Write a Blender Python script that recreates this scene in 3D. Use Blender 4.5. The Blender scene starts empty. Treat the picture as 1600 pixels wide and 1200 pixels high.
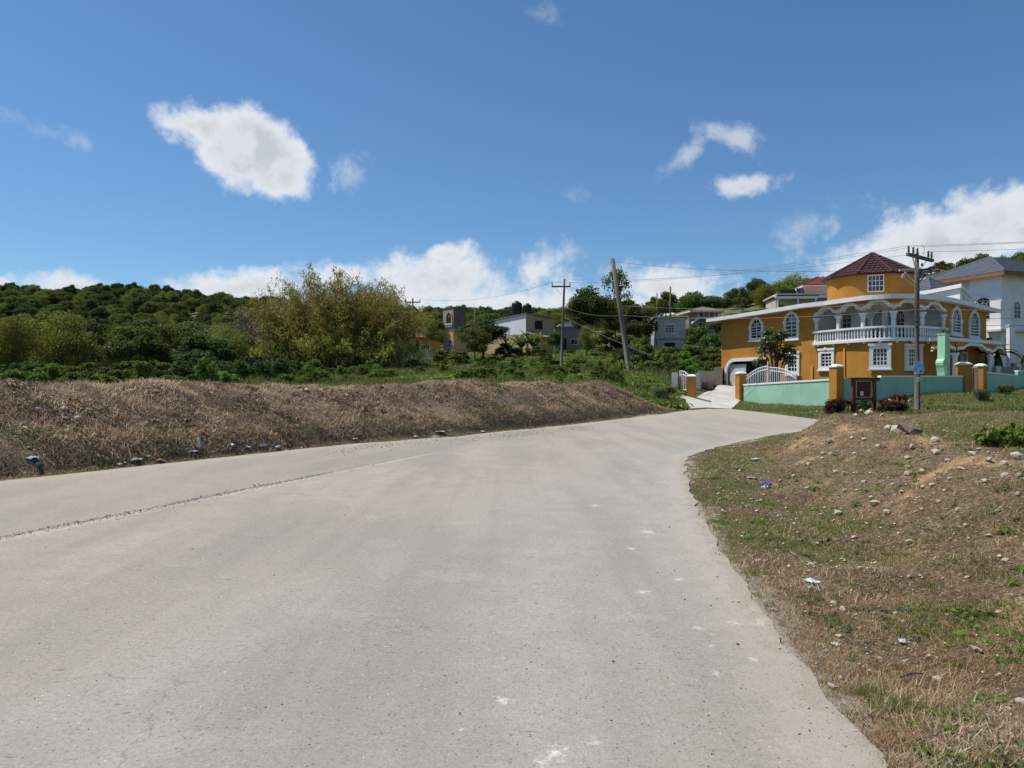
import bpy, math, random
import numpy as np
from mathutils import Vector, Matrix, geometry

random.seed(7)
rng = np.random.default_rng(7)
sc = bpy.context.scene
col = sc.collection
R = math.radians

# ------------------------------------------------------------------ camera
EYE = 1.6
F = 1156.0                      # focal length in photo pixels (1600 wide)
cam = bpy.data.cameras.new('camera')
cam.lens = 36.0 * F / 1600.0
cam.sensor_width = 36.0
cam.clip_start = 0.05
cam.clip_end = 6000
cam_ob = bpy.data.objects.new('camera', cam)
col.objects.link(cam_ob)
cam_ob.location = (0, 0, EYE)
cam_ob.rotation_euler = (R(90), 0, 0)
sc.camera = cam_ob

# ------------------------------------------------------------------ light
SUN_AZ, SUN_EL = 287.0, 61.0    # clockwise from +Y
sc.view_settings.view_transform = 'Standard'
sc.view_settings.look = 'None'
sc.view_settings.gamma = 1.0
sc.view_settings.exposure = 0.0
sc.view_settings.use_curve_mapping = False
SKY_STRENGTH = 0.1
SUN_STRENGTH = 4.8


def nd(nt, t, **k):
    n = nt.nodes.new(t)
    for a, b in k.items():
        setattr(n, a, b)
    return n


def put(nt, sock, v):
    if v is None:
        return
    if isinstance(v, bpy.types.NodeSocket):
        nt.links.new(v, sock)
    else:
        sock.default_value = v


def mth(nt, op, a, b=None, c=None, clamp=False):
    n = nd(nt, 'ShaderNodeMath', operation=op, use_clamp=clamp)
    put(nt, n.inputs[0], a); put(nt, n.inputs[1], b); put(nt, n.inputs[2], c)
    return n.outputs[0]


def vmth(nt, op, a, b=None, out=0):
    n = nd(nt, 'ShaderNodeVectorMath', operation=op)
    put(nt, n.inputs[0], a); put(nt, n.inputs[1], b)
    return n.outputs['Value'] if op in ('DOT_PRODUCT', 'LENGTH', 'DISTANCE') else n.outputs[0]


def ramp(nt, v, lo, hi, a=0.0, b=1.0, smooth=True):
    n = nd(nt, 'ShaderNodeMapRange')
    n.interpolation_type = 'SMOOTHSTEP' if smooth else 'LINEAR'
    n.clamp = True
    put(nt, n.inputs['Value'], v)
    n.inputs['From Min'].default_value = lo; n.inputs['From Max'].default_value = hi
    n.inputs['To Min'].default_value = a; n.inputs['To Max'].default_value = b
    return n.outputs['Result']


def mixc(nt, fac, a, b):
    n = nd(nt, 'ShaderNodeMix', data_type='RGBA')
    put(nt, n.inputs[0], fac)
    put(nt, n.inputs[6], a if isinstance(a, bpy.types.NodeSocket) else (a[0], a[1], a[2], 1))
    put(nt, n.inputs[7], b if isinstance(b, bpy.types.NodeSocket) else (b[0], b[1], b[2], 1))
    return n.outputs[2]


def noise(nt, vec, scale, detail=5.0, rough=0.55, out='Fac', dist=0.0):
    n = nd(nt, 'ShaderNodeTexNoise')
    put(nt, n.inputs['Vector'], vec)
    n.inputs['Scale'].default_value = scale
    n.inputs['Detail'].default_value = detail
    n.inputs['Roughness'].default_value = rough
    n.inputs['Distortion'].default_value = dist
    return n.outputs[out]


CLOUDS = [  # px, py, half width, half height, tilt deg, weight
    (338, 204, 96, 44, -8, 1.35), (385, 214, 92, 58, -14, 1.6), (415, 236, 88, 62, -30, 1.7), (432, 268, 70, 50, -15, 1.4),
    (368, 176, 40, 22, 0, 0.8), (358, 244, 78, 44, -36, 1.35), (300, 196, 66, 34, -14, 1.1),
    (82, 208, 75, 22, -10, 0.42), (545, 268, 42, 38, -50, 0.50),
    (1068, 245, 52, 24, 35, 0.58), (1150, 215, 72, 26, -18, 0.66), (1163, 290, 66, 25, 3, 0.82),
    (890, 306, 48, 14, 5, 0.32), (862, 14, 42, 22, 0, 0.42), (700, 395, 60, 26, 10, .9),
    (118, 455, 110, 32, 0, 1.0), (5, 450, 50, 22, -25, 0.9), (372, 452, 150, 36, 4, 1.05),
    (520, 428, 85, 26, 0, 0.9), (690, 440, 165, 60, 3, 1.0), (840, 425, 95, 42, 28, 0.62),
    (800, 480, 240, 50, 0, 0.95), (1045, 452, 125, 46, -4, 1.0), (1010, 480, 200, 40, 0, .8),
    (1500, 375, 185, 78, 6, 1.45), (1610, 348, 160, 78, 0, 1.45), (1400, 398, 150, 56, 14, 1.1),
    (1255, 362, 80, 40, 25, 0.30), (1450, 440, 250, 74, 0, 1.35), (1760, 400, 240, 110, 0, 1.0),
    (-150, 450, 180, 40, 0, 0.9), (2050, 470, 260, 60, 0, 0.9), (1750, 180, 90, 40, 10, 0.6),
    (-250, 250, 130, 60, -10, 0.8), (520, -420, 170, 80, 0, 0.8), (1300, -520, 130, 70, 20, 0.8),
]


def build_world():
    w = bpy.data.worlds.new('World')
    sc.world = w
    w.use_nodes = True
    nt = w.node_tree
    nt.nodes.clear()
    out = nd(nt, 'ShaderNodeOutputWorld')
    bg = nd(nt, 'ShaderNodeBackground')
    bg.inputs['Strength'].default_value = SKY_STRENGTH
    nt.links.new(bg.outputs[0], out.inputs[0])
    sky = nd(nt, 'ShaderNodeTexSky')
    sky.sky_type = 'NISHITA'
    sky.sun_disc = False
    sky.sun_elevation = R(SUN_EL)
    sky.sun_rotation = R(SUN_AZ)
    sky.altitude = 100
    sky.air_density = 1.0
    sky.dust_density = 0.35
    sky.ozone_density = 2.2
    tc = nd(nt, 'ShaderNodeTexCoord')
    sep = nd(nt, 'ShaderNodeSeparateXYZ')
    nt.links.new(tc.outputs['Generated'], sep.inputs[0])
    cmb = nd(nt, 'ShaderNodeCombineXYZ')
    nt.links.new(sep.outputs[0], cmb.inputs[0])
    nt.links.new(mth(nt, 'ABSOLUTE', sep.outputs[1]), cmb.inputs[1])
    nt.links.new(sep.outputs[2], cmb.inputs[2])
    d = cmb.outputs[0]
    wn = noise(nt, d, 16, 5, 0.6, 'Color')
    warp = vmth(nt, 'SUBTRACT', wn, (0.5, 0.5, 0.5))
    sc_n = nd(nt, 'ShaderNodeVectorMath', operation='SCALE')
    nt.links.new(warp, sc_n.inputs[0]); sc_n.inputs['Scale'].default_value = 0.034
    dw = vmth(nt, 'ADD', d, sc_n.outputs[0])
    field = None; opac = None
    for (px, py, a, b, rot, wt) in CLOUDS:
        c = Vector(((px - 800) / F, 1, (600 - py) / F)); n0 = c.length; c /= n0
        t = Vector((0, 0, 1)); rt = c.cross(t).normalized(); up = rt.cross(c).normalized()
        cr, sr = math.cos(R(rot)), math.sin(R(rot))
        t1 = (rt * cr + up * sr) / (a / F / n0); t2 = (up * cr - rt * sr) / (b / F / n0)
        q = vmth(nt, 'SUBTRACT', dw, tuple(c))
        x = vmth(nt, 'DOT_PRODUCT', q, tuple(t1)); y = vmth(nt, 'DOT_PRODUCT', q, tuple(t2))
        r = mth(nt, 'SQRT', mth(nt, 'ADD', mth(nt, 'MULTIPLY', x, x), mth(nt, 'MULTIPLY', y, y)))
        f = mth(nt, 'MULTIPLY_ADD', r, -wt, wt)
        field = f if field is None else mth(nt, 'MAXIMUM', field, f)
        op = min(1.0, max(.22, (wt - .12) * 1.15))
        g = mth(nt, 'MULTIPLY_ADD', r, -1.6 * op, 2.7 * op)
        g = mth(nt, 'MINIMUM', g, op)
        opac = g if opac is None else mth(nt, 'MAXIMUM', opac, g)
    field = mth(nt, 'MAXIMUM', field, -1.0)
    n1 = noise(nt, d, 30, 9, 0.62)
    dens = mth(nt, 'ADD', field, mth(nt, 'MULTIPLY_ADD', n1, 1.55, -0.80))
    alpha = mth(nt, 'MULTIPLY', ramp(nt, dens, -0.02, 0.68), mth(nt, 'MAXIMUM', opac, 0.0))
    # thicker cloud is greyer below, bright on its sunward rim
    off = vmth(nt, 'ADD', d, (-0.012, 0, 0.02))
    n2 = noise(nt, off, 30, 6, 0.55)
    relief = ramp(nt, mth(nt, 'SUBTRACT', n1, n2), -0.16, 0.16)
    thick = ramp(nt, dens, 0.35, 1.15)
    lum = mth(nt, 'SUBTRACT', 1.0, mth(nt, 'MULTIPLY', thick, mth(nt, 'MULTIPLY_ADD', relief, -0.26, 0.40)))
    ccol = mixc(nt, lum, (2.2, 2.45, 2.9), (8.3, 8.6, 8.9))
    blue = vmth(nt, 'MULTIPLY', sky.outputs[0], SKY_TINT)
    fin = mixc(nt, mth(nt, 'MULTIPLY', alpha, 0.94), blue, ccol)
    nt.links.new(fin, bg.inputs['Color'])


SKY_TINT = (0.65, 0.91, 1.11)
build_world()
sun = bpy.data.lights.new('sun', 'SUN')
sun.energy = SUN_STRENGTH
sun.angle = R(0.53)
sun.color = (1.0, 0.95, 0.87)
sun_ob = bpy.data.objects.new('sun', sun)
col.objects.link(sun_ob)
S = Vector((math.sin(R(SUN_AZ)) * math.cos(R(SUN_EL)), math.cos(R(SUN_AZ)) * math.cos(R(SUN_EL)), math.sin(R(SUN_EL))))
sun_ob.rotation_euler = S.to_track_quat('Z', 'Y').to_euler()
sun_ob.location = S * 60


# ------------------------------------------------------------------ helpers
def at(px, py, d):
    return Vector(((px - 800) / F * d, d, EYE - (py - 600) / F * d))


class MB:
    """collects primitives into one mesh"""
    def __init__(self, M=None):
        self.v = []; self.f = []; self.M = M

    def add(self, vs, fs):
        n = len(self.v)
        if self.M is not None:
            vs = [self.M @ Vector(p) for p in vs]
        self.v += [tuple(p) for p in vs]
        self.f += [tuple(i + n for i in f) for f in fs]
        return self

    def box(self, x0, x1, y0, y1, z0, z1):
        return self.add([(x0, y0, z0), (x1, y0, z0), (x1, y1, z0), (x0, y1, z0), (x0, y0, z1), (x1, y0, z1), (x1, y1, z1), (x0, y1, z1)],
                        [(0, 3, 2, 1), (4, 5, 6, 7), (0, 1, 5, 4), (1, 2, 6, 5), (2, 3, 7, 6), (3, 0, 4, 7)])

    def frustum(self, x0, x1, y0, y1, z0, z1, e):
        return self.add([(x0, y0, z0), (x1, y0, z0), (x1, y1, z0), (x0, y1, z0), (x0 + e, y0 + e, z1), (x1 - e, y0 + e, z1), (x1 - e, y1 - e, z1), (x0 + e, y1 - e, z1)],
                        [(0, 3, 2, 1), (4, 5, 6, 7), (0, 1, 5, 4), (1, 2, 6, 5), (2, 3, 7, 6), (3, 0, 4, 7)])

    def beam(self, p, q, w, h, up=(0, 0, 1)):
        p = Vector(p); q = Vector(q); d = (q - p).normalized(); up = Vector(up)
        s = d.cross(up)
        if s.length < 1e-4:
            s = d.cross(Vector((1, 0, 0)))
        s.normalize(); u = s.cross(d)
        s = s * w / 2; u = u * h / 2
        vs = [p - s - u, p + s - u, p + s + u, p - s + u, q - s - u, q + s - u, q + s + u, q - s + u]
        return self.add(vs, [(0, 3, 2, 1), (4, 5, 6, 7), (0, 1, 5, 4), (1, 2, 6, 5), (2, 3, 7, 6), (3, 0, 4, 7)])

    def tube(self, pts, rad, n=8, cap=True):
        pts = [Vector(p) for p in pts]
        if not hasattr(rad, '__len__'):
            rad = [rad] * len(pts)
        vs = []; fs = []
        for i, p in enumerate(pts):
            d = (pts[min(i + 1, len(pts) - 1)] - pts[max(i - 1, 0)]).normalized()
            a = d.cross(Vector((0, 0, 1)))
            if a.length < 1e-3:
                a = d.cross(Vector((0, 1, 0)))
            a.normalize(); b = d.cross(a)
            for k in range(n):
                t = 2 * math.pi * k / n
                vs.append(p + (a * math.cos(t) + b * math.sin(t)) * rad[i])
        for i in range(len(pts) - 1):
            for k in range(n):
                fs.append((i * n + k, i * n + (k + 1) % n, (i + 1) * n + (k + 1) % n, (i + 1) * n + k))
        if cap:
            fs.append(tuple(range(n))); fs.append(tuple(range((len(pts) - 1) * n, len(pts) * n)))
        return self.add(vs, fs)

    def lathe(self, prof, n=16, c=(0, 0, 0), cap=True):
        vs = []; fs = []
        for (r, z) in prof:
            for k in range(n):
                t = 2 * math.pi * k / n
                vs.append((c[0] + r * math.cos(t), c[1] + r * math.sin(t), c[2] + z))
        m = len(prof)
        for i in range(m - 1):
            for k in range(n):
                fs.append((i * n + k, i * n + (k + 1) % n, (i + 1) * n + (k + 1) % n, (i + 1) * n + k))
        if cap:
            fs.append(tuple(range(n))); fs.append(tuple(range((m - 1) * n, m * n)))
        return self.add(vs, fs)

    def prism(self, poly, z0, z1):
        n = len(poly)
        vs = [(p[0], p[1], z0) for p in poly] + [(p[0], p[1], z1) for p in poly]
        fs = [tuple(range(n)), tuple(range(n, 2 * n))] + [(i, (i + 1) % n, n + (i + 1) % n, n + i) for i in range(n)]
        return self.add(vs, fs)

    def slab(self, poly, vec):
        """any planar polygon of 3D points swept along vec"""
        n = len(poly); v = Vector(vec)
        vs = [Vector(p) for p in poly] + [Vector(p) + v for p in poly]
        fs = [tuple(range(n)), tuple(range(n, 2 * n))] + [(i, (i + 1) % n, n + (i + 1) % n, n + i) for i in range(n)]
        return self.add(vs, fs)

    def poly(self, pts):
        return self.add(pts, [tuple(range(len(pts)))])

    def ring(self, inner, outer, y0, y1, closed=True):
        """two xz outlines with the same number of points, swept from y0 to y1"""
        n = len(inner)
        vs = [(p[0], y0, p[1]) for p in inner] + [(p[0], y0, p[1]) for p in outer] + [(p[0], y1, p[1]) for p in inner] + [(p[0], y1, p[1]) for p in outer]
        fs = []
        for i in range(n if closed else n - 1):
            j = (i + 1) % n
            fs += [(i, j, n + j, n + i), (2 * n + i, 2 * n + j, 3 * n + j, 3 * n + i), (i, j, 2 * n + j, 2 * n + i), (n + i, n + j, 3 * n + j, 3 * n + i)]
        return self.add(vs, fs)


def wloc(o):
    v = Vector((0, 0, 0))
    while o is not None:
        v += o.location; o = o.parent
    return v


def obj(name, mb, m, parent=None, w=False, smooth=False, org=None):
    me = bpy.data.meshes.new(name)
    vs = mb.v
    sh = None
    if w and parent is not None:
        sh = wloc(parent)
    if org is not None:
        sh = Vector(org)
    if sh is not None:
        vs = [(a - sh[0], b - sh[1], c - sh[2]) for a, b, c in vs]
    me.from_pydata(vs, [], mb.f)
    me.validate()
    if m is not None:
        me.materials.append(m)
    if smooth:
        me.polygons.foreach_set('use_smooth', [True] * len(me.polygons))
    o = bpy.data.objects.new(name, me)
    col.objects.link(o)
    if parent is not None:
        o.parent = parent
    if org is not None:
        o.location = org
    return o


def np_mesh(name, verts, faces, mats, smooth=False, midx=None):
    """verts (n,3), faces (m,k) arrays"""
    me = bpy.data.meshes.new(name)
    k = faces.shape[1]
    me.vertices.add(len(verts)); me.vertices.foreach_set('co', np.ascontiguousarray(verts, np.float32).ravel())
    me.loops.add(faces.size); me.loops.foreach_set('vertex_index', np.ascontiguousarray(faces, np.int32).ravel())
    me.polygons.add(len(faces))
    me.polygons.foreach_set('loop_start', np.arange(0, faces.size, k, dtype=np.int32))
    for m in (mats if isinstance(mats, (list, tuple)) else [mats]):
        me.materials.append(m)
    if midx is not None:
        me.polygons.foreach_set('material_index', np.ascontiguousarray(midx, np.int32))
    me.update(calc_edges=True)
    if smooth:
        me.polygons.foreach_set('use_smooth', np.ones(len(faces), bool))
    return me


def link(name, me, parent=None, loc=(0, 0, 0)):
    o = bpy.data.objects.new(name, me); col.objects.link(o); o.location = loc
    if parent is not None:
        o.parent = parent
    return o


def tag(o, label=None, cat=None, group=None, kind=None):
    if label: o['label'] = label
    if cat: o['category'] = cat
    if group: o['group'] = group
    if kind: o['kind'] = kind
    return o


def thing(name, label, cat, loc=(0, 0, 0), rz=0.0, group=None):
    o = bpy.data.objects.new(name, None); col.objects.link(o)
    o.location = loc; o.rotation_euler = (0, 0, rz); o.empty_display_size = 0.3
    return tag(o, label, cat, group, 'thing')


def copy_tree(o, parent=None):
    c = o.copy(); col.objects.link(c)
    if parent is not None:
        c.parent = parent
    for ch in list(o.children):
        copy_tree(ch, c)
    return c


# ------------------------------------------------------------------ materials
MATS = {}


def mat(name, c1, c2=None, scale=2.0, rough=0.85, bump=0.0, bscale=30.0, spec=0.3, metal=0.0, detail=6.0, c3=None, stretch=None, streak=0.0):
    if name in MATS:
        return MATS[name]
    m = bpy.data.materials.new(name); m.use_nodes = True
    nt = m.node_tree; bs = nt.nodes['Principled BSDF']
    bs.inputs['Roughness'].default_value = rough
    bs.inputs['Metallic'].default_value = metal
    bs.inputs['Specular IOR Level'].default_value = spec
    tc = nd(nt, 'ShaderNodeTexCoord')
    vec = tc.outputs['Object']
    if stretch:
        mp = nd(nt, 'ShaderNodeMapping'); nt.links.new(vec, mp.inputs[0]); mp.inputs['Scale'].default_value = stretch
        vec = mp.outputs[0]
    if c2 is None:
        c2 = tuple(x * 0.82 for x in c1)
    f = ramp(nt, noise(nt, vec, scale, detail, 0.6), 0.36, 0.66)
    c = mixc(nt, f, c1, c2)
    if c3:
        g = ramp(nt, noise(nt, vec, scale * 3.7, detail, 0.65), 0.56, 0.72)
        c = mixc(nt, g, c, c3)
    if streak:      # rain streaks and weather stains
        ms = nd(nt, 'ShaderNodeMapping'); nt.links.new(tc.outputs['Object'], ms.inputs[0]); ms.inputs['Scale'].default_value = (3.2, 3.2, .28)
        s_ = mth(nt, 'MULTIPLY', ramp(nt, noise(nt, ms.outputs[0], 1.6, 6, .65), .47, .70), ramp(nt, noise(nt, tc.outputs['Object'], .35, 3, .5), .38, .62))
        c = mixc(nt, mth(nt, 'MULTIPLY', s_, streak), c, tuple(x * .42 + .02 for x in c1))
    nt.links.new(c, bs.inputs['Base Color'])
    if bump:
        b = nd(nt, 'ShaderNodeBump'); b.inputs['Strength'].default_value = bump; b.inputs['Distance'].default_value = 0.02
        nt.links.new(noise(nt, vec, bscale, 4, 0.6), b.inputs['Height'])
        nt.links.new(b.outputs[0], bs.inputs['Normal'])
    MATS[name] = m
    return m


def leafmat(name, cols, trans=0.35, var=0.35, gloss=0.25, objvar=True):
    """cols: list of leaf colours picked per leaf; a slight shift per plant"""
    if name in MATS:
        return MATS[name]
    m = bpy.data.materials.new(name); m.use_nodes = True
    nt = m.node_tree; nt.nodes.clear()
    out = nd(nt, 'ShaderNodeOutputMaterial')
    geo = nd(nt, 'ShaderNodeNewGeometry')
    cr = nd(nt, 'ShaderNodeValToRGB')
    e = cr.color_ramp.elements
    while len(e) < len(cols):
        e.new(0.5)
    for i, c in enumerate(cols):
        e[i].position = i / max(1, len(cols) - 1); e[i].color = (*c, 1)
    nt.links.new(geo.outputs['Random Per Island'], cr.inputs[0])
    oi = nd(nt, 'ShaderNodeObjectInfo')
    hs = nd(nt, 'ShaderNodeHueSaturation')
    nt.links.new(cr.outputs[0], hs.inputs['Color'])
    if objvar:
        nt.links.new(mth(nt, 'MULTIPLY_ADD', oi.outputs['Random'], 0.05, 0.475), hs.inputs['Hue'])
        nt.links.new(mth(nt, 'MULTIPLY_ADD', oi.outputs['Random'], var, 1 - var / 2), hs.inputs['Value'])
    df = nd(nt, 'ShaderNodeBsdfDiffuse'); tr = nd(nt, 'ShaderNodeBsdfTranslucent'); gl = nd(nt, 'ShaderNodeBsdfGlossy')
    gl.inputs['Roughness'].default_value = 0.45
    nt.links.new(hs.outputs[0], df.inputs[0])
    tcol = nd(nt, 'ShaderNodeHueSaturation'); tcol.inputs['Value'].default_value = 1.25; tcol.inputs['Hue'].default_value = 0.485
    nt.links.new(hs.outputs[0], tcol.inputs['Color']); nt.links.new(tcol.outputs[0], tr.inputs[0])
    mx = nd(nt, 'ShaderNodeMixShader'); mx.inputs[0].default_value = trans
    nt.links.new(df.outputs[0], mx.inputs[1]); nt.links.new(tr.outputs[0], mx.inputs[2])
    mg = nd(nt, 'ShaderNodeMixShader'); mg.inputs[0].default_value = gloss * 0.045
    nt.links.new(mx.outputs[0], mg.inputs[1]); nt.links.new(gl.outputs[0], mg.inputs[2])
    nt.links.new(mg.outputs[0], out.inputs[0])
    MATS[name] = m
    return m


def glassmat(name, c):
    m = mat(name, c, tuple(x * 0.6 for x in c), scale=1.5, rough=0.08, spec=0.6)
    return m


M_ORANGE = mat('ochre_render', (0.50, 0.228, 0.036), (0.43, 0.188, 0.03), scale=0.7, bump=0.3, bscale=30, c3=(0.41, 0.185, 0.04), streak=.42)
M_WHITE = mat('white_paint', (0.80, 0.79, 0.76), (0.72, 0.71, 0.69), scale=2.5, rough=0.6, bump=0.08)
M_GREYWHITE = mat('weathered_white', (0.62, 0.61, 0.58), (0.52, 0.51, 0.49), scale=1.2, bump=0.15, c3=(0.42, 0.41, 0.39))
M_GLASS = glassmat('window_glass', (0.015, 0.022, 0.055))
M_DARK = mat('dark_interior', (0.02, 0.019, 0.018), rough=0.9)  # near-black colour standing in for shade inside closed-off openings
M_MINT = mat('mint_render', (0.325, 0.555, 0.405), (0.285, 0.50, 0.365), scale=.8, bump=0.2, c3=(0.36, 0.54, 0.43), streak=.4)
M_LIME = mat('pale_green_paint', (0.42, 0.70, 0.43), (0.36, 0.62, 0.39), scale=2.0, bump=0.1)
M_RTILE = mat('maroon_tile', (0.072, 0.026, 0.022), (0.05, 0.019, 0.017), scale=4, rough=0.6, bump=0.3, bscale=25)
M_BTILE = mat('slate_blue_tile', (0.125, 0.14, 0.165), (0.092, 0.105, 0.128), scale=3, rough=0.6, bump=0.3, bscale=20)
M_WOODPOLE = mat('weathered_pole_wood', (0.17, 0.14, 0.115), (0.10, 0.085, 0.07), scale=6, bump=0.5, bscale=30, stretch=(4, 4, 0.35))
M_STEEL = mat('galvanised_steel', (0.42, 0.42, 0.42), rough=0.5, metal=0.6)
M_WIRE = mat('cable_black', (0.035, 0.035, 0.04), rough=0.6)
M_WIREL = mat('cable_bare_metal', (0.34, 0.33, 0.31), rough=0.6)
M_CERAMIC = mat('grey_insulator', (0.10, 0.10, 0.11), rough=0.35, spec=0.5)
M_CONC = mat('pale_concrete', (0.50, 0.47, 0.42), (0.40, 0.375, 0.335), scale=1.0, bump=0.25, c3=(0.33, 0.31, 0.28))
M_BROWN = mat('reddish_brown_timber', (0.16, 0.055, 0.03), (0.11, 0.038, 0.022), scale=5, bump=0.3, stretch=(1, 1, 0.2))
M_BARK = mat('bark', (0.13, 0.11, 0.09), (0.075, 0.062, 0.05), scale=7, bump=0.6, bscale=20)
M_BLACKPL = mat('black_plastic', (0.012, 0.012, 0.013), rough=0.45)
M_CREAM = mat('cream_render', (0.56, 0.41, 0.22), (0.49, 0.355, 0.185), scale=0.8, bump=0.2, c3=(0.40, 0.30, 0.17))
M_BLOCK = None
# ------------------------------------------------------------------ terrain
LEFT = np.array([(-20, -9), (-16.4, -2.4), (-12.4, 4.9), (-8.4, 12.2), (-4.4, 19.5), (-1.95, 22.5), (2.5, 28.9), (9.2, 38.0)], float)
FAR = np.array([(10.4, 39.4), (11.6, 39.3), (12.4, 35.4), (13.2, 30.9), (14.5, 29.9), (18, 29.3), (46, 28.2)], float)
RIGHT = np.array([(46, 25.2), (20, 26.6), (14.5, 27.2), (11.6, 26.5), (10.4, 25.7), (8.6, 23.7), (7.0, 21.4), (5.5, 19.2), (4.45, 17.4), (3.7, 15.8), (3.25, 13.9), (2.85, 12.0),
                  (2.5, 10.0), (2.2, 8.4), (1.98, 7.1), (1.8, 5.5), (1.68, 4.3), (1.5, 3.08), (1.3, 0), (1.0, -9)], float)


def jitter_edge(poly, step, amp):
    pts = []
    for a, b in zip(poly[:-1], poly[1:]):
        n = max(1, int(np.linalg.norm(b - a) / step))
        for i in range(n):
            pts.append(a + (b - a) * i / n)
    pts.append(poly[-1])
    pts = np.array(pts)
    t = np.gradient(pts, axis=0); t /= np.linalg.norm(t, axis=1)[:, None] + 1e-9
    nrm = np.stack([t[:, 1], -t[:, 0]], 1)
    k = rng.normal(0, 1, len(pts))
    ks = np.convolve(k, np.hanning(9) / 4, 'same') * 1.5 + np.convolve(rng.normal(0, .8, len(pts)), np.ones(3) / 3, 'same')
    ks[0] = ks[-1] = 0
    return pts + nrm * (ks * amp)[:, None]


RIGHT_J = jitter_edge(RIGHT, 0.13, 0.04)
LEFT_J = jitter_edge(LEFT, 0.4, 0.08)
ROAD = np.concatenate([LEFT_J, FAR, RIGHT_J])
DRIVE = np.array([(9.0, 38.35), (10.4, 39.6), (11.7, 39.5), (13.0, 43.5), (15.2, 49.2), (19.6, 59.5), (18.3, 64.0), (17.0, 61.5), (11.5, 46.3), (10.2, 45.8), (9.3, 42.0)], float)


def pdist(P, poly):
    """distance, arc length and signed side of the nearest point of an open polyline"""
    best = np.full(len(P), 1e9); s_out = np.zeros(len(P)); side = np.zeros(len(P)); acc = 0.0
    for a, b in zip(poly[:-1], poly[1:]):
        ab = b - a; L2 = ab @ ab; L = math.sqrt(L2)
        t = np.clip(((P - a) @ ab) / L2, 0, 1)
        q = a + t[:, None] * ab
        dd = np.hypot(P[:, 0] - q[:, 0], P[:, 1] - q[:, 1])
        m = dd < best
        best[m] = dd[m]; s_out[m] = acc + t[m] * L
        side[m] = np.sign(ab[0] * (P[m, 1] - a[1]) - ab[1] * (P[m, 0] - a[0]))
        acc += L
    return best, s_out, side


def inside(P, poly):
    x, y = P[:, 0], P[:, 1]; r = np.zeros(len(P), bool); j = len(poly) - 1
    for i in range(len(poly)):
        xi, yi = poly[i]; xj, yj = poly[j]
        if yi != yj:
            c = ((yi > y) != (yj > y)) & (x < (xj - xi) * (y - yi) / (yj - yi) + xi)
            r ^= c
        j = i
    return r


def sst(a, b, x):
    t = np.clip((x - a) / (b - a), 0, 1)
    return t * t * (3 - 2 * t)


_tab = rng.random((256, 256))


def vnoise(x, y):
    xi = np.floor(x).astype(int); yi = np.floor(y).astype(int)
    fx = x - xi; fy = y - yi
    fx = fx * fx * (3 - 2 * fx); fy = fy * fy * (3 - 2 * fy)
    g = lambda a, b: _tab[a % 256, b % 256]
    return (g(xi, yi) * (1 - fx) + g(xi + 1, yi) * fx) * (1 - fy) + (g(xi, yi + 1) * (1 - fx) + g(xi + 1, yi + 1) * fx) * fy - 0.5


def fbm(x, y, n=3):
    r = 0; a = 1.0
    for i in range(n):
        r = r + a * vnoise(x * 2 ** i + 17.3 * i, y * 2 ** i + 9.1 * i); a *= 0.5
    return r


def roadz(y):
    return 0.30 * sst(26, 42, y)


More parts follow.
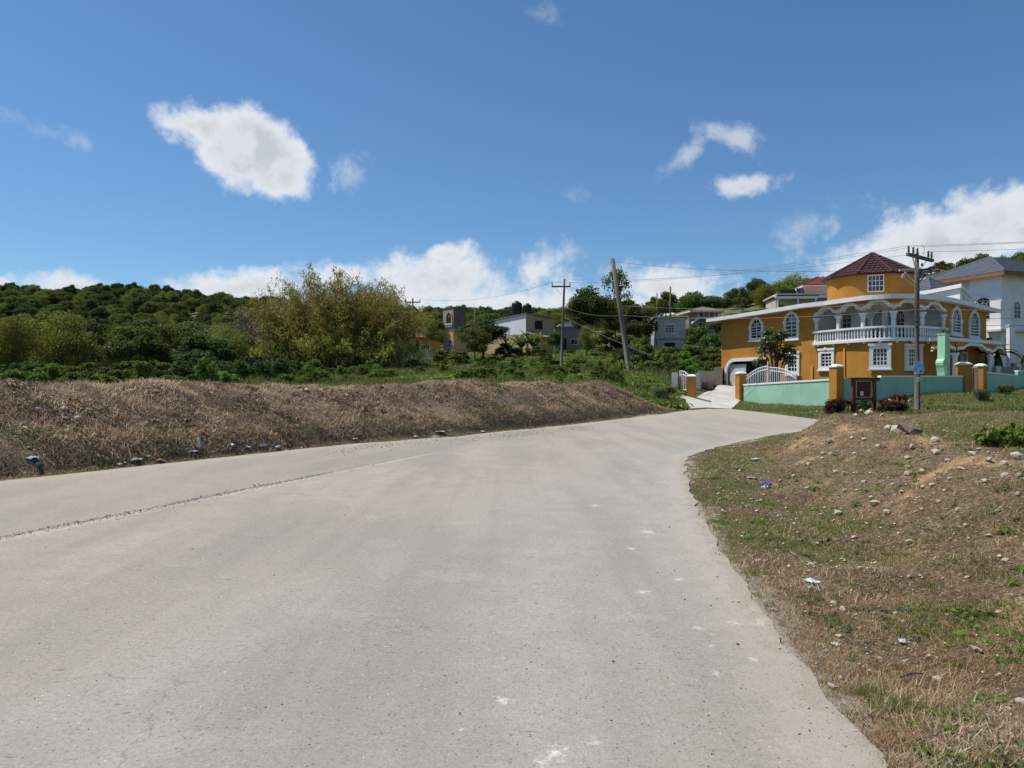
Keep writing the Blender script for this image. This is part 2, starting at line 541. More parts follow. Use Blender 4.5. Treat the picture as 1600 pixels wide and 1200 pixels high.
CT = []
for x in (-70, -45, -25, -10, 0, 8, 25, 60):
    for y in (-60, -25):
        CT.append((x, y, 0))
for x in (-12, 0, 5, 9, 25, 60):
    CT.append((x, 5, 0))
CT += [(-3, 13, 0), (2, 18, 0), (8, 18, 0), (25, 15, .1), (60, 15, .2), (3, 24, .05), (10, 25, 0), (20, 25, 0), (40, 24, 0),
       (-40, 5, .5), (-30, 25, .7), (-20, 20, .6), (-18, 32, 1.0), (-45, 40, .9), (-5, 36, 1.2), (2, 42, 1.35), (-12, 44, 1.2),
       (9.2, 38, .25), (11.6, 39.3, .3), (13.2, 30.8, .12), (18, 29.2, .03), (40, 28, .0), (12.4, 35, .22)]
PXC = [  # px, py, depth
    (560, 589, 55), (700, 588, 55), (850, 586, 55), (955, 585, 52), (600, 579, 75), (750, 575, 75), (900, 573, 75), (1000, 571, 70),
    (450, 584, 78), (520, 577, 84), (300, 597, 75), (100, 599, 75), (0, 599, 75), (-150, 600, 75), (380, 584, 95), (650, 560, 95), (705, 552, 110), (815, 556, 100), (900, 550, 100), (1048, 556, 100),
    (960, 550, 90), (1010, 548, 95), (1000, 602, 46), (1046, 604, 48), (1068, 592, 56), (1100, 582, 66), (1110, 560, 85), (1000, 530, 120),
    (1127, 611, 64), (1200, 608, 60), (1273, 604, 54), (1400, 601, 49), (1480, 600, 51), (1541, 595, 56), (1600, 590, 60), (1750, 588, 60), (1300, 575, 80), (1400, 570, 80),
    (1160, 627, 49), (1100, 630, 45), (1230, 630, 45), (1305, 633, 40), (1350, 629, 40.8), (1400, 621, 41.5), (1450, 614, 42.5), (1505, 612.5, 44), (1550, 613, 46), (1600, 606, 48), (1780, 600, 50),
    (1432, 643, 36), (1370, 642, 35), (1310, 645, 36.5), (1240, 643, 41), (1180, 637, 44), (1550, 638, 37), (1650, 632, 38), (1480, 625, 40), (1600, 655, 33),
    (1560, 572, 72), (1640, 570, 72), (1500, 568, 82), (1800, 565, 80), (1460, 548, 95), (1450, 500, 130),
    (1255, 484, 106), (1220, 486, 108), (1300, 480, 110), (1180, 525, 95), (1095, 518, 128), (1150, 512, 115), (1098, 500, 150),
    # hillsides
    (-200, 585, 130), (0, 588, 120), (150, 588, 120), (300, 585, 120), (450, 570, 125), (600, 545, 135), (750, 535, 150), (900, 525, 160), (1000, 505, 165),
    (0, 535, 190), (150, 535, 190), (300, 537, 190), (450, 532, 195), (600, 520, 200), (750, 512, 215), (900, 510, 230),
    (-250, 478, 290), (-100, 454, 290), (0, 460, 290), (100, 476, 290), (190, 461, 290), (300, 470, 290), (400, 483, 290), (520, 492, 290), (640, 501, 300), (760, 513, 310), (900, 518, 320), (1000, 512, 290),
    (1100, 495, 220), (1170, 478, 170), (1250, 468, 150), (1350, 462, 150), (1450, 452, 160), (1520, 442, 150), (1600, 436, 145), (1750, 430, 150), (1950, 440, 150),
    (1100, 500, 300), (1300, 470, 260), (1500, 450, 250), (1700, 440, 250),
    (0, 520, 420), (300, 530, 420), (600, 540, 420), (900, 545, 430), (1200, 520, 400), (1600, 490, 380), (-500, 520, 400), (2200, 500, 380), (-400, 590, 150), (-500, 480, 300), (2100, 540, 120), (2000, 580, 70)]
for px, py, D in PXC:
    p = at(px, py, D); CT.append((p.x, p.y, p.z))
for a in np.linspace(0, 2 * math.pi, 16, endpoint=False):
    CT.append((900 * math.sin(a), 100 + 900 * math.cos(a), 8)); CT.append((2500 * math.sin(a), 100 + 2500 * math.cos(a), 5))
CT = np.array(CT, float)
_keep = []
for i in range(len(CT)):
    if all(np.hypot(*(CT[i, :2] - CT[j, :2])) > 0.6 for j in _keep):
        _keep.append(i)
CT = CT[_keep]


def _phi(A, B):
    d2 = ((A[:, None, :] - B[None, :, :]) ** 2).sum(-1)
    return np.sqrt(d2 + 4.0)


_Phi = _phi(CT[:, :2], CT[:, :2])
_n = len(CT)
_A = np.zeros((_n + 1, _n + 1)); _A[:_n, :_n] = _Phi - np.eye(_n) * 0.25; _A[:_n, _n] = 1; _A[_n, :_n] = 1
_W = np.linalg.solve(_A, np.r_[CT[:, 2], 0])


def base_z(P):
    out = np.empty(len(P))
    for i in range(0, len(P), 20000):
        out[i:i + 20000] = _phi(P[i:i + 20000], CT[:, :2]) @ _W[:_n] + _W[_n]
    return out


L_LEN = np.linalg.norm(np.diff(LEFT, axis=0), axis=1).sum()
BANK = RIGHT[::-1]


def land_z(P):
    """ground height without the dips under the road and the drive"""
    x, y = P[:, 0], P[:, 1]
    z = base_z(P)
    far = np.hypot(x, y - 20)
    z = z + fbm(x / 2.3, y / 2.3) * 0.10 * sst(2, 8, np.abs(far)) + fbm(x / 14, y / 14) * np.clip((far - 60) / 120, 0, 1) * 2.0
    # earth berm along the left edge
    dl, s, side = pdist(P, LEFT)
    lf = side > 0
    taper = 1 - sst(L_LEN - 4.6, L_LEN - 0.4, s + 0 * dl)
    zc = 1.56 + 0.16 * fbm(s / 4.2, s * 0 + 3.7) + 0.09 * np.exp(-((s - 39.5) / 1.6) ** 2) - 0.08 * np.exp(-((s - 43.5) / 1.5) ** 2) + 0.15 * np.exp(-((s - 51.3) / 1.3) ** 2) - 0.06 * np.exp(-((s - 48) / 1.2) ** 2) - 0.06 * np.exp(-((s - 34.5) / 2.0) ** 2)
    wob = dl + 0.5 * fbm(x / 1.6, y / 1.6)
    up = 0.10 * sst(0.1, 0.6, wob) + 0.32 * sst(0.45, 2.9, wob) + 0.58 * np.clip((wob - .35) / 2.6, 0, 1)
    dn = 1 - sst(3.3, 6.5, dl)
    prof = up * dn * taper
    rough = fbm(x / 0.8, y / 0.8) * 0.15 * sst(0.4, 1.2, dl) + fbm(x / 0.28, y / 0.28, 2) * 0.05 * sst(0.3, 0.8, dl)
    zb = np.maximum(z, z + (zc - z) * prof) + rough * dn * taper
    z = np.where(lf & (dl < 8), zb, z)
    # low bank along the right edge
    dr, s2, side2 = pdist(P, BANK)
    rt = (side2 < 0)
    sb = np.cumsum(np.r_[0, np.linalg.norm(np.diff(BANK, axis=0), axis=1)])
    yv = np.interp(s2, sb, BANK[:, 1]); xv = np.interp(s2, sb, BANK[:, 0])
    brk = np.where(xv > 11, 1.6, np.interp(yv, [-9, 3, 8, 12, 16, 21, 25, 27], [5.0, 4.2, 3.3, 4.0, 3.5, 2.3, 1.35, 1.3]))
    ht = np.interp(yv, [0, 4, 8, 14, 27], [0.38, 0.54, 0.72, 0.72, 0.60])
    prof = np.where(dr < brk, 1, 1) * sst(0.38, 1.0, (dr + 0.35 * fbm(x / 1.3, y / 1.3)) / brk)
    rough = fbm(x / 0.7, y / 0.7) * 0.13 * sst(0.5, 1.5, dr) + fbm(x / 0.25, y / 0.25, 2) * 0.045 * sst(.2, .8, dr)
    zk = z + ht * prof - 0.10 * sst(1.05, 1.35, dr / brk) + 0.26 * sst(1.5, 3.6, dr / brk) + rough - 0.05 * sst(.1, .35, dr / brk) * (1 - prof)
    near = rt & (y < 28.5) & (x > 0.5)
    return np.where(near, zk, z)


GRID = {}


def ground_z(P):
    if GRID:        # bilinear look-up on the finished ground sheet
        P = np.atleast_2d(np.asarray(P, float)); xs, ys, Z = GRID['xs'], GRID['ys'], GRID['Z']
        i = np.clip(np.searchsorted(xs, P[:, 0]) - 1, 0, len(xs) - 2); j = np.clip(np.searchsorted(ys, P[:, 1]) - 1, 0, len(ys) - 2)
        u = np.clip((P[:, 0] - xs[i]) / (xs[i + 1] - xs[i]), 0, 1); v = np.clip((P[:, 1] - ys[j]) / (ys[j + 1] - ys[j]), 0, 1)
        return (Z[j, i] * (1 - u) + Z[j, i + 1] * u) * (1 - v) + (Z[j + 1, i] * (1 - u) + Z[j + 1, i + 1] * u) * v
    return ground_exact(P)


def ground_exact(P):
    P = np.atleast_2d(np.asarray(P, float))[:, :2]
    z = land_z(P)
    close = (P[:, 1] < 70) & (P[:, 1] > -14) & (np.abs(P[:, 0]) < 50)
    if close.any():
        Q = P[close]; zq = z[close]
        ins = inside(Q, ROAD)
        dd = np.minimum(pdist(Q, LEFT_J)[0], np.minimum(pdist(Q, FAR)[0], pdist(Q, RIGHT_J)[0]))
        rz = roadz(Q[:, 1])
        wgt = sst(0.0, 0.7, dd)
        zo = (rz - 0.015) * (1 - wgt) + zq * wgt
        zq = np.where(ins, rz - 0.06 * sst(0.0, 0.35, dd) - 0.012, zo)
        ind = inside(Q, DRIVE)
        dv = pdist(Q, np.concatenate([DRIVE, DRIVE[:1]]))[0]
        b = base_z(Q)
        wd = sst(0, 1.0, dv)
        zq = np.where(ins, zq, np.where(ind, b - 0.02 - 0.05 * sst(0, .4, dv), (b - 0.02) * (1 - wd) + zq * wd))
        z[close] = zq
    return z


def gz(x, y):
    return float(ground_z([(x, y)])[0])


def hit(px, py, d0=2.2, d1=260, n=900):
    """the ground point seen at a photo pixel"""
    D = np.geomspace(d0, d1, n)
    P = np.stack([(px - 800) / F * D, D], 1)
    zr = EYE - (py - 600) / F * D
    zg = ground_z(P)
    k = np.nonzero(zr <= zg)[0]
    i = k[0] if len(k) else n - 1
    return Vector((P[i, 0], P[i, 1], zg[i]))


def build_ground():
    def axis(lo, hi, step, end, grow):
        c = list(np.arange(lo, hi + 1e-6, step)); a = c[-1]; st = step
        while a < end[1]:
            st *= grow; a += st; c.append(a)
        a = c[0]; st = step; pre = []
        while a > end[0]:
            st *= grow; a -= st; pre.append(a)
        return np.array(pre[::-1] + c)
    xs = axis(-18, 22, 0.19, (-2600, 2600), 1.075)
    ys = axis(1.5, 44, 0.19, (-2300, 2700), 1.055)
    X, Y = np.meshgrid(xs, ys)
    P = np.stack([X.ravel(), Y.ravel()], 1)
    Z = ground_z(P)
    GRID.update(xs=xs, ys=ys, Z=Z.reshape(len(ys), len(xs)))
    nx, ny = len(xs), len(ys)
    i = np.arange(nx * ny).reshape(ny, nx)
    faces = np.stack([i[:-1, :-1].ravel(), i[:-1, 1:].ravel(), i[1:, 1:].ravel(), i[1:, :-1].ravel()], 1)
    me = np_mesh('ground', np.column_stack([P, Z]), faces, ground_mat(), smooth=True)
    x, y = P[:, 0], P[:, 1]
    dl, s, side = pdist(P, LEFT); dr, s2, side2 = pdist(P, BANK)
    nz = fbm(x / 1.9, y / 1.9)
    berm = ((side > 0) & (dl < 5.5)) * sst(0, .5, dl) * (1 - sst(4.2, 5.4, dl)) * (1 - sst(L_LEN - 2, L_LEN + .2, s))
    bank = ((side2 < 0) & (x > 0.5)) * (1 - sst(25.5, 27.5, y)) * 1.0
    verge = bank * (1 - sst(1.2, 2.4, dr + nz)) * sst(3, 9, y)
    plateau = bank * sst(3.4, 4.8, dr + nz) * sst(6, 9, y)
    green = 0.75 * (1 - np.clip(berm + bank, 0, 1)) + 0.50 * verge + 0.68 * plateau + 0.10 * bank
    pale = bank * (1 - np.clip(verge + plateau, 0, 1)) * 0.34 + (1 - sst(0, .35, np.minimum(dl, dr) + nz * .3)) * 0.85
    dark = berm * 0.9 + sst(100, 150, np.hypot(x, y)) * 0.6
    ca = me.color_attributes.new('cover', 'FLOAT_COLOR', 'POINT')
    ca.data.foreach_set('color', np.clip(np.stack([green, pale, dark, np.ones_like(x)], 1), 0, 1).astype(np.float32).ravel())
    o = link('ground', me); tag(o, kind='structure')


def ground_mat():
    m = bpy.data.materials.new('earth_and_thatch'); m.use_nodes = True
    nt = m.node_tree; bs = nt.nodes['Principled BSDF']; bs.inputs['Roughness'].default_value = 0.95; bs.inputs['Specular IOR Level'].default_value = 0.1
    tc = nd(nt, 'ShaderNodeTexCoord'); v = tc.outputs['Object']
    at_ = nd(nt, 'ShaderNodeVertexColor'); at_.layer_name = 'cover'
    sp = nd(nt, 'ShaderNodeSeparateColor'); nt.links.new(at_.outputs[0], sp.inputs[0])
    big = noise(nt, v, 0.9, 6, 0.62); mid = noise(nt, v, 4.0, 6, 0.65); fine = noise(nt, v, 26, 6, 0.7)
    tan = mixc(nt, ramp(nt, fine, .36, .66), (0.085, 0.058, 0.036), (0.34, 0.245, 0.15))  # dark end deepened to paint shadow gaps beneath the straw
    tan = mixc(nt, ramp(nt, big, .52, .66), tan, mixc(nt, ramp(nt, fine, .36, .6), (.36, .21, .105), (.54, .38, .225)))
    tan = mixc(nt, ramp(nt, mid, .46, .68), tan, (0.12, 0.082, 0.05))
    thatch = mixc(nt, ramp(nt, fine, .36, .66), (0.10, 0.077, 0.053), (0.38, 0.295, 0.205))
    thatch = mixc(nt, ramp(nt, mid, .45, .65), thatch, (0.22, 0.172, 0.12))
    grn = mixc(nt, ramp(nt, fine, .36, .66), (0.04, 0.058, 0.016), (0.14, 0.165, 0.05))
    grn = mixc(nt, ramp(nt, mid, .5, .7), grn, (0.19, 0.16, 0.085))
    plc = mixc(nt, ramp(nt, fine, .4, .6), (0.46, 0.40, 0.32), (0.33, 0.275, 0.205))
    c = mixc(nt, ramp(nt, mth(nt, 'ADD', sp.outputs[2], mth(nt, 'MULTIPLY_ADD', big, .6, -.3)), .3, .7), tan, thatch)
    c = mixc(nt, ramp(nt, mth(nt, 'ADD', sp.outputs[0], mth(nt, 'MULTIPLY_ADD', big, 2.0, -1.0)), .42, .78), c, grn)
    c = mixc(nt, ramp(nt, mth(nt, 'ADD', sp.outputs[1], mth(nt, 'MULTIPLY_ADD', mid, 1.8, -.95)), .42, .85), c, plc)
    nt.links.new(c, bs.inputs['Base Color'])
    b = nd(nt, 'ShaderNodeBump'); b.inputs['Strength'].default_value = 0.8; b.inputs['Distance'].default_value = 0.05
    nt.links.new(mth(nt, 'ADD', fine, mth(nt, 'MULTIPLY', noise(nt, v, 90, 3, .6), .5)), b.inputs['Height']); nt.links.new(b.outputs[0], bs.inputs['Normal'])
    return m


build_ground()


# ------------------------------------------------------------------ road and drive
def cdt(poly, step, zf, name, m, skirt=0.035):
    lo = poly.min(0); hi = poly.max(0)
    g = []
    y = lo[1]
    while y < hi[1]:
        x = lo[0]
        while x < hi[0]:
            g.append((x + random.uniform(-.2, .2) * step, y + random.uniform(-.2, .2) * step)); x += step
        y += step
    g = np.array(g)
    if name == 'road':      # two extra rows of points just inside the broken right edge
        t = np.gradient(RIGHT_J, axis=0); t /= np.linalg.norm(t, axis=1)[:, None] + 1e-9
        nn = np.stack([t[:, 1], -t[:, 0]], 1)
        nn *= np.sign((nn[len(nn) - 20] @ np.array([-1.0, 0])))
        ex = np.concatenate([RIGHT_J[1:-1:2] + nn[1:-1:2] * o for o in (.25, .7)])
    d = pdist(g, np.concatenate([poly, poly[:1]]))[0]
    g = g[inside(g, poly) & (d > (1.0 if name == 'road' else step * 0.35))]
    if name == 'road':
        g = np.concatenate([g, ex[inside(ex, poly) & (pdist(ex, np.concatenate([poly, poly[:1]]))[0] > .12)]])
    pts = [Vector(p) for p in poly] + [Vector(p) for p in g]
    n = len(poly)
    vs, es, fs, *_ = geometry.delaunay_2d_cdt(pts, [(i, (i + 1) % n) for i in range(n)], [], 1, 1e-4)
    A = np.array([(p.x, p.y) for p in vs])
    z = zf(A)
    verts = [(a[0], a[1], b) for a, b in zip(A, z)]
    faces = [tuple(f) for f in fs]
    cnt = {}
    for f in faces:
        for a, b in zip(f, f[1:] + f[:1]):
            k = (min(a, b), max(a, b)); cnt[k] = cnt.get(k, 0) + 1
    for (a, b), c in cnt.items():
        if c == 1:
            k = len(verts)
            verts += [(verts[a][0], verts[a][1], verts[a][2] - skirt), (verts[b][0], verts[b][1], verts[b][2] - skirt)]
            faces.append((a, b, k + 1, k))
    mb = MB(); mb.v = verts; mb.f = faces
    o = obj(name, mb, m)
    A = np.array(verts)[:, :2]
    e = np.minimum(pdist(A, RIGHT_J)[0], pdist(A, LEFT_J)[0])
    ca = o.data.color_attributes.new('edge', 'FLOAT_COLOR', 'POINT')
    ca.data.foreach_set('color', np.stack([np.clip(e, 0, 1)] * 3 + [np.ones(len(e))], 1).astype(np.float32).ravel())
    return tag(o, kind='structure')


SPLATS = [(px, py, r) for px, py, r in [(786, 1094, .075), (870, 1176, .10), (1003, 925, .10), (1090, 981, .06), (1110, 1008, .05), (1176, 1030, .05), (1012, 831, .14),
          (1148, 973, .09), (1186, 972, .10), (1178, 1030, .05), (720, 1140, .03), (930, 1158, .05), (1118, 1052, .05), (1250, 1096, .04), (1190, 800, .12), (985, 857, .10), (850, 1190, .06), (930, 790, .13), (1060, 905, .08), (1205, 957, .06)]]


def road_mat():
    m = bpy.data.materials.new('dusty_worn_asphalt'); m.use_nodes = True
    nt = m.node_tree; bs = nt.nodes['Principled BSDF']
    bs.inputs['Roughness'].default_value = 0.88; bs.inputs['Specular IOR Level'].default_value = 0.22
    tc = nd(nt, 'ShaderNodeTexCoord'); v = tc.outputs['Object']
    sep = nd(nt, 'ShaderNodeSeparateXYZ'); nt.links.new(v, sep.inputs[0])
    X, Y = sep.outputs[0], sep.outputs[1]

    def line(x0, y0, x1, y1):
        L = math.hypot(x1 - x0, y1 - y0); nx, ny = (y1 - y0) / L, -(x1 - x0) / L
        return mth(nt, 'ADD', mth(nt, 'MULTIPLY_ADD', X, nx, -(nx * x0 + ny * y0)), mth(nt, 'MULTIPLY', Y, ny))   # >0 on the right
    # coordinates stretched along the driving direction
    mp = nd(nt, 'ShaderNodeMapping'); nt.links.new(v, mp.inputs[0]); mp.inputs['Rotation'].default_value = (0, 0, R(28)); mp.inputs['Scale'].default_value = (1, .22, 1)
    lane = noise(nt, mp.outputs[0], 0.75, 5, .55)
    big = noise(nt, v, 0.35, 5, .55); mid = noise(nt, v, 2.6, 6, .62); fine = noise(nt, v, 60, 4, .7); grit = noise(nt, v, 190, 3, .7)
    grey = mixc(nt, ramp(nt, mid, .3, .7), (0.335, 0.322, 0.303), (0.385, 0.370, 0.348))
    beige = mixc(nt, ramp(nt, mid, .3, .7), (0.405, 0.360, 0.308), (0.355, 0.318, 0.272))
    dl = line(-2.75, 4.0, 4.2, 20.5)
    f = ramp(nt, mth(nt, 'ADD', dl, mth(nt, 'MULTIPLY_ADD', big, 3.4, -1.7)), -1.3, 1.1, 1, 0)
    edge_r = line(-.6, 1.5, 3.1, 15.5)
    f2 = mth(nt, 'MULTIPLY', ramp(nt, mth(nt, 'ADD', edge_r, mth(nt, 'MULTIPLY_ADD', big, 2.2, -1.1)), .2, 1.6), .75)
    c = mixc(nt, mth(nt, 'MAXIMUM', f, f2), grey, beige)
    c = mixc(nt, ramp(nt, lane, .40, .66, 0, .72), c, (0.270, 0.256, 0.242))
    mp2 = nd(nt, 'ShaderNodeMapping'); nt.links.new(v, mp2.inputs[0]); mp2.inputs['Rotation'].default_value = (0, 0, R(27)); mp2.inputs['Scale'].default_value = (2.6, .10, 1)
    c = mixc(nt, ramp(nt, noise(nt, mp2.outputs[0], 1.0, 6, .6), .50, .68, 0, .32), c, (0.25, 0.235, 0.22))
    c = mixc(nt, ramp(nt, noise(nt, v, 1.1, 7, .68), .54, .70, 0, .38), c, (0.47, 0.44, 0.395))
    far_dust = ramp(nt, Y, 20, 40, 0, .45)
    c = mixc(nt, far_dust, c, (0.43, 0.385, 0.33))
    # outer strip beyond the old seam: greyer, gravelly
    seam = line(-5.33, 7.7, -2.3, 16.2)
    wob = mth(nt, 'ADD', seam, mth(nt, 'MULTIPLY_ADD', mid, .30, -.15))
    c = mixc(nt, ramp(nt, wob, -.25, 0, .35, 0), c, (0.30, 0.275, 0.245))
    m_far = ramp(nt, Y, 15, 19, 1, .0)
    pale = mth(nt, 'MULTIPLY', mth(nt, 'MULTIPLY', ramp(nt, wob, .02, .10), ramp(nt, wob, .12, .30, 1, 0)), m_far)
    c = mixc(nt, mth(nt, 'MULTIPLY', pale, .55), c, (0.53, 0.50, 0.45))
    dk = mth(nt, 'MULTIPLY', mth(nt, 'MULTIPLY', ramp(nt, wob, -.12, -.03), ramp(nt, wob, .0, .06, 1, 0)), m_far)
    dk = mth(nt, 'MULTIPLY', dk, ramp(nt, noise(nt, v, 14, 4, .7), .42, .56))
    c = mixc(nt, mth(nt, 'MULTIPLY', dk, .6), c, (0.19, 0.178, 0.16))
    # gravel washed over the far left lane
    gl_ = line(-4.2, 12.0, 3.4, 28.0)
    gm = mth(nt, 'MULTIPLY', ramp(nt, mth(nt, 'ABSOLUTE', mth(nt, 'ADD', gl_, mth(nt, 'MULTIPLY_ADD', big, 1.6, -.2))), .0, 1.1, 1, 0), ramp(nt, Y, 11, 15))
    gm = mth(nt, 'MULTIPLY', gm, ramp(nt, noise(nt, v, 17, 5, .75), .46, .6))
    c = mixc(nt, mth(nt, 'MULTIPLY', gm, .55), c, (0.17, 0.165, 0.16))
    # speckled stone, dark pores and light chips
    gr2 = noise(nt, v, 24, 4, .75)
    c = mixc(nt, ramp(nt, gr2, .50, .66, 0, .42), c, (0.20, 0.19, 0.175))
    c = mixc(nt, ramp(nt, gr2, .44, .28, 0, .40), c, (0.54, 0.515, 0.475))
    mpp = nd(nt, 'ShaderNodeMapping'); nt.links.new(v, mpp.inputs[0]); mpp.inputs['Rotation'].default_value = (0, 0, R(-55)); mpp.inputs['Scale'].default_value = (.45, 1.3, 1)
    pit = ramp(nt, noise(nt, mpp.outputs[0], 15, 4, .7), .63, .70, 0, .75)
    c = mixc(nt, pit, c, (0.12, 0.115, 0.105))
    c = mixc(nt, ramp(nt, fine, .50, .68, 0, .55), c, (0.19, 0.178, 0.165))
    c = mixc(nt, ramp(nt, fine, .46, .26, 0, .5), c, (0.55, 0.52, 0.485))
    c = mixc(nt, ramp(nt, grit, .55, .68, 0, .5), c, (0.13, 0.122, 0.115))

    def dots(scale, lo, hi, thr):
        vo = nd(nt, 'ShaderNodeTexVoronoi'); vo.inputs['Scale'].default_value = scale; nt.links.new(v, vo.inputs['Vector'])
        sc_ = nd(nt, 'ShaderNodeSeparateColor'); nt.links.new(vo.outputs['Color'], sc_.inputs[0])
        return mth(nt, 'MULTIPLY', ramp(nt, vo.outputs['Distance'], lo, hi, 1, 0), mth(nt, 'GREATER_THAN', sc_.outputs[0], thr))
    pores = mth(nt, 'MAXIMUM', dots(12, .05, .13, .86), dots(34, .1, .25, .80))
    pores = mth(nt, 'MULTIPLY', pores, ramp(nt, big, .3, .65, .35, 1))
    c = mixc(nt, mth(nt, 'MULTIPLY', pores, .72), c, (0.085, 0.08, 0.075))
    c = mixc(nt, mth(nt, 'MULTIPLY', dots(22, .07, .17, .90), .8), c, (0.66, 0.64, 0.60))
    # hairline cracks
    vo = nd(nt, 'ShaderNodeTexVoronoi', feature='DISTANCE_TO_EDGE'); vo.inputs['Scale'].default_value = .55
    nt.links.new(vmth(nt, 'ADD', v, vmth(nt, 'MULTIPLY', noise(nt, v, 1.7, 5, .6, 'Color'), (1.1, 1.1, 0))), vo.inputs['Vector'])
    ck = mth(nt, 'MULTIPLY', ramp(nt, vo.outputs['Distance'], .0, .006, 1, 0), ramp(nt, noise(nt, v, .8, 3, .5), .50, .60))
    c = mixc(nt, mth(nt, 'MULTIPLY', ck, .5), c, (0.15, 0.14, 0.13))
    # chalky white smears
    tot = None
    nsm = noise(nt, v, 26, 5, .7)
    for px, py, r in SPLATS:
        D = EYE * F / (py - 600); x0 = (px - 800) / F * D
        dx = mth(nt, 'SUBTRACT', X, x0); dy = mth(nt, 'MULTIPLY', mth(nt, 'SUBTRACT', Y, D), .8)
        d_ = mth(nt, 'DIVIDE', mth(nt, 'SQRT', mth(nt, 'ADD', mth(nt, 'MULTIPLY', dx, dx), mth(nt, 'MULTIPLY', dy, dy))), r)
        k = mth(nt, 'SUBTRACT', 1.0, d_)
        tot = k if tot is None else mth(nt, 'MAXIMUM', tot, k)
    sm = ramp(nt, mth(nt, 'ADD', mth(nt, 'MULTIPLY', tot, .75), mth(nt, 'MULTIPLY_ADD', nsm, 2.4, -1.45)), .0, .75)
    sm = mth(nt, 'MULTIPLY', sm, mth(nt, 'GREATER_THAN', tot, -0.25))
    c = mixc(nt, mth(nt, 'MULTIPLY', sm, .72), c, (0.78, 0.77, 0.75))
    c = vmth(nt, 'MULTIPLY', c, (1.07, 1.03, .955))
    at_ = nd(nt, 'ShaderNodeVertexColor'); at_.layer_name = 'edge'
    es = nd(nt, 'ShaderNodeSeparateColor'); nt.links.new(at_.outputs[0], es.inputs[0])
    ed = mth(nt, 'ADD', es.outputs[0], mth(nt, 'MULTIPLY_ADD', noise(nt, v, 5, 6, .68), .9, -.45))
    soil = mixc(nt, ramp(nt, fine, .4, .6), (.34, .27, .19), (.20, .15, .10))
    c = mixc(nt, mth(nt, 'MULTIPLY', ramp(nt, ed, .02, .16, 1, 0), .8), c, soil)
    c = mixc(nt, mth(nt, 'MULTIPLY', ramp(nt, ed, .12, .55, 1, 0), .42), c, (.47, .41, .33))
    nt.links.new(c, bs.inputs['Base Color'])
    b = nd(nt, 'ShaderNodeBump'); b.inputs['Strength'].default_value = .8; b.inputs['Distance'].default_value = .006
    hgt = mth(nt, 'SUBTRACT', mth(nt, 'ADD', fine, mth(nt, 'MULTIPLY', grit, .7)), mth(nt, 'MULTIPLY', pores, 1.2))
    nt.links.new(hgt, b.inputs['Height']); nt.links.new(b.outputs[0], bs.inputs['Normal'])
    return m


cdt(ROAD, 0.8, lambda A: roadz(A[:, 1]), 'road', road_mat())
M_DRIVE = mat('driveway_concrete', (0.60, 0.56, 0.50), (0.48, 0.445, 0.39), scale=.9, bump=.3, bscale=30, c3=(0.37, 0.34, 0.29))
cdt(DRIVE, 1.0, lambda A: base_z(A) + 0.012, 'driveway', M_DRIVE)
# ------------------------------------------------------------------ window kit
def outline(w, h, arch=False, n=14, x0=0.0, z0=0.0):
    """closed xz outline, bottom left first, counter-clockwise"""
    if not arch:
        return [(x0 - w / 2, z0), (x0 + w / 2, z0), (x0 + w / 2, z0 + h), (x0 - w / 2, z0 + h)]
    r = w / 2; pts = [(x0 - r, z0), (x0 + r, z0)]
    for k in range(n + 1):
        t = math.pi * k / n
        pts.append((x0 + r * math.cos(t), z0 + h - r + r * math.sin(t)))
    return pts


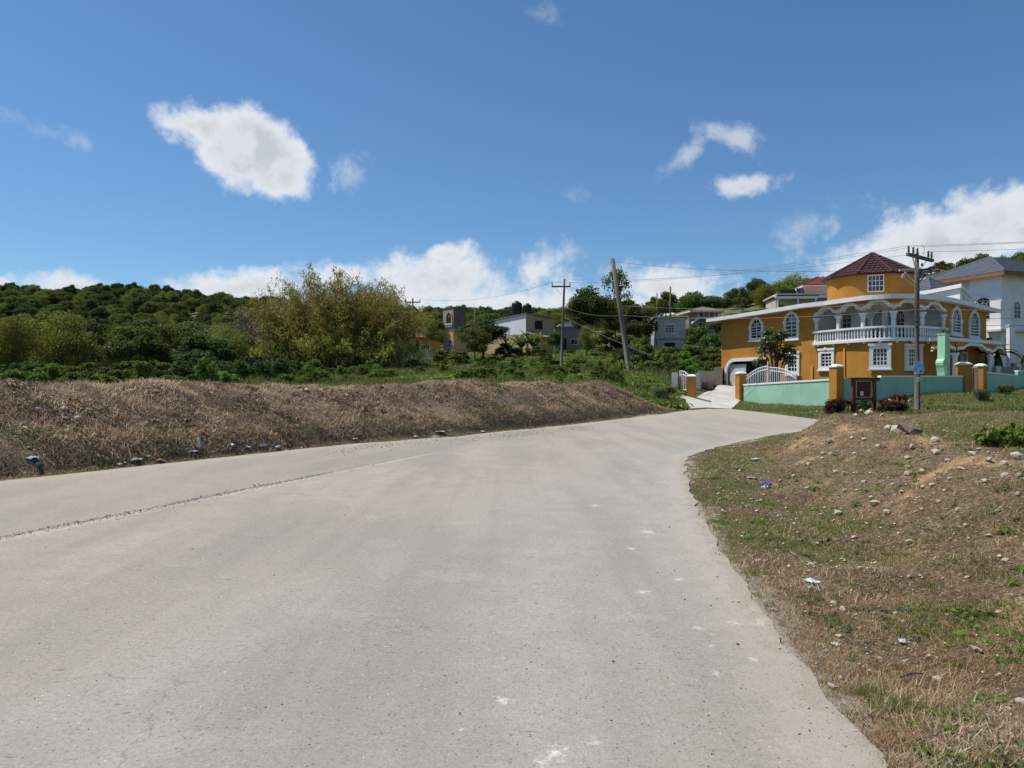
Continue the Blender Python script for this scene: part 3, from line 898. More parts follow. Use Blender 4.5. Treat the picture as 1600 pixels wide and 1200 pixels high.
def window(parent, M, w, h, arch=False, surr=0.16, depth=0.10, nx=3, nz=4, w_=True, frame=None, glass=None, bars=None, fancy=False, sill=True, name='window', bar_t=0.035):
    """M: x right along the wall, y into the wall, z up, origin at the bottom centre of the surround"""
    frame = frame or M_WHITE; glass = glass or M_GLASS; bars = bars or frame
    iw, ih = w - 2 * surr, h - surr * (1.0 if arch else 2)
    if arch:
        ih = h - 2 * surr
    a = outline(iw, ih, arch, z0=surr); b = outline(w, h, arch)
    mb = MB(M).ring(a, b, -depth, 0.05)
    if fancy:
        if arch:
            mb.box(-.09, .09, -depth - .05, .02, h - .06, h + .16)
            mb.box(-w / 2 - .08, -w / 2 + .03, -depth - .02, .02, h - w / 2 - .12, h - w / 2 + .06)
            mb.box(w / 2 - .03, w / 2 + .08, -depth - .02, .02, h - w / 2 - .12, h - w / 2 + .06)
        else:
            mb.box(-w / 2 - .07, w / 2 + .07, -depth - .05, .02, h - .02, h + .13)
            mb.slab([(-.14, -depth - .08, h + .02), (.14, -depth - .08, h + .02), (.09, -depth - .08, h + .20), (-.09, -depth - .08, h + .20)], (0, .1, 0))
    wd = obj(name, mb, frame, parent, w=w_)
    pm = MB(M).poly([(p[0], -.012, p[1]) for p in outline(iw + .02, ih + .01, arch, z0=surr)])
    obj('pane', pm, glass, wd, w=w_)
    bm = MB(M); t = bar_t
    for i in range(1, nx):
        x = -iw / 2 + iw * i / nx
        top = surr + ih
        if arch:
            r = iw / 2; top = surr + ih - r
        bm.box(x - t / 2, x + t / 2, -.045, -.015, surr, top)
    hz = ih - (iw / 2 if arch else 0)
    for k in range(1, nz + (1 if arch else 0)):
        z = surr + hz * k / nz
        bm.box(-iw / 2, iw / 2, -.043, -.017, z - t / 2, z + t / 2)
    if arch:
        r = iw / 2; zc = surr + hz
        for ang in (45, 90, 135):
            bm.beam((0, -.03, zc), (r * math.cos(R(ang)), -.03, zc + r * math.sin(R(ang))), t, .028, (0, 1, 0))
        arc = [(r * .5 * math.cos(R(q)), -.03, zc + r * .5 * math.sin(R(q))) for q in range(0, 181, 20)]
        bm.tube(arc, t * .5, 4)
    obj('glazing_bars', bm, bars, wd, w=w_)
    if sill:
        sm = MB(M).box(-w / 2 - .08, w / 2 + .08, -depth - .07, .03, -.10, .0)
        obj('sill', sm, frame, wd, w=w_)
    return wd


# ------------------------------------------------------------------ big ochre house
_A = (1127, 1 / 64.0); _B = (1273, 1 / 54.5); _E = (1400, 1 / 49.0); _G = (1480, 1 / 51.7); _H = (1541, 1 / 57.0)
_s1 = (_B[1] - _A[1]) / (_B[0] - _A[0]); _s2 = (_H[1] - _G[1]) / (_H[0] - _G[0])


def _herm(p0, p1, m0, m1, x):
    h = p1[0] - p0[0]; t = (x - p0[0]) / h
    return (2 * t ** 3 - 3 * t * t + 1) * p0[1] + (t ** 3 - 2 * t * t + t) * h * m0 + (-2 * t ** 3 + 3 * t * t) * p1[1] + (t ** 3 - t * t) * h * m1


def fdepth(px):
    if px <= _B[0]:
        q = _A[1] + _s1 * (px - _A[0])
    elif px <= _E[0]:
        q = _herm(_B, _E, _s1, 0, px)
    elif px <= _G[0]:
        q = _herm(_E, _G, 0, _s2, px)
    else:
        q = _G[1] + _s2 * (px - _G[0])
    return 1 / q


def fac(px):
    D = fdepth(px)
    return Vector(((px - 800) / F * D, D, 0))


def ftan(px):
    return (fac(px + .5) - fac(px - .5)).normalized()


def fin(px):
    t = ftan(px)
    return Vector((-t.y, t.x, 0))


def fM(px, z=0.0, off=0.0):
    t = ftan(px); n = fin(px); p = fac(px) - n * off
    return Matrix(((t.x, n.x, 0, p.x), (t.y, n.y, 0, p.y), (0, 0, 1, z), (0, 0, 0, 1)))


def fz(px, py):
    return EYE - (py - 600) / F * fdepth(px)


def roof_z(px):
    return float(np.interp(px, [1127, 1273, 1480, 1541], [7.0, 7.24, 7.24, 7.12]))


BAL0, BAL1 = 1273, 1477
BALZ, RAILZ, SPRZ, ARCZ = 4.58, 5.47, 6.40, 7.10


def ochre_house():
    root = thing('house', 'two-storey ochre house with a curved arcaded balcony and a round turret under a maroon roof', 'house', tuple(fac(1400) + Vector((0, 6, 0.6))))
    # ---- walls
    px = sorted(set([1127, 1136, 1196, BAL0, BAL1, 1541] + list(np.linspace(1127, 1541, 110))))
    mb = MB()
    for a, b in zip(px[:-1], px[1:]):
        mid = (a + b) / 2
        pa, pb = fac(a), fac(b)
        lo = 0.3
        if 1136 <= mid <= 1196:
            lo = fz(1160, 564.5)
        hi_a, hi_b = roof_z(a), roof_z(b)
        if BAL0 < mid < BAL1:
            hi_a = hi_b = BALZ
        mb.add([(pa.x, pa.y, lo), (pb.x, pb.y, lo), (pb.x, pb.y, hi_b), (pa.x, pa.y, hi_a)], [(0, 1, 2, 3)])
    pA, pH = fac(1127), fac(1541)
    bA = pA + fin(1127) * 13.0; bH = pH + fin(1541) * 9.0
    for p, q, zp in ((pA, bA, 7.0), (bA, bH, 7.1), (bH, pH, 7.1)):
        mb.add([(p.x, p.y, .3), (q.x, q.y, .3), (q.x, q.y, zp), (p.x, p.y, zp)], [(0, 1, 2, 3)])
    obj('wall', mb, M_ORANGE, root, w=True)
    # ---- roof slab following the curved front
    n = 60; front = []; back = []
    for i in range(n + 1):
        p = 1127 + (1541 - 1127) * i / n
        ov = float(np.interp(p, [1127, 1273, 1300, 1480, 1541], [1.0, .95, .6, .6, .6]))
        q = fac(p) - fin(p) * ov
        if i == 0: q = q - ftan(p) * .75
        if i == n: q = q + ftan(p) * 1.2
        front.append((q.x, q.y, roof_z(p)))
        r = bA + (bH - bA) * i / n
        back.append((r.x, r.y, 7.1))
    th = .24
    vs = front + back + [(a, b, c + th) for a, b, c in front] + [(a, b, c + th) for a, b, c in back]
    m = n + 1; fs = []
    for i in range(n):
        fs += [(i, i + 1, m + i + 1, m + i), (2 * m + i, 2 * m + i + 1, 3 * m + i + 1, 3 * m + i), (i, i + 1, 2 * m + i + 1, 2 * m + i), (m + i, m + i + 1, 3 * m + i + 1, 3 * m + i)]
    fs += [(0, m, 3 * m, 2 * m), (n, m + n, 3 * m + n, 2 * m + n)]
    obj('roof', MB().add(vs, fs), M_GREYWHITE, root, w=True)
    fm = MB()
    for i in range(n):
        a, b = Vector(front[i]), Vector(front[i + 1])
        d = (b - a).normalized(); nn = Vector((d.y, -d.x, 0)) * .03
        fm.add([a + nn + Vector((0, 0, -.03)), b + nn + Vector((0, 0, -.03)), b + nn + Vector((0, 0, th + .03)), a + nn + Vector((0, 0, th + .03)),
                a, b, b + Vector((0, 0, th + .03)), a + Vector((0, 0, th + .03))], [(0, 1, 2, 3), (3, 2, 6, 7), (0, 1, 5, 4)])
    obj('fascia', fm, M_WHITE, root, w=True)
    # ---- balcony
    bal = obj('balcony', balcony_slab(), M_WHITE, root, w=True)
    bw = MB()
    P = list(np.linspace(BAL0, BAL1, 30)); inner = [fac(p) + fin(p) * 2.1 for p in P]
    for a, b in zip(inner[:-1], inner[1:]):
        bw.add([(a.x, a.y, BALZ), (b.x, b.y, BALZ), (b.x, b.y, 7.26), (a.x, a.y, 7.26)], [(0, 1, 2, 3)])
    for p, q in ((P[0], inner[0]), (P[-1], inner[-1])):
        f = fac(p)
        bw.add([(f.x, f.y, BALZ), (q.x, q.y, BALZ), (q.x, q.y, 7.26), (f.x, f.y, 7.26)], [(0, 1, 2, 3)])
    obj('inner_wall', bw, M_GREYWHITE, bal, w=True)  # greyed white carries the shade of the recess in its colour
    rl = MB(); lo = MB(); n = 44
    for i in range(n):
        a = BAL0 + (BAL1 - BAL0) * i / n; b = BAL0 + (BAL1 - BAL0) * (i + 1) / n
        pa, pb = fac(a) - fin(a) * .12, fac(b) - fin(b) * .12
        for (o, z0, z1, hw) in ((rl, RAILZ - .13, RAILZ, .10), (lo, BALZ + .02, BALZ + .10, .08)):
            ia, ib = fin(a) * hw, fin(b) * hw
            o.add([pa - ia + Vector((0, 0, z0)), pb - ib + Vector((0, 0, z0)), pb - ib + Vector((0, 0, z1)), pa - ia + Vector((0, 0, z1)),
                   pa + ia + Vector((0, 0, z0)), pb + ib + Vector((0, 0, z0)), pb + ib + Vector((0, 0, z1)), pa + ia + Vector((0, 0, z1))],
                  [(0, 1, 2, 3), (4, 5, 6, 7), (3, 2, 6, 7), (0, 1, 5, 4)])
    obj('handrail', rl, M_WHITE, bal, w=True); obj('bottom_rail', lo, M_WHITE, bal, w=True)
    # balusters: one mesh, one object each
    s = [0.0]; Q = np.linspace(BAL0 + 3, BAL1 - 3, 400)
    pts = [fac(q) for q in Q]
    for a, b in zip(pts[:-1], pts[1:]):
        s.append(s[-1] + (b - a).length)
    cnt = int(s[-1] / .25)
    hb = RAILZ - .13 - (BALZ + .10)
    prof = [(.055, 0), (.055, .05), (.035, .09), (.06, .22), (.066, .30), (.05, .42), (.034, .52), (.042, .56), (.034, .6), (.055, hb - .04), (.055, hb)]
    bme = MB().lathe(prof, 8)
    first = None
    for k in range(cnt + 1):
        q = float(np.interp(s[-1] * k / cnt, s, Q))
        p = fac(q) - fin(q) * .12
        lp = Vector((p.x, p.y, BALZ + .10)) - wloc(bal)
        if first is None:
            first = obj('baluster', bme, M_WHITE, bal, smooth=True); first.location = lp
        else:
            o = first.copy(); col.objects.link(o); o.parent = bal; o.location = lp
    # columns with capitals, spandrels and scalloped arches
    cpx = [1274.5, 1308.5, 1347, 1397, 1443, 1476]
    for p in cpx:
        c = fac(p) + fin(p) * .10
        cm = MB().lathe([(.20, BALZ), (.20, BALZ + .12), (.15, BALZ + .2), (.135, 5.9), (.135, 6.05), (.18, 6.09), (.15, 6.13), (.19, 6.25), (.27, 6.36), (.27, SPRZ + .03)], 14, (c.x, c.y, 0))
        obj('column', cm, M_WHITE, root, w=True, smooth=False)
        # small bracket under the slab edge
    tops = [7.02, 7.06, 7.10, 7.10, 7.04]

    def scallop(u):
        z = 0.0
        for c, hw, b, hgt in ((.13, .15, .0, .48), (.87, .15, .0, .48), (.5, .29, .50, .50), (.30, .13, .28, .45), (.70, .13, .28, .45)):
            k = (u - c) / hw
            if abs(k) < 1:
                z = max(z, b + hgt * math.sqrt(1 - k * k))
        return z
    for k in range(5):
        a, b = cpx[k], cpx[k + 1]; N = 40
        us = [i / N for i in range(N + 1)]
        pxs = [a + (b - a) * u for u in us]
        zs = [SPRZ + (tops[k] - SPRZ) * scallop(min(max(u, .005), .995)) for u in us]
        sp = MB()
        for (o, flip) in ((-.02, 0), (.24, 1)):
            q = [fac(p) + fin(p) * o for p in pxs]
            for i in range(N):
                sp.add([(q[i].x, q[i].y, zs[i]), (q[i + 1].x, q[i + 1].y, zs[i + 1]), (q[i + 1].x, q[i + 1].y, 7.26), (q[i].x, q[i].y, 7.26)], [(0, 1, 2, 3)])
        obj('spandrel', sp, M_ORANGE, root, w=True)
        tr = MB(); wd = .19
        for i in range(N):
            vs = []
            for j in (i, i + 1):
                p = pxs[j]; du = zs[min(j + 1, N)] - zs[max(j - 1, 0)]
                ds = (fac(pxs[min(j + 1, N)]) - fac(pxs[max(j - 1, 0)])).length
                L = math.hypot(du, ds); nx, nz = -du / L, ds / L
                t = ftan(p)
                for (o, e) in ((-.09, 0), (-.09, 1), (.27, 0), (.27, 1)):
                    g = fac(p) + fin(p) * o
                    vs.append((g.x + t.x * nx * wd * e, g.y + t.y * nx * wd * e, min(zs[j] - .02 + nz * wd * e, 7.22)))
            tr.add(vs, [(0, 4, 5, 1), (0, 4, 6, 2), (1, 5, 7, 3), (2, 6, 7, 3)])
        mp = (a + b) / 2
        Mk = fM(mp, tops[k], 0)
        tm = MB(Mk).box(-.08, .08, -.13, -.02, -.04, .2); tr.v and None
        n0 = len(tr.v); tr.v += tm.v; tr.f += [tuple(i + n0 for i in f) for f in tm.f]
        obj('arch_trim', tr, M_WHITE, root, w=True)
    # openings in the wall behind the balcony
    for (p, y0, y1, ww, ar, nx) in ((1288, 488, 528, .9, True, 2), (1315, 497, 514, .5, False, 2), (1337, 486, 528, 1.15, True, 3), (1415, 483, 533, 1.9, True, 2), (1454, 484, 528, 1.1, True, 2)):
        M = fM(p, 0, -2.1)
        D2 = M.translation.y; z1 = EYE - (y0 - 600) / F * D2; z0 = max(EYE - (y1 - 600) / F * D2, BALZ + .02)
        M.translation.z = z0
        window(bal, M, ww, z1 - z0, ar, surr=.06, depth=.05, nx=1 if p == 1414 else nx, nz=1 if p == 1414 else 4, sill=False, frame=M_GREYWHITE, glass=M_DARK if p == 1414 else M_GLASS, name='door' if p == 1414 else 'window', bar_t=.03)
    # ---- windows of the two side stretches
    for (x0, x1, y0, y1) in ((1172, 1193.4, 495.6, 531.6), (1226, 1249, 487, 530.3), (1485, 1501, 478.7, 523.7), (1513, 1529, 484.4, 529)):
        c = (x0 + x1) / 2; z0, z1 = fz(c, y1), fz(c, y0)
        window(root, fM(c, z0), (fac(x1) - fac(x0)).length, z1 - z0, True, surr=.20, depth=.12, nx=2, nz=4, fancy=True, bar_t=.05)
    for (x0, x1, y0, y1, nx) in ((1228.5, 1250, 552, 585, 3), (1280.5, 1304.5, 547, 577.5, 3), (1358.5, 1392.5, 539.5, 576, 4), (1414, 1440, 540.5, 577, 4), (1500, 1509.5, 550, 569, 2)):
        c = (x0 + x1) / 2; z0, z1 = fz(c, y1), fz(c, y0)
        window(root, fM(c, z0), (fac(x1) - fac(x0)).length, z1 - z0, False, surr=.25 if x0 < 1490 else .14, depth=.12, nx=nx, nz=4, fancy=x0 < 1490, bar_t=.05)
    # ---- garage
    g0, g1 = 1136.0, 1196.0
    za = fz(1160, 564.5); zb = .9
    gm = MB()
    pl, pr = fac(g0), fac(g1); il, ir = pl + fin(g0) * 5, pr + fin(g1) * 5
    for p, q in ((pl, il), (il, ir), (ir, pr)):
        gm.add([(p.x, p.y, zb), (q.x, q.y, zb), (q.x, q.y, za + .1), (p.x, p.y, za + .1)], [(0, 1, 2, 3)])
    gm.add([(pl.x, pl.y, za + .1), (il.x, il.y, za + .1), (ir.x, ir.y, za + .1), (pr.x, pr.y, za + .1)], [(0, 1, 2, 3)])
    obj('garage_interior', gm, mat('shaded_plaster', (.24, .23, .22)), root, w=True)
    W = (pr - pl).length; M = fM((g0 + g1) / 2, zb); Hh = za - zb
    # the opening has a rounded top left corner, framed by a white band
    inner = [(-W / 2, 0), (W / 2, 0), (W / 2, Hh)]; outer = [(-W / 2 - .26, -.02), (W / 2 + .2, -.02), (W / 2 + .2, Hh + .28)]
    rr = .9
    for k in range(9):
        t = math.pi / 2 + math.pi / 2 * k / 8
        inner.append((-W / 2 + rr + rr * math.cos(t), Hh - rr + rr * math.sin(t)))
        outer.append((-W / 2 + rr + (rr + .27) * math.cos(t), Hh - rr + (rr + .27) * math.sin(t)))
    gf = MB(M).ring(inner[2:], outer[2:], -.13, .06, closed=False)
    gf.box(-W / 2 - .26, -W / 2, -.13, .06, 0, Hh - rr)
    sp2 = MB(M); cor = [(-W / 2, 0.02, Hh + .0)] + [(p[0], .02, p[1]) for p in inner[3:]]
    sp2.poly(cor)
    obj('corner_infill', sp2, M_ORANGE, root, w=True)
    obj('garage_surround', gf, M_WHITE, root, w=True)
    gd = obj('garage_door', MB(M).box(-W / 2 + .12, -W / 2 + W * .46, .10, .18, .02, Hh - .25), M_GREYWHITE, root, w=True)
    dd = MB(M)
    for k in range(1, 5):
        dd.box(-W / 2 + .14, -W / 2 + W * .46 - .02, .085, .10, Hh * k / 5.2, Hh * k / 5.2 + .04)
    obj('door_rib', dd, M_WHITE, gd, w=True)
    # ---- drain pipes
    for p, y0 in ((1320.5, 544), (1270, 572)):
        q = fac(p) - fin(p) * .07
        obj('drain_pipe', MB().tube([(q.x, q.y, .4), (q.x, q.y, fz(p, y0))], .06, 8), M_ORANGE, root, w=True, smooth=True)
    # ---- turret
    tc = Vector(((1363 - 800) / F * 55.6, 55.6, 0)); rad = 3.12
    tw = MB().lathe([(rad, 7.2), (rad, 9.62)], 48, tuple(tc), cap=False)
    tur = obj('turret', tw, M_ORANGE, root, w=True, smooth=True)
    eave, apex, ro = 9.45, 11.40, 3.5
    rr_ = MB(); N = 10; rows = 9; ph = R(13)
    rf = obj('turret_roof', MB().lathe([(ro, eave), (.12, apex - .06)], N, tuple(tc)), M_RTILE, root, w=True)
    rot = lambda k: (math.cos(2 * math.pi * k / N + ph), math.sin(2 * math.pi * k / N + ph))
    rf.data.clear_geometry()
    bvs = [(tc.x + ro * rot(k)[0], tc.y + ro * rot(k)[1], eave) for k in range(N)] + [(tc.x, tc.y, apex - .1)]
    wl = wloc(rf)
    rf.data.from_pydata([(a - wl.x, b - wl.y, c - wl.z) for a, b, c in bvs], [], [(k, (k + 1) % N, N) for k in range(N)] + [tuple(range(N))])
    for r_ in range(rows):
        f0, f1 = r_ / rows, (r_ + 1.12) / rows
        r0 = ro * 1.015 * (1 - f0); r1 = max(ro * (1 - f1), .05)
        z0 = eave + (apex - eave) * f0 + .10; z1 = eave + (apex - eave) * min(f1, 1) + .03
        tm = MB()
        for k in range(N):
            c0, c1 = rot(k), rot(k + 1)
            a0 = Vector((tc.x + r0 * c0[0], tc.y + r0 * c0[1], z0)); b0 = Vector((tc.x + r0 * c1[0], tc.y + r0 * c1[1], z0))
            a1 = Vector((tc.x + r1 * c0[0], tc.y + r1 * c0[1], z1)); b1 = Vector((tc.x + r1 * c1[0], tc.y + r1 * c1[1], z1))
            steps = max(2, int((b0 - a0).length / .16))
            steps += steps % 2
            vs = []
            for i in range(steps + 1):
                t = i / steps; up = Vector((0, 0, .035 if i % 2 else 0))
                lo_ = a0.lerp(b0, t) + up; hi_ = a1.lerp(b1, t) + up
                vs += [lo_ - Vector((0, 0, .11)), lo_, hi_]
            fs = []
            for i in range(steps):
                fs += [(3 * i, 3 * i + 3, 3 * i + 4, 3 * i + 1), (3 * i + 1, 3 * i + 4, 3 * i + 5, 3 * i + 2)]
            tm.add(vs, fs)
        obj('tile_course', tm, M_RTILE, rf, w=True)
    for k in range(N):
        c = rot(k)
        obj('ridge_cap', MB().tube([(tc.x + ro * 1.01 * c[0], tc.y + ro * 1.01 * c[1], eave + .12), (tc.x + .05 * c[0], tc.y + .05 * c[1], apex + .04)], [.10, .07], 6), M_RTILE, rf, w=True)
    obj('finial', MB().lathe([(.25, apex - .05), (.22, apex + .06), (.05, apex + .1)], 10, tuple(tc)), M_RTILE, rf, w=True)
    th = math.atan2(-tc.y + 2.3, -tc.x + 5.6)
    c = Vector((math.cos(th), math.sin(th), 0)) * (rad + .0)
    out = c.normalized(); t = Vector((-out.y, out.x, 0))
    p = tc + c
    M = Matrix(((t.x, -out.x, 0, p.x), (t.y, -out.y, 0, p.y), (0, 0, 1, 8.16), (0, 0, 0, 1)))
    window(tur, M, 1.08, 1.22, False, surr=.07, depth=.07, nx=4, nz=3, sill=False, bar_t=.04)
    # ---- porch on the right
    pz = 4.3
    porch_px = [(1456, 47.6), (1492, 47.4), (1547, 50.6)]
    cp = [Vector(((a - 800) / F * d, d, 0)) for a, d in porch_px]
    pl = [Vector(((1484 - 800) / F * 46.6, 46.6, 0)), Vector(((1562 - 800) / F * 51.0, 51.0, 0)), Vector(((1566 - 800) / F * 57.5, 57.5, 0)), fac(1541) + fin(1541) * .02, fac(1466) + fin(1466) * .02, Vector(((1452 - 800) / F * 46.9, 46.9, 0))]
    pr = obj('porch_roof', MB().prism([(q.x, q.y) for q in pl], pz, pz + .22), M_GREYWHITE, root, w=True)
    edge = MB()
    for a, b in ((pl[5], pl[0]), (pl[0], pl[1]), (pl[1], pl[2])):
        edge.beam((a.x, a.y, pz + .14), (b.x, b.y, pz + .14), .10, .20)
    obj('roof_edge', edge, M_WHITE, pr, w=True)
    for c in cp[1:]:
        obj('porch_column', MB().lathe([(.22, .9), (.22, 1.1), (.165, 1.16), (.145, 3.25), (.19, 3.30), (.16, 3.36), (.26, 3.52), (.26, 3.60)], 14, tuple(c)), M_WHITE, root, w=True)
    far_c = [cp[2] + Vector((4.2, 4.8, 0)), cp[0] + Vector((.8, 3.6, 0))]
    for a, b in ((cp[0], cp[1]), (cp[1], cp[2]), (cp[2], far_c[0])):
        N = 36; d = b - a; L = d.length; d.normalize(); nn = Vector((-d.y, d.x, 0))
        zs = [3.58 + .58 * scallop(min(max(i / N, .005), .995)) for i in range(N + 1)]
        sp = MB(); tr = MB()
        for i in range(N):
            for o in (-.08, .12):
                q0 = a + d * (L * i / N) + nn * o; q1 = a + d * (L * (i + 1) / N) + nn * o
                sp.add([(q0.x, q0.y, zs[i]), (q1.x, q1.y, zs[i + 1]), (q1.x, q1.y, pz), (q0.x, q0.y, pz)], [(0, 1, 2, 3)])
            for (o, e) in ((-.14, 1),):
                q0 = a + d * (L * i / N); q1 = a + d * (L * (i + 1) / N)
                vs = []
                for q, zz in ((q0, zs[i]), (q1, zs[i + 1])):
                    for oo, ee in ((-.15, -.02), (-.15, .17), (.17, -.02), (.17, .17)):
                        g = q + nn * oo; vs.append((g.x, g.y, min(zz + ee, pz - .01)))
                tr.add(vs, [(0, 4, 5, 1), (0, 4, 6, 2), (1, 5, 7, 3), (2, 6, 7, 3)])
        obj('porch_spandrel', sp, M_ORANGE, root, w=True); obj('porch_arch_trim', tr, M_WHITE, root, w=True)
    obj('porch_floor', MB().prism([(q.x, q.y) for q in (cp[0], cp[1], cp[2], far_c[0], far_c[1])], .5, .98), M_CONC, root, w=True)
    q = fac(1471) - fin(1471) * .02
    Md = fM(1474, .98, .0)
    obj('front_door', MB(Md).box(-.5, .5, -.03, .03, 0, 2.2), M_DARK, root, w=True)


def balcony_slab():
    mb = MB(); n = 44
    for i in range(n):
        a = BAL0 + (BAL1 - BAL0) * i / n; b = BAL0 + (BAL1 - BAL0) * (i + 1) / n
        v = []
        for p in (a, b):
            o, q = fac(p) - fin(p) * .26, fac(p) + fin(p) * 2.1
            v += [(o.x, o.y, BALZ - .14), (o.x, o.y, BALZ + .02), (q.x, q.y, BALZ + .02), (q.x, q.y, BALZ - .14)]
        mb.add(v, [(0, 4, 5, 1), (1, 5, 6, 2), (0, 4, 7, 3)])
    for p in (BAL0, BAL1):
        o, q = fac(p) - fin(p) * .26, fac(p) + fin(p) * .1
        mb.add([(o.x, o.y, BALZ - .14), (o.x, o.y, BALZ + .02), (q.x, q.y, BALZ + .02), (q.x, q.y, BALZ - .14)], [(0, 1, 2, 3)])
    for p in np.linspace(BAL0 + 8, BAL1 - 6, 9):
        m2 = MB(fM(p, BALZ - .14)); m2.frustum(-.14, .14, -.24, 0, -.0, .01, .0); m2.lathe([(.12, 0), (.09, -.08), (.02, -.14)], 8, (0, -.15, 0))
        k = len(mb.v); mb.v += m2.v; mb.f += [tuple(i + k for i in f) for f in m2.f]
    return mb


ochre_house()
# ------------------------------------------------------------------ boundary wall of the ochre house
M_OPIL = M_ORANGE


def pillar(root, x, y, z0, z1, s=.42, rz=0.0, m=None, name='pillar', cap=True, capm=None):
    M = Matrix.Translation((x, y, 0)) @ Matrix.Rotation(rz, 4, 'Z')
    h = s / 2
    p = obj(name, MB(M).box(-h, h, -h, h, z0, z1), m or M_OPIL, root, w=True)
    if cap:
        cm = MB(M).box(-h - .05, h + .05, -h - .05, h + .05, z1, z1 + .06).frustum(-h - .03, h + .03, -h - .03, h + .03, z1 + .06, z1 + .17, .17)
        obj('pillar_cap', cm, capm or M_WHITE, p, w=True)
    return p


def gpt(px, D):
    return Vector(((px - 800) / F * D, D, 0))


def zpx(py, D):
    return EYE - (py - 600) / F * D


def wall_run(root, pts, tops, thick=.16, m=None, base=-.35, cap=True, name='wall_panel'):
    for (a, b), (ta, tb) in zip(zip(pts[:-1], pts[1:]), zip(tops[:-1], tops[1:])):
        d = (b - a).normalized(); n = Vector((-d.y, d.x, 0)) * thick / 2
        za, zb = gz(a.x, a.y) + base, gz(b.x, b.y) + base
        vs = []
        for p, zl, zt in ((a, za, ta), (b, zb, tb)):
            for s in (-1, 1):
                q = p + n * s; vs += [(q.x, q.y, zl), (q.x, q.y, zt)]
        mb = MB().add(vs, [(0, 4, 5, 1), (2, 6, 7, 3), (0, 1, 3, 2), (4, 5, 7, 6), (1, 5, 7, 3)])
        o = obj(name, mb, m or M_MINT, root, w=True)
        if cap:
            q = MB(); n2 = n * 1.55
            vs = []
            for p, zt in ((a, ta), (b, tb)):
                for s in (-1, 1):
                    g = p + n2 * s; vs += [(g.x, g.y, zt), (g.x, g.y, zt + .10)]
            q.add(vs, [(0, 4, 5, 1), (2, 6, 7, 3), (0, 1, 3, 2), (4, 5, 7, 6), (1, 5, 7, 3), (0, 4, 6, 2)])
            obj('coping', q, M_WHITE, o, w=True)


def boundary_wall():
    A, B = gpt(1163, 49.0), gpt(1300, 40.3); C, D_ = gpt(1314, 40.2), gpt(1502, 44.0)
    root = thing('boundary_wall', 'mint green garden wall with white coping and ochre pillars in front of the ochre house', 'wall', (B.x, B.y, .4))
    wall_run(root, [A, B], [zpx(602.5, 49), zpx(594.5, 40.3)])
    mid = gpt(1374, 41.3)
    wall_run(root, [C, mid], [zpx(592.5, 40.2), zpx(592.5, 41.3)])
    wall_run(root, [mid, D_], [zpx(589.5, 41.3), zpx(589.5, 44)])
    rA = math.atan2((B - A).y, (B - A).x)
    p = gpt(1157.5, 49.3); pillar(root, p.x, p.y, gz(p.x, p.y) - .3, zpx(584.5, 49.3), .52, rA)
    p = gpt(1307, 40.0); pillar(root, p.x, p.y, gz(p.x, p.y) - .3, zpx(574, 40), .52, rA + .15)
    p = gpt(1505.5, 44.3); pillar(root, p.x, p.y, gz(p.x, p.y) - .3, zpx(570, 44.3), .60, R(25))
    E, G, H = gpt(1538, 45.6), gpt(1588, 48.0), gpt(1760, 56.0)
    r2 = thing('boundary_wall', 'mint green garden wall running to the right edge from the ochre gate pillar', 'wall', (E.x, E.y, .9))
    wall_run(r2, [E, G], [zpx(583.5, 45.6), zpx(588, 48)])
    wall_run(r2, [G, H], [zpx(581, 48), zpx(577, 56)])
    p = gpt(1532.5, 45.2); pillar(r2, p.x, p.y, gz(p.x, p.y) - .3, zpx(572.5, 45.2), .5, R(35))


boundary_wall()
M_GATE = mat('cream_gate_paint', (0.66, 0.60, 0.50), (0.58, 0.52, 0.43), rough=.5, scale=4)


def bar_gate(label, cat, a, b, zb, tops, nb, m, arch=0.0, bt=.025, group=None, rails=2, posts=False):
    """a, b ground points, tops heights over zb at a and b"""
    root = thing('gate', label, cat, (a.x, a.y, zb))
    d = b - a; L = d.length; u = d.normalized()
    top = lambda t: tops[0] + (tops[1] - tops[0]) * t + arch * math.sin(math.pi * t)
    fr = MB()
    N = 16
    pts = [(u.x * L * i / N, u.y * L * i / N, top(i / N)) for i in range(N + 1)]
    fr.tube(pts, bt * 1.5, 6)
    if rails > 1:
        fr.tube([(x, y, z - .22) for x, y, z in pts], bt * 1.4, 6)
    fr.tube([(0, 0, .12), (u.x * L, u.y * L, .12)], bt * 1.6, 6)
    for t in (0, 1):
        fr.tube([(u.x * L * t, u.y * L * t, 0.03), (u.x * L * t, u.y * L * t, top(t) + (.08 if not posts else .3))], bt * 1.7, 6)
    obj('gate_frame', fr, m, root)
    bm = None
    for i in range(1, nb):
        t = i / nb
        o = obj('bar', MB().tube([(0, 0, .1), (0, 0, top(t))], bt, 5), m, root)
        o.location = (u.x * L * t, u.y * L * t, 0)
    return root


# garden gate between the two ochre pillars on the right
a, b = gpt(1514.5, 44.9), gpt(1527, 44.9); b = Vector((b.x - .0, b.y - .05, 0))
bar_gate('cream barred garden gate between two ochre pillars right of the green column', 'gate', a, b, gz(a.x, a.y) + .02, (1.42, 1.50), 5, M_GATE)
# white double driveway gate standing behind the wall
a, b = gpt(1165, 51.5), gpt(1200, 48.0)
g_ = bar_gate('white driveway gate leaf rising in a curve behind the mint wall, nearer the garage', 'gate', a, b, .62, (1.45, 2.15), 13, M_WHITE, arch=.16, posts=True)
a, b = gpt(1201.5, 48.0), gpt(1244, 46.5)
bar_gate('white driveway gate leaf sloping down behind the mint wall, right of the taller post', 'gate', a, b, .62, (2.05, 1.55), 14, M_WHITE, arch=.14)

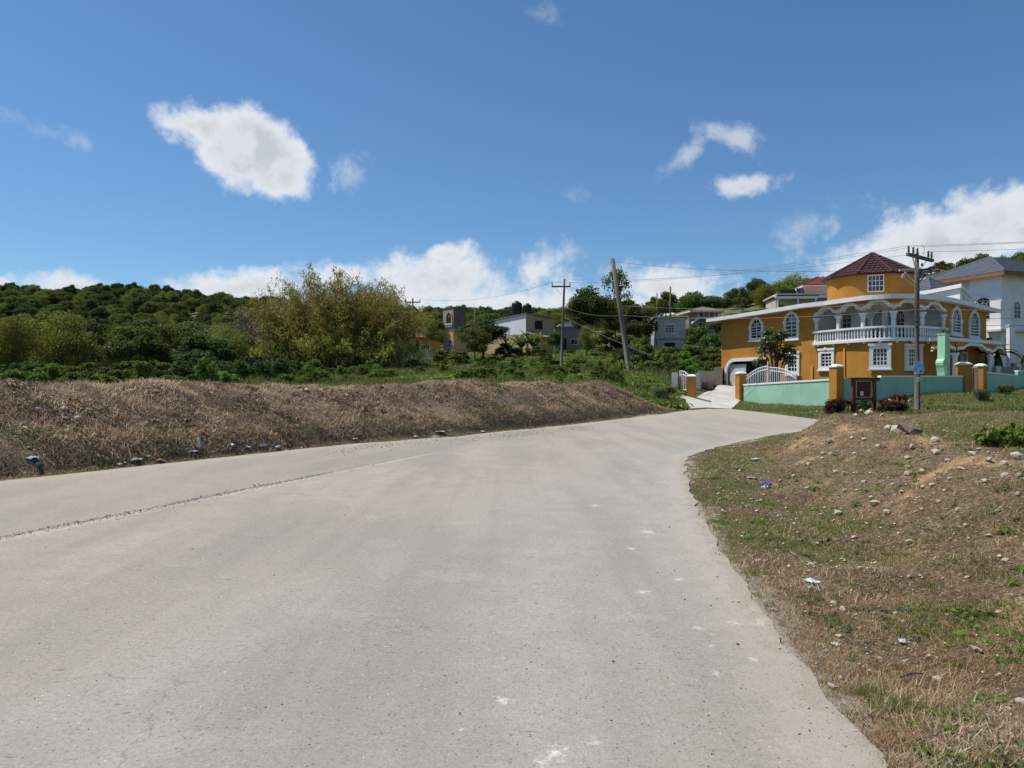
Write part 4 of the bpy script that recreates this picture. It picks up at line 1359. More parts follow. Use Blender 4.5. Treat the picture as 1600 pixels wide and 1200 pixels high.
# side entrance left of the drive
ra = gpt(1080.5, 46.2)
sw = thing('gate_pillar', 'short ochre pillar with white cap on the left side of the concrete driveway', 'pillar', (ra.x, ra.y, gz(ra.x, ra.y)))
pillar(sw, ra.x, ra.y, gz(ra.x, ra.y) - .3, zpx(589, 46.2), .52, R(-20))
rb = gpt(1057, 47.0)
wp = thing('gate_pillar', 'white square post with an ochre inner face beside the small arched gate', 'pillar', (rb.x, rb.y, gz(rb.x, rb.y)))
pillar(wp, rb.x - .10, rb.y, gz(rb.x, rb.y) - .3, zpx(582, 47), .36, R(-20), m=M_WHITE, cap=False)
obj('ochre_post', MB(Matrix.Translation((rb.x + .19, rb.y + .0, 0)) @ Matrix.Rotation(R(-20), 4, 'Z')).box(-.09, .09, -.15, .15, gz(rb.x, rb.y) - .3, zpx(588, 47)), M_ORANGE, wp, w=True)
a, b = gpt(1062.5, 46.9), gpt(1074.2, 46.4)
bar_gate('small white gate with curved double top rail between white post and ochre pillar', 'gate', a, b, gz(a.x, a.y) + .05, (1.28, 1.10), 4, M_WHITE, arch=.10, bt=.022)
# retaining wall along the drive
rw = thing('retaining_wall', 'stepped pale concrete retaining wall along the left side of the driveway', 'wall', tuple(gpt(1090, 48)) [:2] + (.5,))
pts = [gpt(1062, 50.5), gpt(1091, 51), gpt(1092, 51.4), gpt(1117, 58.5), gpt(1118, 59), gpt(1131, 65.5)]
wall_run(rw, pts[0:2], [zpx(588, 50.5), zpx(584, 51)], .2, M_GREYWHITE, cap=False)
wall_run(rw, pts[2:4], [zpx(580, 51.4), zpx(580, 58.5)], .2, M_CONC, cap=False)
wall_run(rw, pts[4:6], [zpx(575, 59), zpx(574, 65.5)], .2, M_CONC, cap=False)
# wooden crate by the wall
c = gpt(1104, 52.2); cz = gz(c.x, c.y)
cr = thing('crate', 'open weathered wooden crate standing by the retaining wall on the driveway', 'crate', (c.x, c.y, cz), R(-60))
M_CRATE = mat('crate_wood', (.34, .24, .14), (.27, .185, .105), scale=5)
for k in range(3):
    for s in (-1, 1):
        obj('slat', MB().box(-.36, .36, s * .26 - .012, s * .26 + .012, .03 + k * .15, .14 + k * .15), M_CRATE, cr)
        obj('slat', MB().box(s * .36 - .012, s * .36 + .012, -.24, .24, .03 + k * .15, .14 + k * .15), M_CRATE, cr)
obj('crate_floor', MB().box(-.34, .34, -.24, .24, .0, .025), M_CRATE, cr)

# ------------------------------------------------------------------ sculpted green column
c = gpt(1475, 44.2); z0 = gz(c.x, c.y) - .3; zt = zpx(523, 44.2); zw = zpx(588, 44.2)
gc = thing('garden_column', 'pale green sculpted concrete column with scroll relief rising behind the mint wall', 'column', (c.x, c.y, z0 + .3), R(27))
hh = zt - (z0 + .3); bz = zw - (z0 + .3)
prof = [(-.25, -.3), (-.25, bz), (-.27, bz + .25), (-.33, bz + .50), (-.39, bz + .66), (-.41, bz + .80), (-.38, bz + .92), (-.31, bz + .99), (-.25, bz + 1.03), (-.24, bz + 1.08), (-.20, hh), (.25, hh), (.27, -.3)]
obj('shaft', MB().slab([(x, -.20, z) for x, z in prof], (0, .46, 0)), M_LIME, gc)
obj('capping', MB().box(-.23, .28, -.23, .29, hh, hh + .07), M_LIME, gc)
sc_ = MB()
for cx, cz_, r0, sg in ((-.09, bz + .62, .11, 1), (.11, bz + .62, .11, -1)):
    pts = [(cx + (r0 - .085 * k / 14) * math.cos(k * .5) * sg, -.205, cz_ + (r0 - .085 * k / 14) * math.sin(k * .5)) for k in range(15)]
    sc_.tube(pts, .034, 6)
sc_.tube([(.03, -.205, bz + .50), (.05, -.205, bz + .36), (.0, -.205, bz + .24), (.04, -.205, bz + .17)], [.05, .045, .035, .015], 6)
obj('scroll_relief', sc_, M_LIME, gc, smooth=True)

# ------------------------------------------------------------------ timber notice board
c = gpt(1349, 35.0); cz = gz(c.x, c.y)
nb = thing('notice_board', 'reddish brown timber notice board on two posts in front of the mint wall', 'notice board', (c.x, c.y, cz), R(12))
s = 35.0 / F
for x0, x1 in ((-20.5, -15), (16.5, 21.5)):
    obj('post', MB().box(x0 * s, x1 * s, -.07, .07, -.3, 50 * s), M_BROWN, nb)
obj('top_beam', MB().box(-25 * s, 27 * s, -.13, .13, 50 * s, 55 * s), M_BROWN, nb)
pn = obj('panel', MB().box(-11 * s, 12 * s, -.03, .03, 25 * s, 49 * s), mat('dark_red_panel', (.13, .035, .022), (.10, .028, .018)), nb)
for k in range(3):
    obj('board_batten', MB().box(-11 * s, 12 * s, -.045, -.031, (31 + 6 * k) * s, (32 + 6 * k) * s), M_BROWN, pn)
obj('bottom_rail', MB().box(-15 * s, 16.5 * s, -.06, .06, 20 * s, 24 * s), M_BROWN, nb)
for x0 in (-14.5, 13.2):
    for k in range(4):
        obj('side_slat', MB().box(x0 * s, (x0 + 2.2) * s, -.04, .04, (26 + 6 * k) * s, (30 + 6 * k) * s), mat('cream_slat', (.46, .38, .24), (.4, .33, .2)), nb)
obj('paper_notice', MB().box(-6.6 * s, -1.2 * s, -.052, -.048, 27 * s, 33.5 * s), M_WHITE, pn)

# ------------------------------------------------------------------ utility poles and wires
WIRES = {}


def util_pole():
    D = 36.0; c = gpt(1433, D); z0 = gz(c.x, c.y)
    root = thing('utility_pole', 'weathered wooden utility pole with crossarms and a blue poster beside the notice board', 'utility pole', (c.x, c.y, z0), 0)
    top = zpx(396, D) - z0
    obj('pole', MB().tube([(0, 0, -.4), (0, 0, 2), (.0, 0, 5), (-.02, 0, top)], [.135, .125, .11, .095], 12), M_WOODPOLE, root, smooth=True)
    u = Vector((.78, .62, 0)); z1 = zpx(403, D) - z0
    a1 = obj('crossarm', MB().beam(-u * 1.35 + Vector((0, 0, z1)) + Vector((.08, -.1, .02)), u * 1.45 + Vector((0, 0, z1)) + Vector((.08, -.1, 0)), .13, .15), M_WOODPOLE, root)
    prof = [(.028, 0), (.028, .06), (.06, .08), (.04, .12), (.06, .14), (.04, .18), (.058, .2), (.03, .25), (.05, .27), (.045, .33), (.02, .36)]
    tips = []
    for t in (-1.22, -.72, -.28, .95, 1.33):
        p = u * t + Vector((.08, -.1, z1 + .075))
        o = obj('insulator', MB().lathe(prof, 10), M_CERAMIC, a1, smooth=True); o.location = p
        tips.append(root.location + p + Vector((0, 0, .36)))
    for t in (-.95, .7):
        obj('brace', MB().beam(u * t + Vector((.1, -.15, z1 - .06)), Vector((.0, -.1, z1 - .95 + (.25 if t > 0 else 0))), .04, .012), M_STEEL, root)
    z2 = zpx(423, D) - z0
    v = Vector((.93, .36, 0))
    a2 = obj('crossarm', MB().beam(-v * 1.12 + Vector((-.1, -.12, z2 - .06)), v * .1 + Vector((.0, -.12, z2 + .10)), .08, .09), M_GREYWHITE, root)
    a3 = obj('crossarm', MB().beam(Vector((.05, .14, z2 + .02)), Vector((1.05, .3, z2 + .17)), .1, .11), M_WOODPOLE, root)
    a4 = obj('crossarm', MB().beam(Vector((.1, -.13, z2 - .1)), Vector((1.15, .1, z2 + .02)), .08, .09), M_WOODPOLE, root)
    for p, q in (((-.75, -.3, z2 - .12), (-.1, -.06, z2 - .62)), ((-.95, -.32, z2 - .34), (-.1, -.06, z2 - .80)), ((.62, .1, z2 - .05), (.1, .02, z2 - .55)), ((.45, .1, z2), (.1, .02, z2 - .42))):
        obj('brace', MB().beam(p, q, .05, .04), M_GREYWHITE if p[0] < 0 else M_WOODPOLE, root)
    obj('insulator', MB().lathe([(.03, 0), (.09, .03), (.05, .07), (.10, .10), (.05, .14), (.09, .18), (.03, .22)], 10, (-.86, -.38, z2 - .42)), M_GREYWHITE, root, smooth=True)
    obj('insulator', MB().lathe([(.03, 0), (.07, .03), (.04, .07), (.07, .10), (.03, .16)], 10, (.22, -.05, z2 + .20)), M_CERAMIC, root, smooth=True)
    obj('fuse_cutout', MB().box(.62, .72, -.02, .08, z2 - .12, z2 + .2).tube([(.67, -.08, z2 + .22), (.67, -.02, z2 - .22)], .03, 6), M_CERAMIC, root)
    obj('conductor_loop', MB().tube([(.28, -.05, z1 + .1), (.35, .0, z1 + .45), (.45, .05, z1 + .66), (.52, .05, z1 + .72)], .012, 4).tube([(.36, 0, z1 + .4), (.28, .05, z1 + .68)], .010, 4), M_WIREL, root)
    for zz in (zpx(508, D) - z0, zpx(500, D) - z0):
        obj('band', MB().lathe([(.125, -.05), (.125, .05)], 12, (0, 0, zz)), M_CERAMIC, root)
    # flat poster: irregular light blue print with white foot, wrapped paper notes
    ang = R(0)
    pz0, pz1 = zpx(582, D) - z0, zpx(564.5, D) - z0; h = pz1 - pz0; w_ = .50
    out = [(-.23, .06), (-.25, .2), (-.235, .38), (-.2, .45), (-.12, .50), (-.02, .535), (.06, .52), (.14, .50), (.2, .46), (.24, .36), (.235, .2), (.24, .06), (.22, -.01), (-.21, -.01)]
    pst = obj('poster', MB().slab([(x, -.155, pz0 + z) for x, z in out], (0, .012, 0)), poster_mat(), root)
    obj('poster_foot', MB().box(-.22, .215, -.158, -.142, pz0 - .055, pz0 - .012), M_WHITE, pst)
    obj('paper_note', MB().box(-.10, .02, -.148, -.14, zpx(597, D) - z0, zpx(589, D) - z0), M_WHITE, root)
    obj('paper_note', MB().box(.04, .11, -.14, -.13, zpx(594, D) - z0, zpx(590, D) - z0), M_GREYWHITE, root)
    WIRES['tips'] = tips; WIRES['root'] = root.location.copy(); WIRES['z2'] = z2


def poster_mat():
    m = bpy.data.materials.new('blue_printed_poster'); m.use_nodes = True
    nt = m.node_tree; bs = nt.nodes['Principled BSDF']; bs.inputs['Roughness'].default_value = .5
    tc = nd(nt, 'ShaderNodeTexCoord'); v = tc.outputs['Object']
    c = mixc(nt, ramp(nt, noise(nt, v, 6, 3), .4, .6), (.16, .38, .58), (.33, .58, .72))
    c = mixc(nt, ramp(nt, noise(nt, v, 9, 2, out='Fac'), .6, .66), c, (.65, .72, .75))
    g = vmth(nt, 'DISTANCE', v, (.11, -.15, 1.98))
    c = mixc(nt, ramp(nt, g, .05, .10, 1, 0), c, (.30, .12, .20))
    nt.links.new(c, bs.inputs['Base Color'])
    return m


util_pole()


def t_pole(px, py0, py1, D, label, arm=.72, lean=0.0, name='utility_pole', r=.12, arms=True, m=None, arm_z=.9):
    p = at(px, py0, D); p.z = gz(p.x, p.y) - .1
    root = thing(name, label, 'utility pole', tuple(p))
    h = zpx(py1, D) - p.z
    tip = Vector((lean, 0, h))
    obj('pole', MB().tube([(0, 0, -.3), tip * .5, tip], [r * 1.15, r, r * .85], 10), m or M_WOODPOLE, root, smooth=True)
    ends = []
    if arms:
        z = h - arm_z
        a = obj('crossarm', MB().box(-arm * 1.0, arm, -.20, -.10, z - .07, z + .07), M_WOODPOLE, root)
        for x in (-arm + .06, arm - .06):
            o = obj('insulator', MB().lathe([(.025, 0), (.06, .05), (.03, .1), (.06, .15), (.03, .25), (.05, .32)], 8), M_CERAMIC, a); o.location = (x, -.15, z + .07)
            ends.append(root.location + Vector((x, -.15, z + .4)))
            obj('brace', MB().beam((x * .72, -.16, z - .06), (0, -.12, z - .75), .05, .015), M_WOODPOLE, root)
    ends.append(root.location + tip)
    return root, ends


tp, tp_e = t_pole(876.5, 583, 436, 72, 'straight brown utility pole with a braced crossarm standing in the weedy field', arm=.92, lean=.35, arm_z=.75)
lp, lp_e = t_pole(985, 588, 404, 58, 'thick bare wooden pole leaning to the left out of strap-leaved plants', lean=-1.42, arms=False, r=.19, m=mat('pale_pole_wood', (.20, .172, .14), (.14, .12, .098), scale=6, bump=.5, stretch=(4, 4, .3)))
fp, fp_e = t_pole(645, 566, 466, 90, 'thin utility pole with a crossarm beside the bamboo, in front of the small orange house', arm=.95, arm_z=.5, r=.11)
t_pole(742, 520, 480, 140, 'short dark pole on the wooded hill right of the arched tower', arms=False, r=.14)
t_pole(1026.5, 520, 458, 118, 'plain thin pole rising behind the grey block house, left one of two', arms=False, r=.11)
t_pole(1047.5, 520, 448, 122, 'plain tall pole overgrown by creeper behind the grey block house, right one of two', arms=False, r=.16)


def cable(label, pts, sag=.5, r=.011, m=None, n=24):
    pts = [Vector(p) for p in pts]
    out = []
    for a, b in zip(pts[:-1], pts[1:]):
        for i in range(n):
            t = i / n; q = a.lerp(b, t); q.z -= sag * 4 * t * (1 - t); out.append(q)
    out.append(pts[-1])
    o = obj('power_line', MB().tube(out, r, 5), m or M_WIRE, org=tuple(pts[0]))
    tag(o, label, 'cable', 'overhead lines strung from the utility poles')
    return o


T = WIRES['tips']; W0 = WIRES['root']
nxt = Vector((40.5, 21.5, 8.4))
for i, (t, e, off) in enumerate(((0, 0, (-.4, 0, 0)), (1, 1, (0, 0, 0.1)), (4, 2, (1.2, .7, -.1)))):
    cable(['topmost overhead wire from the nearest insulator of the poster pole to the field pole', 'second overhead wire just below the topmost, over the maroon turret roof',
           'third overhead wire from the far end of the upper crossarm, crossing the turret roof low'][i], [nxt + Vector(off), T[t], tp_e[min(e, len(tp_e) - 1)]], sag=.55, r=.007, m=M_CERAMIC)
cable('dark cable from the leaning pole top to the lower crossarm of the poster pole', [lp_e[-1] + Vector((.05, -.1, -.25)), W0 + Vector((-1.0, -.4, WIRES['z2'] + .0))], sag=.35, r=.010)
zz = lambda py, D: zpx(py, D)
L1 = Vector((gpt(973, 57.9).x, 57.75, zz(493, 57.9)))
P1 = W0 + Vector((0, -.16, zz(484, 36) - W0.z))
cable('bare cable tied from the field pole past the leaning pole to the poster pole', [tp_e[-1] + Vector((-.05, -.2, -2.7)), L1, P1, Vector((37, 24.5, 5.1))], sag=.35, r=.008, m=M_WIREL)
P2 = W0 + Vector((0, -.17, zz(472, 36) - W0.z)); P3 = W0 + Vector((0, -.17, zz(497, 36) - W0.z)); P4 = W0 + Vector((0, -.17, zz(508, 36) - W0.z))
cable('bare cable crossing the balcony arches level with the capitals', [Vector((gpt(972, 57.9).x, 57.75, zz(478, 57.9))), P2, Vector((37, 24, 5.6))], sag=.3, r=.008, m=M_WIREL)
cable('dark cable running along the balcony handrail towards the right edge', [Vector((gpt(974, 57.9).x, 57.75, zz(505, 57.9))), P3, Vector((37, 24.8, 4.6))], sag=.3, r=.008)
cable('dark service cable dropping from the poster pole to the right, lowest of the lines', [P4, Vector((37, 25.2, 4.1))], sag=.2, r=.009)
cable('stay wire slanting from the field pole down to the weeds right of the leaning pole', [tp_e[-1] + Vector((.1, -.2, -3.8)), Vector((gpt(1016, 62).x, 62, zz(555, 62)))], sag=.1, r=.010, m=M_WIREL)
cable('thin wire from the field pole to the pole beside the bamboo', [tp_e[0], fp_e[1]], sag=.8, r=.010, m=M_CERAMIC)
cable('lower thin wire from the field pole to the pole beside the bamboo', [tp_e[-1] + Vector((0, -.2, -2.6)), fp_e[-1] + Vector((0, -.2, -4.4))], sag=.5, r=.011, m=M_WIREL)

# ------------------------------------------------------------------ other houses
RZL = Matrix.Rotation(R(-90), 4, 'Z')
RZR = Matrix.Rotation(R(90), 4, 'Z')


def front(u, z):          # window frame on a house front (local y = 0)
    return Matrix.Translation((u, 0, z))


def leftf(v, z, x=0.0):    # on the left side, v metres back from the front corner
    return Matrix.Translation((x, v, z)) @ RZL


def hip_roof(parent, x0, x1, y0, y1, z, h, ridge, m, rows=0, name='roof', fascia=None, over=0.0, ft=.18):
    """ridge: fraction of the long side kept as ridge (0 = pyramid)"""
    x0 -= over; x1 += over; y0 -= over; y1 += over
    cx, cy = (x0 + x1) / 2, (y0 + y1) / 2
    lx, ly = (x1 - x0), (y1 - y0)
    rx = lx * ridge / 2 if lx >= ly else 0.0; ry = ly * ridge / 2 if ly > lx else 0.0
    T0 = [(x0, y0), (x1, y0), (x1, y1), (x0, y1)]; T1 = [(cx - rx, cy - ry), (cx + rx, cy - ry), (cx + rx, cy + ry), (cx - rx, cy + ry)]
    base = MB().add([(a, b, z - .02) for a, b in T0] + [(a, b, z + h - .06) for a, b in T1], [(0, 1, 5, 4), (1, 2, 6, 5), (2, 3, 7, 6), (3, 0, 4, 7), (3, 2, 1, 0), (4, 5, 6, 7)])
    rf = obj(name, base, m, parent)
    for r_ in range(rows):
        f0, f1 = r_ / rows, min((r_ + 1.1) / rows, 1)
        lerp = lambda a, b, f: (a[0] + (b[0] - a[0]) * f, a[1] + (b[1] - a[1]) * f)
        A = [lerp(a, b, f0) for a, b in zip(T0, T1)]; B = [lerp(a, b, f1) for a, b in zip(T0, T1)]
        e = 1.006
        A = [(cx + (a - cx) * e, cy + (b - cy) * e) for a, b in A]
        z0, z1 = z + h * f0 + .09, z + h * f1 + .02
        mb = MB().add([(a, b, z0 - .10) for a, b in A] + [(a, b, z0) for a, b in A] + [(a, b, z1) for a, b in B],
                      [(i, (i + 1) % 4, 4 + (i + 1) % 4, 4 + i) for i in range(4)] + [(4 + i, 4 + (i + 1) % 4, 8 + (i + 1) % 4, 8 + i) for i in range(4)])
        obj('tile_course', mb, m, rf)
    if rows:
        hp = MB()
        for a, b in zip(T0, T1):
            hp.tube([(a[0], a[1], z + .10), (b[0], b[1], z + h + .05)], .09, 5)
        obj('hip_cap', hp, m, rf)
    if fascia:
        fb = MB()
        for a, b in zip(T0, T0[1:] + T0[:1]):
            fb.beam((a[0], a[1], z - ft / 2 - .03), (b[0], b[1], z - ft / 2 - .03), .06, ft)
        fb.add([(a, b, z - .03) for a, b in T0], [(0, 1, 2, 3)])
        obj('fascia', fb, fascia, rf)
    return rf


M_SOFFIT = mat('brown_soffit', (.30, .145, .055), (.24, .11, .042), scale=4, bump=.2)
M_WHOUSE = mat('white_house_render', (.80, .795, .78), (.73, .725, .71), scale=.8, bump=.15, streak=.3)


def white_house():
    c = gpt(1565, 70); z0 = 3.6
    r = thing('house', 'white house with a slate blue pyramid roof and dark arched openings at the right edge', 'house', (c.x, c.y, z0), R(20))
    ez = 12.1 - z0
    obj('wall', MB().box(0, 9, 0, 3.3, -1, ez).box(.9, 9, 3.3, 8.0, -1, ez - .003), M_WHOUSE, r)
    hip_roof(r, 0, 9, 0, 8, ez + .02, 2.35, .12, M_BTILE, rows=12, fascia=M_SOFFIT, over=.95, ft=.3)
    # arched openings
    def arch(M, w, h, nm='window'):
        return window(r, M, w, h, True, surr=.06, depth=.04, nx=2, nz=3, w_=False, sill=False, glass=M_DARK, frame=M_WHOUSE, name=nm, bar_t=.02)  # a dark sheet fills each arch as its painted inner shade
    arch(leftf(1.85, 4.2), 2.1, 2.2, 'arched_opening')
    window(r, front(2.0, 4.2), 1.05, 1.75, True, surr=.10, depth=.08, nx=2, nz=3, w_=False)
    window(r, front(5.0, 4.2), 1.05, 1.75, True, surr=.10, depth=.08, nx=2, nz=3, w_=False)
    window(r, front(.55, 1.6), .35, .9, False, surr=.05, depth=.05, nx=1, nz=1, w_=False)
    obj('pilaster', MB().box(-.12, .0, 0, 1.1, -1, 5.9), M_WHOUSE, r)
    obj('ledge', MB().box(-.9, -.002, -.6, 1.4, 2.95, 3.15).box(0, 5, -.6, -.002, 2.95, 3.15), M_GREYWHITE, r)
    # lower wing whose white slab edge shows over the ochre roof
    q = [gpt(1437, 66), gpt(1502, 60.5), gpt(1519, 68.5), gpt(1462, 76)]
    inv = r.matrix_basis.inverted()
    loc = [inv @ Vector((p.x, p.y, z0)) for p in q]
    ctr = sum(loc, Vector((0, 0, 0))) / 4
    wing = obj('wing', MB().prism([tuple((ctr + (p - ctr) * .93)[:2]) for p in loc], -1, 9.5 - z0), M_WHOUSE, r)
    sl = obj('wing_roof', MB().prism([tuple(p[:2]) for p in loc], 9.5 - z0 + .003, 9.82 - z0), M_WHITE, r)
    # small pyramid roof behind the poster pole
    d = inv @ Vector((*gpt(1450, 72)[:2], z0))
    hip_roof(r, d.x - 1.9, d.x + 1.9, d.y - 1.9, d.y + 1.9, zpx(457, 72) - z0, 1.35, 0, M_BTILE, rows=7, name='turret_roof', fascia=M_WHOUSE)
    obj('turret', MB().box(d.x - 1.6, d.x + 1.6, d.y - 1.6, d.y + 1.6, 5.0, zpx(457, 72) - z0 - .2), M_WHOUSE, r)
    mf = (loc[1] + loc[2]) / 2
    e = (loc[2] - loc[1]); ang = math.atan2(e.y, e.x)
    for t in (.30, .68):
        p = ctr + ((loc[1] + e * t) - ctr) * .932
        M = Matrix.Translation((p.x, p.y, 8.15 - z0 - .0)) @ Matrix.Rotation(ang, 4, 'Z')
        arch(M, 1.3, 1.1, 'arched_opening')


white_house()
# free-standing white post and block planters in the white house yard
c = gpt(1579, 60); zb = gz(c.x, c.y)
wp2 = thing('gate_pillar', 'tall plain white pillar with a flat cap in the yard of the white house', 'pillar', (c.x, c.y, zb))
obj('shaft', MB().box(-.22, .22, -.22, .22, -.3, zpx(510, 60) - zb), M_WHOUSE, wp2); obj('capping', MB().box(-.27, .27, -.27, .27, zpx(510, 60) - zb, zpx(507.5, 60) - zb), M_WHOUSE, wp2)
obj('mast', MB().tube([(0, 0, zpx(507.5, 60) - zb), (0, 0, zpx(483, 60) - zb)], .035, 6), M_STEEL, wp2)
M_GBLOCK = mat('grey_block', (.22, .215, .205), (.17, .165, .16), scale=2, bump=.3)
bw = thing('block_wall', 'low grey block wall with a pale end post behind the mint wall at the right', 'wall', tuple(gpt(1575, 52)[:2]) + (1.8,))
wall_run(bw, [gpt(1561, 50.4), gpt(1590, 52)], [zpx(573.5, 50.4), zpx(573, 52)], .25, M_GBLOCK, cap=False)
wall_run(bw, [gpt(1592, 52.5), gpt(1720, 58)], [zpx(568, 52.5), zpx(566, 58)], .25, M_GBLOCK, cap=False)
p = gpt(1558, 50.2); pillar(bw, p.x, p.y, 1, zpx(573, 50.2) + .05, .35, 0, m=M_CONC, cap=False, name='end_post')
p = gpt(1586, 54); pillar(bw, p.x, p.y, 1, zpx(568, 54) + .05, .4, 0, m=M_CONC, cap=False, name='end_post')

# ---- cream house with veranda and red hip roof on the slope
M_REDROOF = mat('red_tile', (.24, .055, .05), (.18, .042, .038), scale=3, bump=.3)
M_PINKC = mat('pinkish_cream_render', (.60, .47, .38), (.52, .41, .33), scale=1)


def veranda_house():
    D = 105; c = gpt(1214, D); z0 = zpx(487, D)
    r = thing('house', 'cream house with a pillared veranda and small red hip roof behind the ochre roof', 'house', (c.x, c.y, z0), R(-6))
    s = D / F
    H = (487 - 463) * s
    obj('wall', MB().box(.3, 12, 1.8, 8, -1.5, H - .02), M_PINKC, r)
    obj('awning_roof', MB().slab([(-.2, -.2, H - .25), (-.2, -.2, H - .02), (-.2, 2, H + .32), (-.2, 2.0, H + .2)], (8.6, 0, 0)), M_PINKC, r)
    obj('awning_fascia', MB().box(-.25, 5.6, -.28, -.2, H - .40, H - .02).box(5.8, 9.4, -.28, -.2, H - .30, H + .08), M_WHITE, r)
    obj('slab', MB().box(0, 12, 0, 8.5, H + .2, H + .42), M_PINKC, r)
    for x in (.1, 2.9, 5.3, 9.2):
        obj('column', MB().lathe([(.18, -1), (.13, -.8), (.12, H - .6), (.18, H - .42)], 8, (x, 0, 0)), M_WHITE, r)
    obj('balustrade_rail', MB().box(0, 9.4, -.06, .06, -.02, .1), M_WHITE, r)
    for k in range(26):
        o = obj('baluster', MB().box(-.06, .06, -.04, .04, -.9, -.02), M_WHITE, r); o.location = (.35 + k * .34, 0, 0)
    for u in (1.1, 3.2, 4.2, 6.3, 8.4):
        window(r, Matrix.Translation((u, 1.8, -.7)), .8, 1.9, False, surr=.07, depth=.04, nx=2, nz=3, w_=False, sill=False, glass=M_DARK, frame=M_PINKC)
    obj('upper_wall', MB().box(4.6, 10, 2.5, 7, H + .4, H + 1.75), M_PINKC, r)
    hip_roof(r, 4.6, 10, 2.5, 7, H + 1.8, 1.5, .1, M_REDROOF, rows=6, fascia=M_WHITE, over=.5)
    t = thing('solar_heater', 'black solar water heater with tilted panel on the veranda house roof slab', 'water heater', tuple(r.matrix_basis @ Vector((1.4, 2, H + .42))), R(-6))
    obj('tank', MB().tube([(-.4, .5, .55), (1.7, .5, .55)], .36, 12), M_BLACKPL, t)
    obj('panel', MB().slab([(1.9, -.5, .1), (2.9, -.5, .1), (2.9, .5, .95), (1.9, .5, .95)], (0, 0, .06)), M_GLASS, t)
    obj('stand', MB().tube([(2.0, .5, 0), (2.0, .5, .95)], .04, 5).tube([(2.8, .5, 0), (2.8, .5, .95)], .04, 5).tube([(0, .5, 0), (0, .5, .3)], .05, 5).tube([(1.4, .5, 0), (1.4, .5, .3)], .05, 5), M_STEEL, t)


veranda_house()


def small_far():
    # open house on the hill above the block house
    D = 130; c = gpt(1077, D); z0 = zpx(518, D); s = D / F
    r = thing('house', 'small grey house with a raised open veranda on the slope above the block house', 'house', (c.x, c.y, z0), R(8))
    M_G = mat('grey_brown_render', (.24, .20, .17), (.19, .16, .135), scale=1)
    obj('wall', MB().box(0, 5.6, 0, 6, -1, 20 * s), M_G, r)
    obj('veranda_floor', MB().box(1.2, 5.4, -1.1, 5, 20 * s + .02, 20 * s + .22), M_WHITE, r)
    for x in (1.3, 2.3, 3.3, 4.3, 5.3):
        obj('column', MB().box(x - .1, x + .1, -1, -.8, 20 * s + .22, 31 * s), mat('cream_paint', (.62, .50, .33)), r)
    obj('upper_wall', MB().box(1.8, 5.6, .6, 5, 20 * s + .24, 31 * s), M_CREAM, r)
    window(r, Matrix.Translation((2.4, .6, 20 * s + .4)), .7, .8, surr=.06, depth=.05, nx=2, nz=1, w_=False, sill=False)
    window(r, Matrix.Translation((4.0, .6, 20 * s + .4)), .7, .8, surr=.06, depth=.05, nx=2, nz=1, w_=False, sill=False)
    hip_roof(r, 0, 5.4, -1, 5, 31 * s + .03, .9, .3, mat('pale_brown_roof', (.36, .27, .21), (.3, .22, .17)), rows=4, fascia=M_WHITE, over=.4)
    obj('stair', MB().slab([(.2, -1.2, 12 * s), (1.5, -1.2, 20 * s), (1.5, -1.2, 21.5 * s), (.2, -1.2, 14 * s)], (0, .8, 0)), M_WHITE, r)
    window(r, front(2.3, 6 * s), 1.35, .95, surr=.1, depth=.05, nx=2, nz=1, w_=False, sill=False)
    obj('door', MB().box(.45, 1.3, -.06, -.01, 1.6 * s, 13 * s), M_WHITE, r)
    # rusty roofed house on the crest
    D = 165; c = gpt(1462, D); z0 = zpx(437, D)
    r = thing('house', 'white house with a rusty red roof on the ridge right of the poster pole', 'house', (c.x, c.y, z0), R(12))
    obj('wall', MB().box(0, 3.2, 0, 5, -1.5, 1.7), M_WHITE, r)
    obj('annexe', MB().box(-2.2, -.003, .4, 5, -1.5, 1.3), M_GREYWHITE, r)
    window(r, front(1.5, .5), .9, .9, surr=.06, depth=.05, nx=2, nz=1, w_=False, sill=False)
    hip_roof(r, 0, 3.2, 0, 5, 1.72, 1.1, .2, mat('rusty_roof', (.32, .13, .085), (.24, .095, .06)), rows=4, fascia=M_WHITE, over=.35)
    obj('chimney_pipe', MB().tube([(1.6, 2, 2), (1.6, 2, 3.9)], .12, 6), M_GBLOCK, r)
    # red trimmed low house under the mango trees
    D = 124; c = gpt(982, D); z0 = zpx(536, D)
    r = thing('house', 'low red trimmed house half hidden under the dark trees behind the leaning pole', 'house', (c.x, c.y, z0), R(4))
    M_RED = mat('faded_red_paint', (.36, .06, .055), (.28, .05, .045), scale=2)
    obj('wall', MB().box(0, 4.2, 0, 5, -1, 2.6), M_GREYWHITE, r)
    obj('dado', MB().box(-.02, 4.22, -.05, -.003, -.6, .9), M_RED, r)
    obj('roof', MB().box(-.4, 4.6, -.5, 5.4, 2.6, 2.8), M_RED, r)
    for u in (1.0, 3.0):
        window(r, front(u, 1.0), .9, 1.1, surr=.07, depth=.06, nx=2, nz=2, w_=False, sill=False)


small_far()


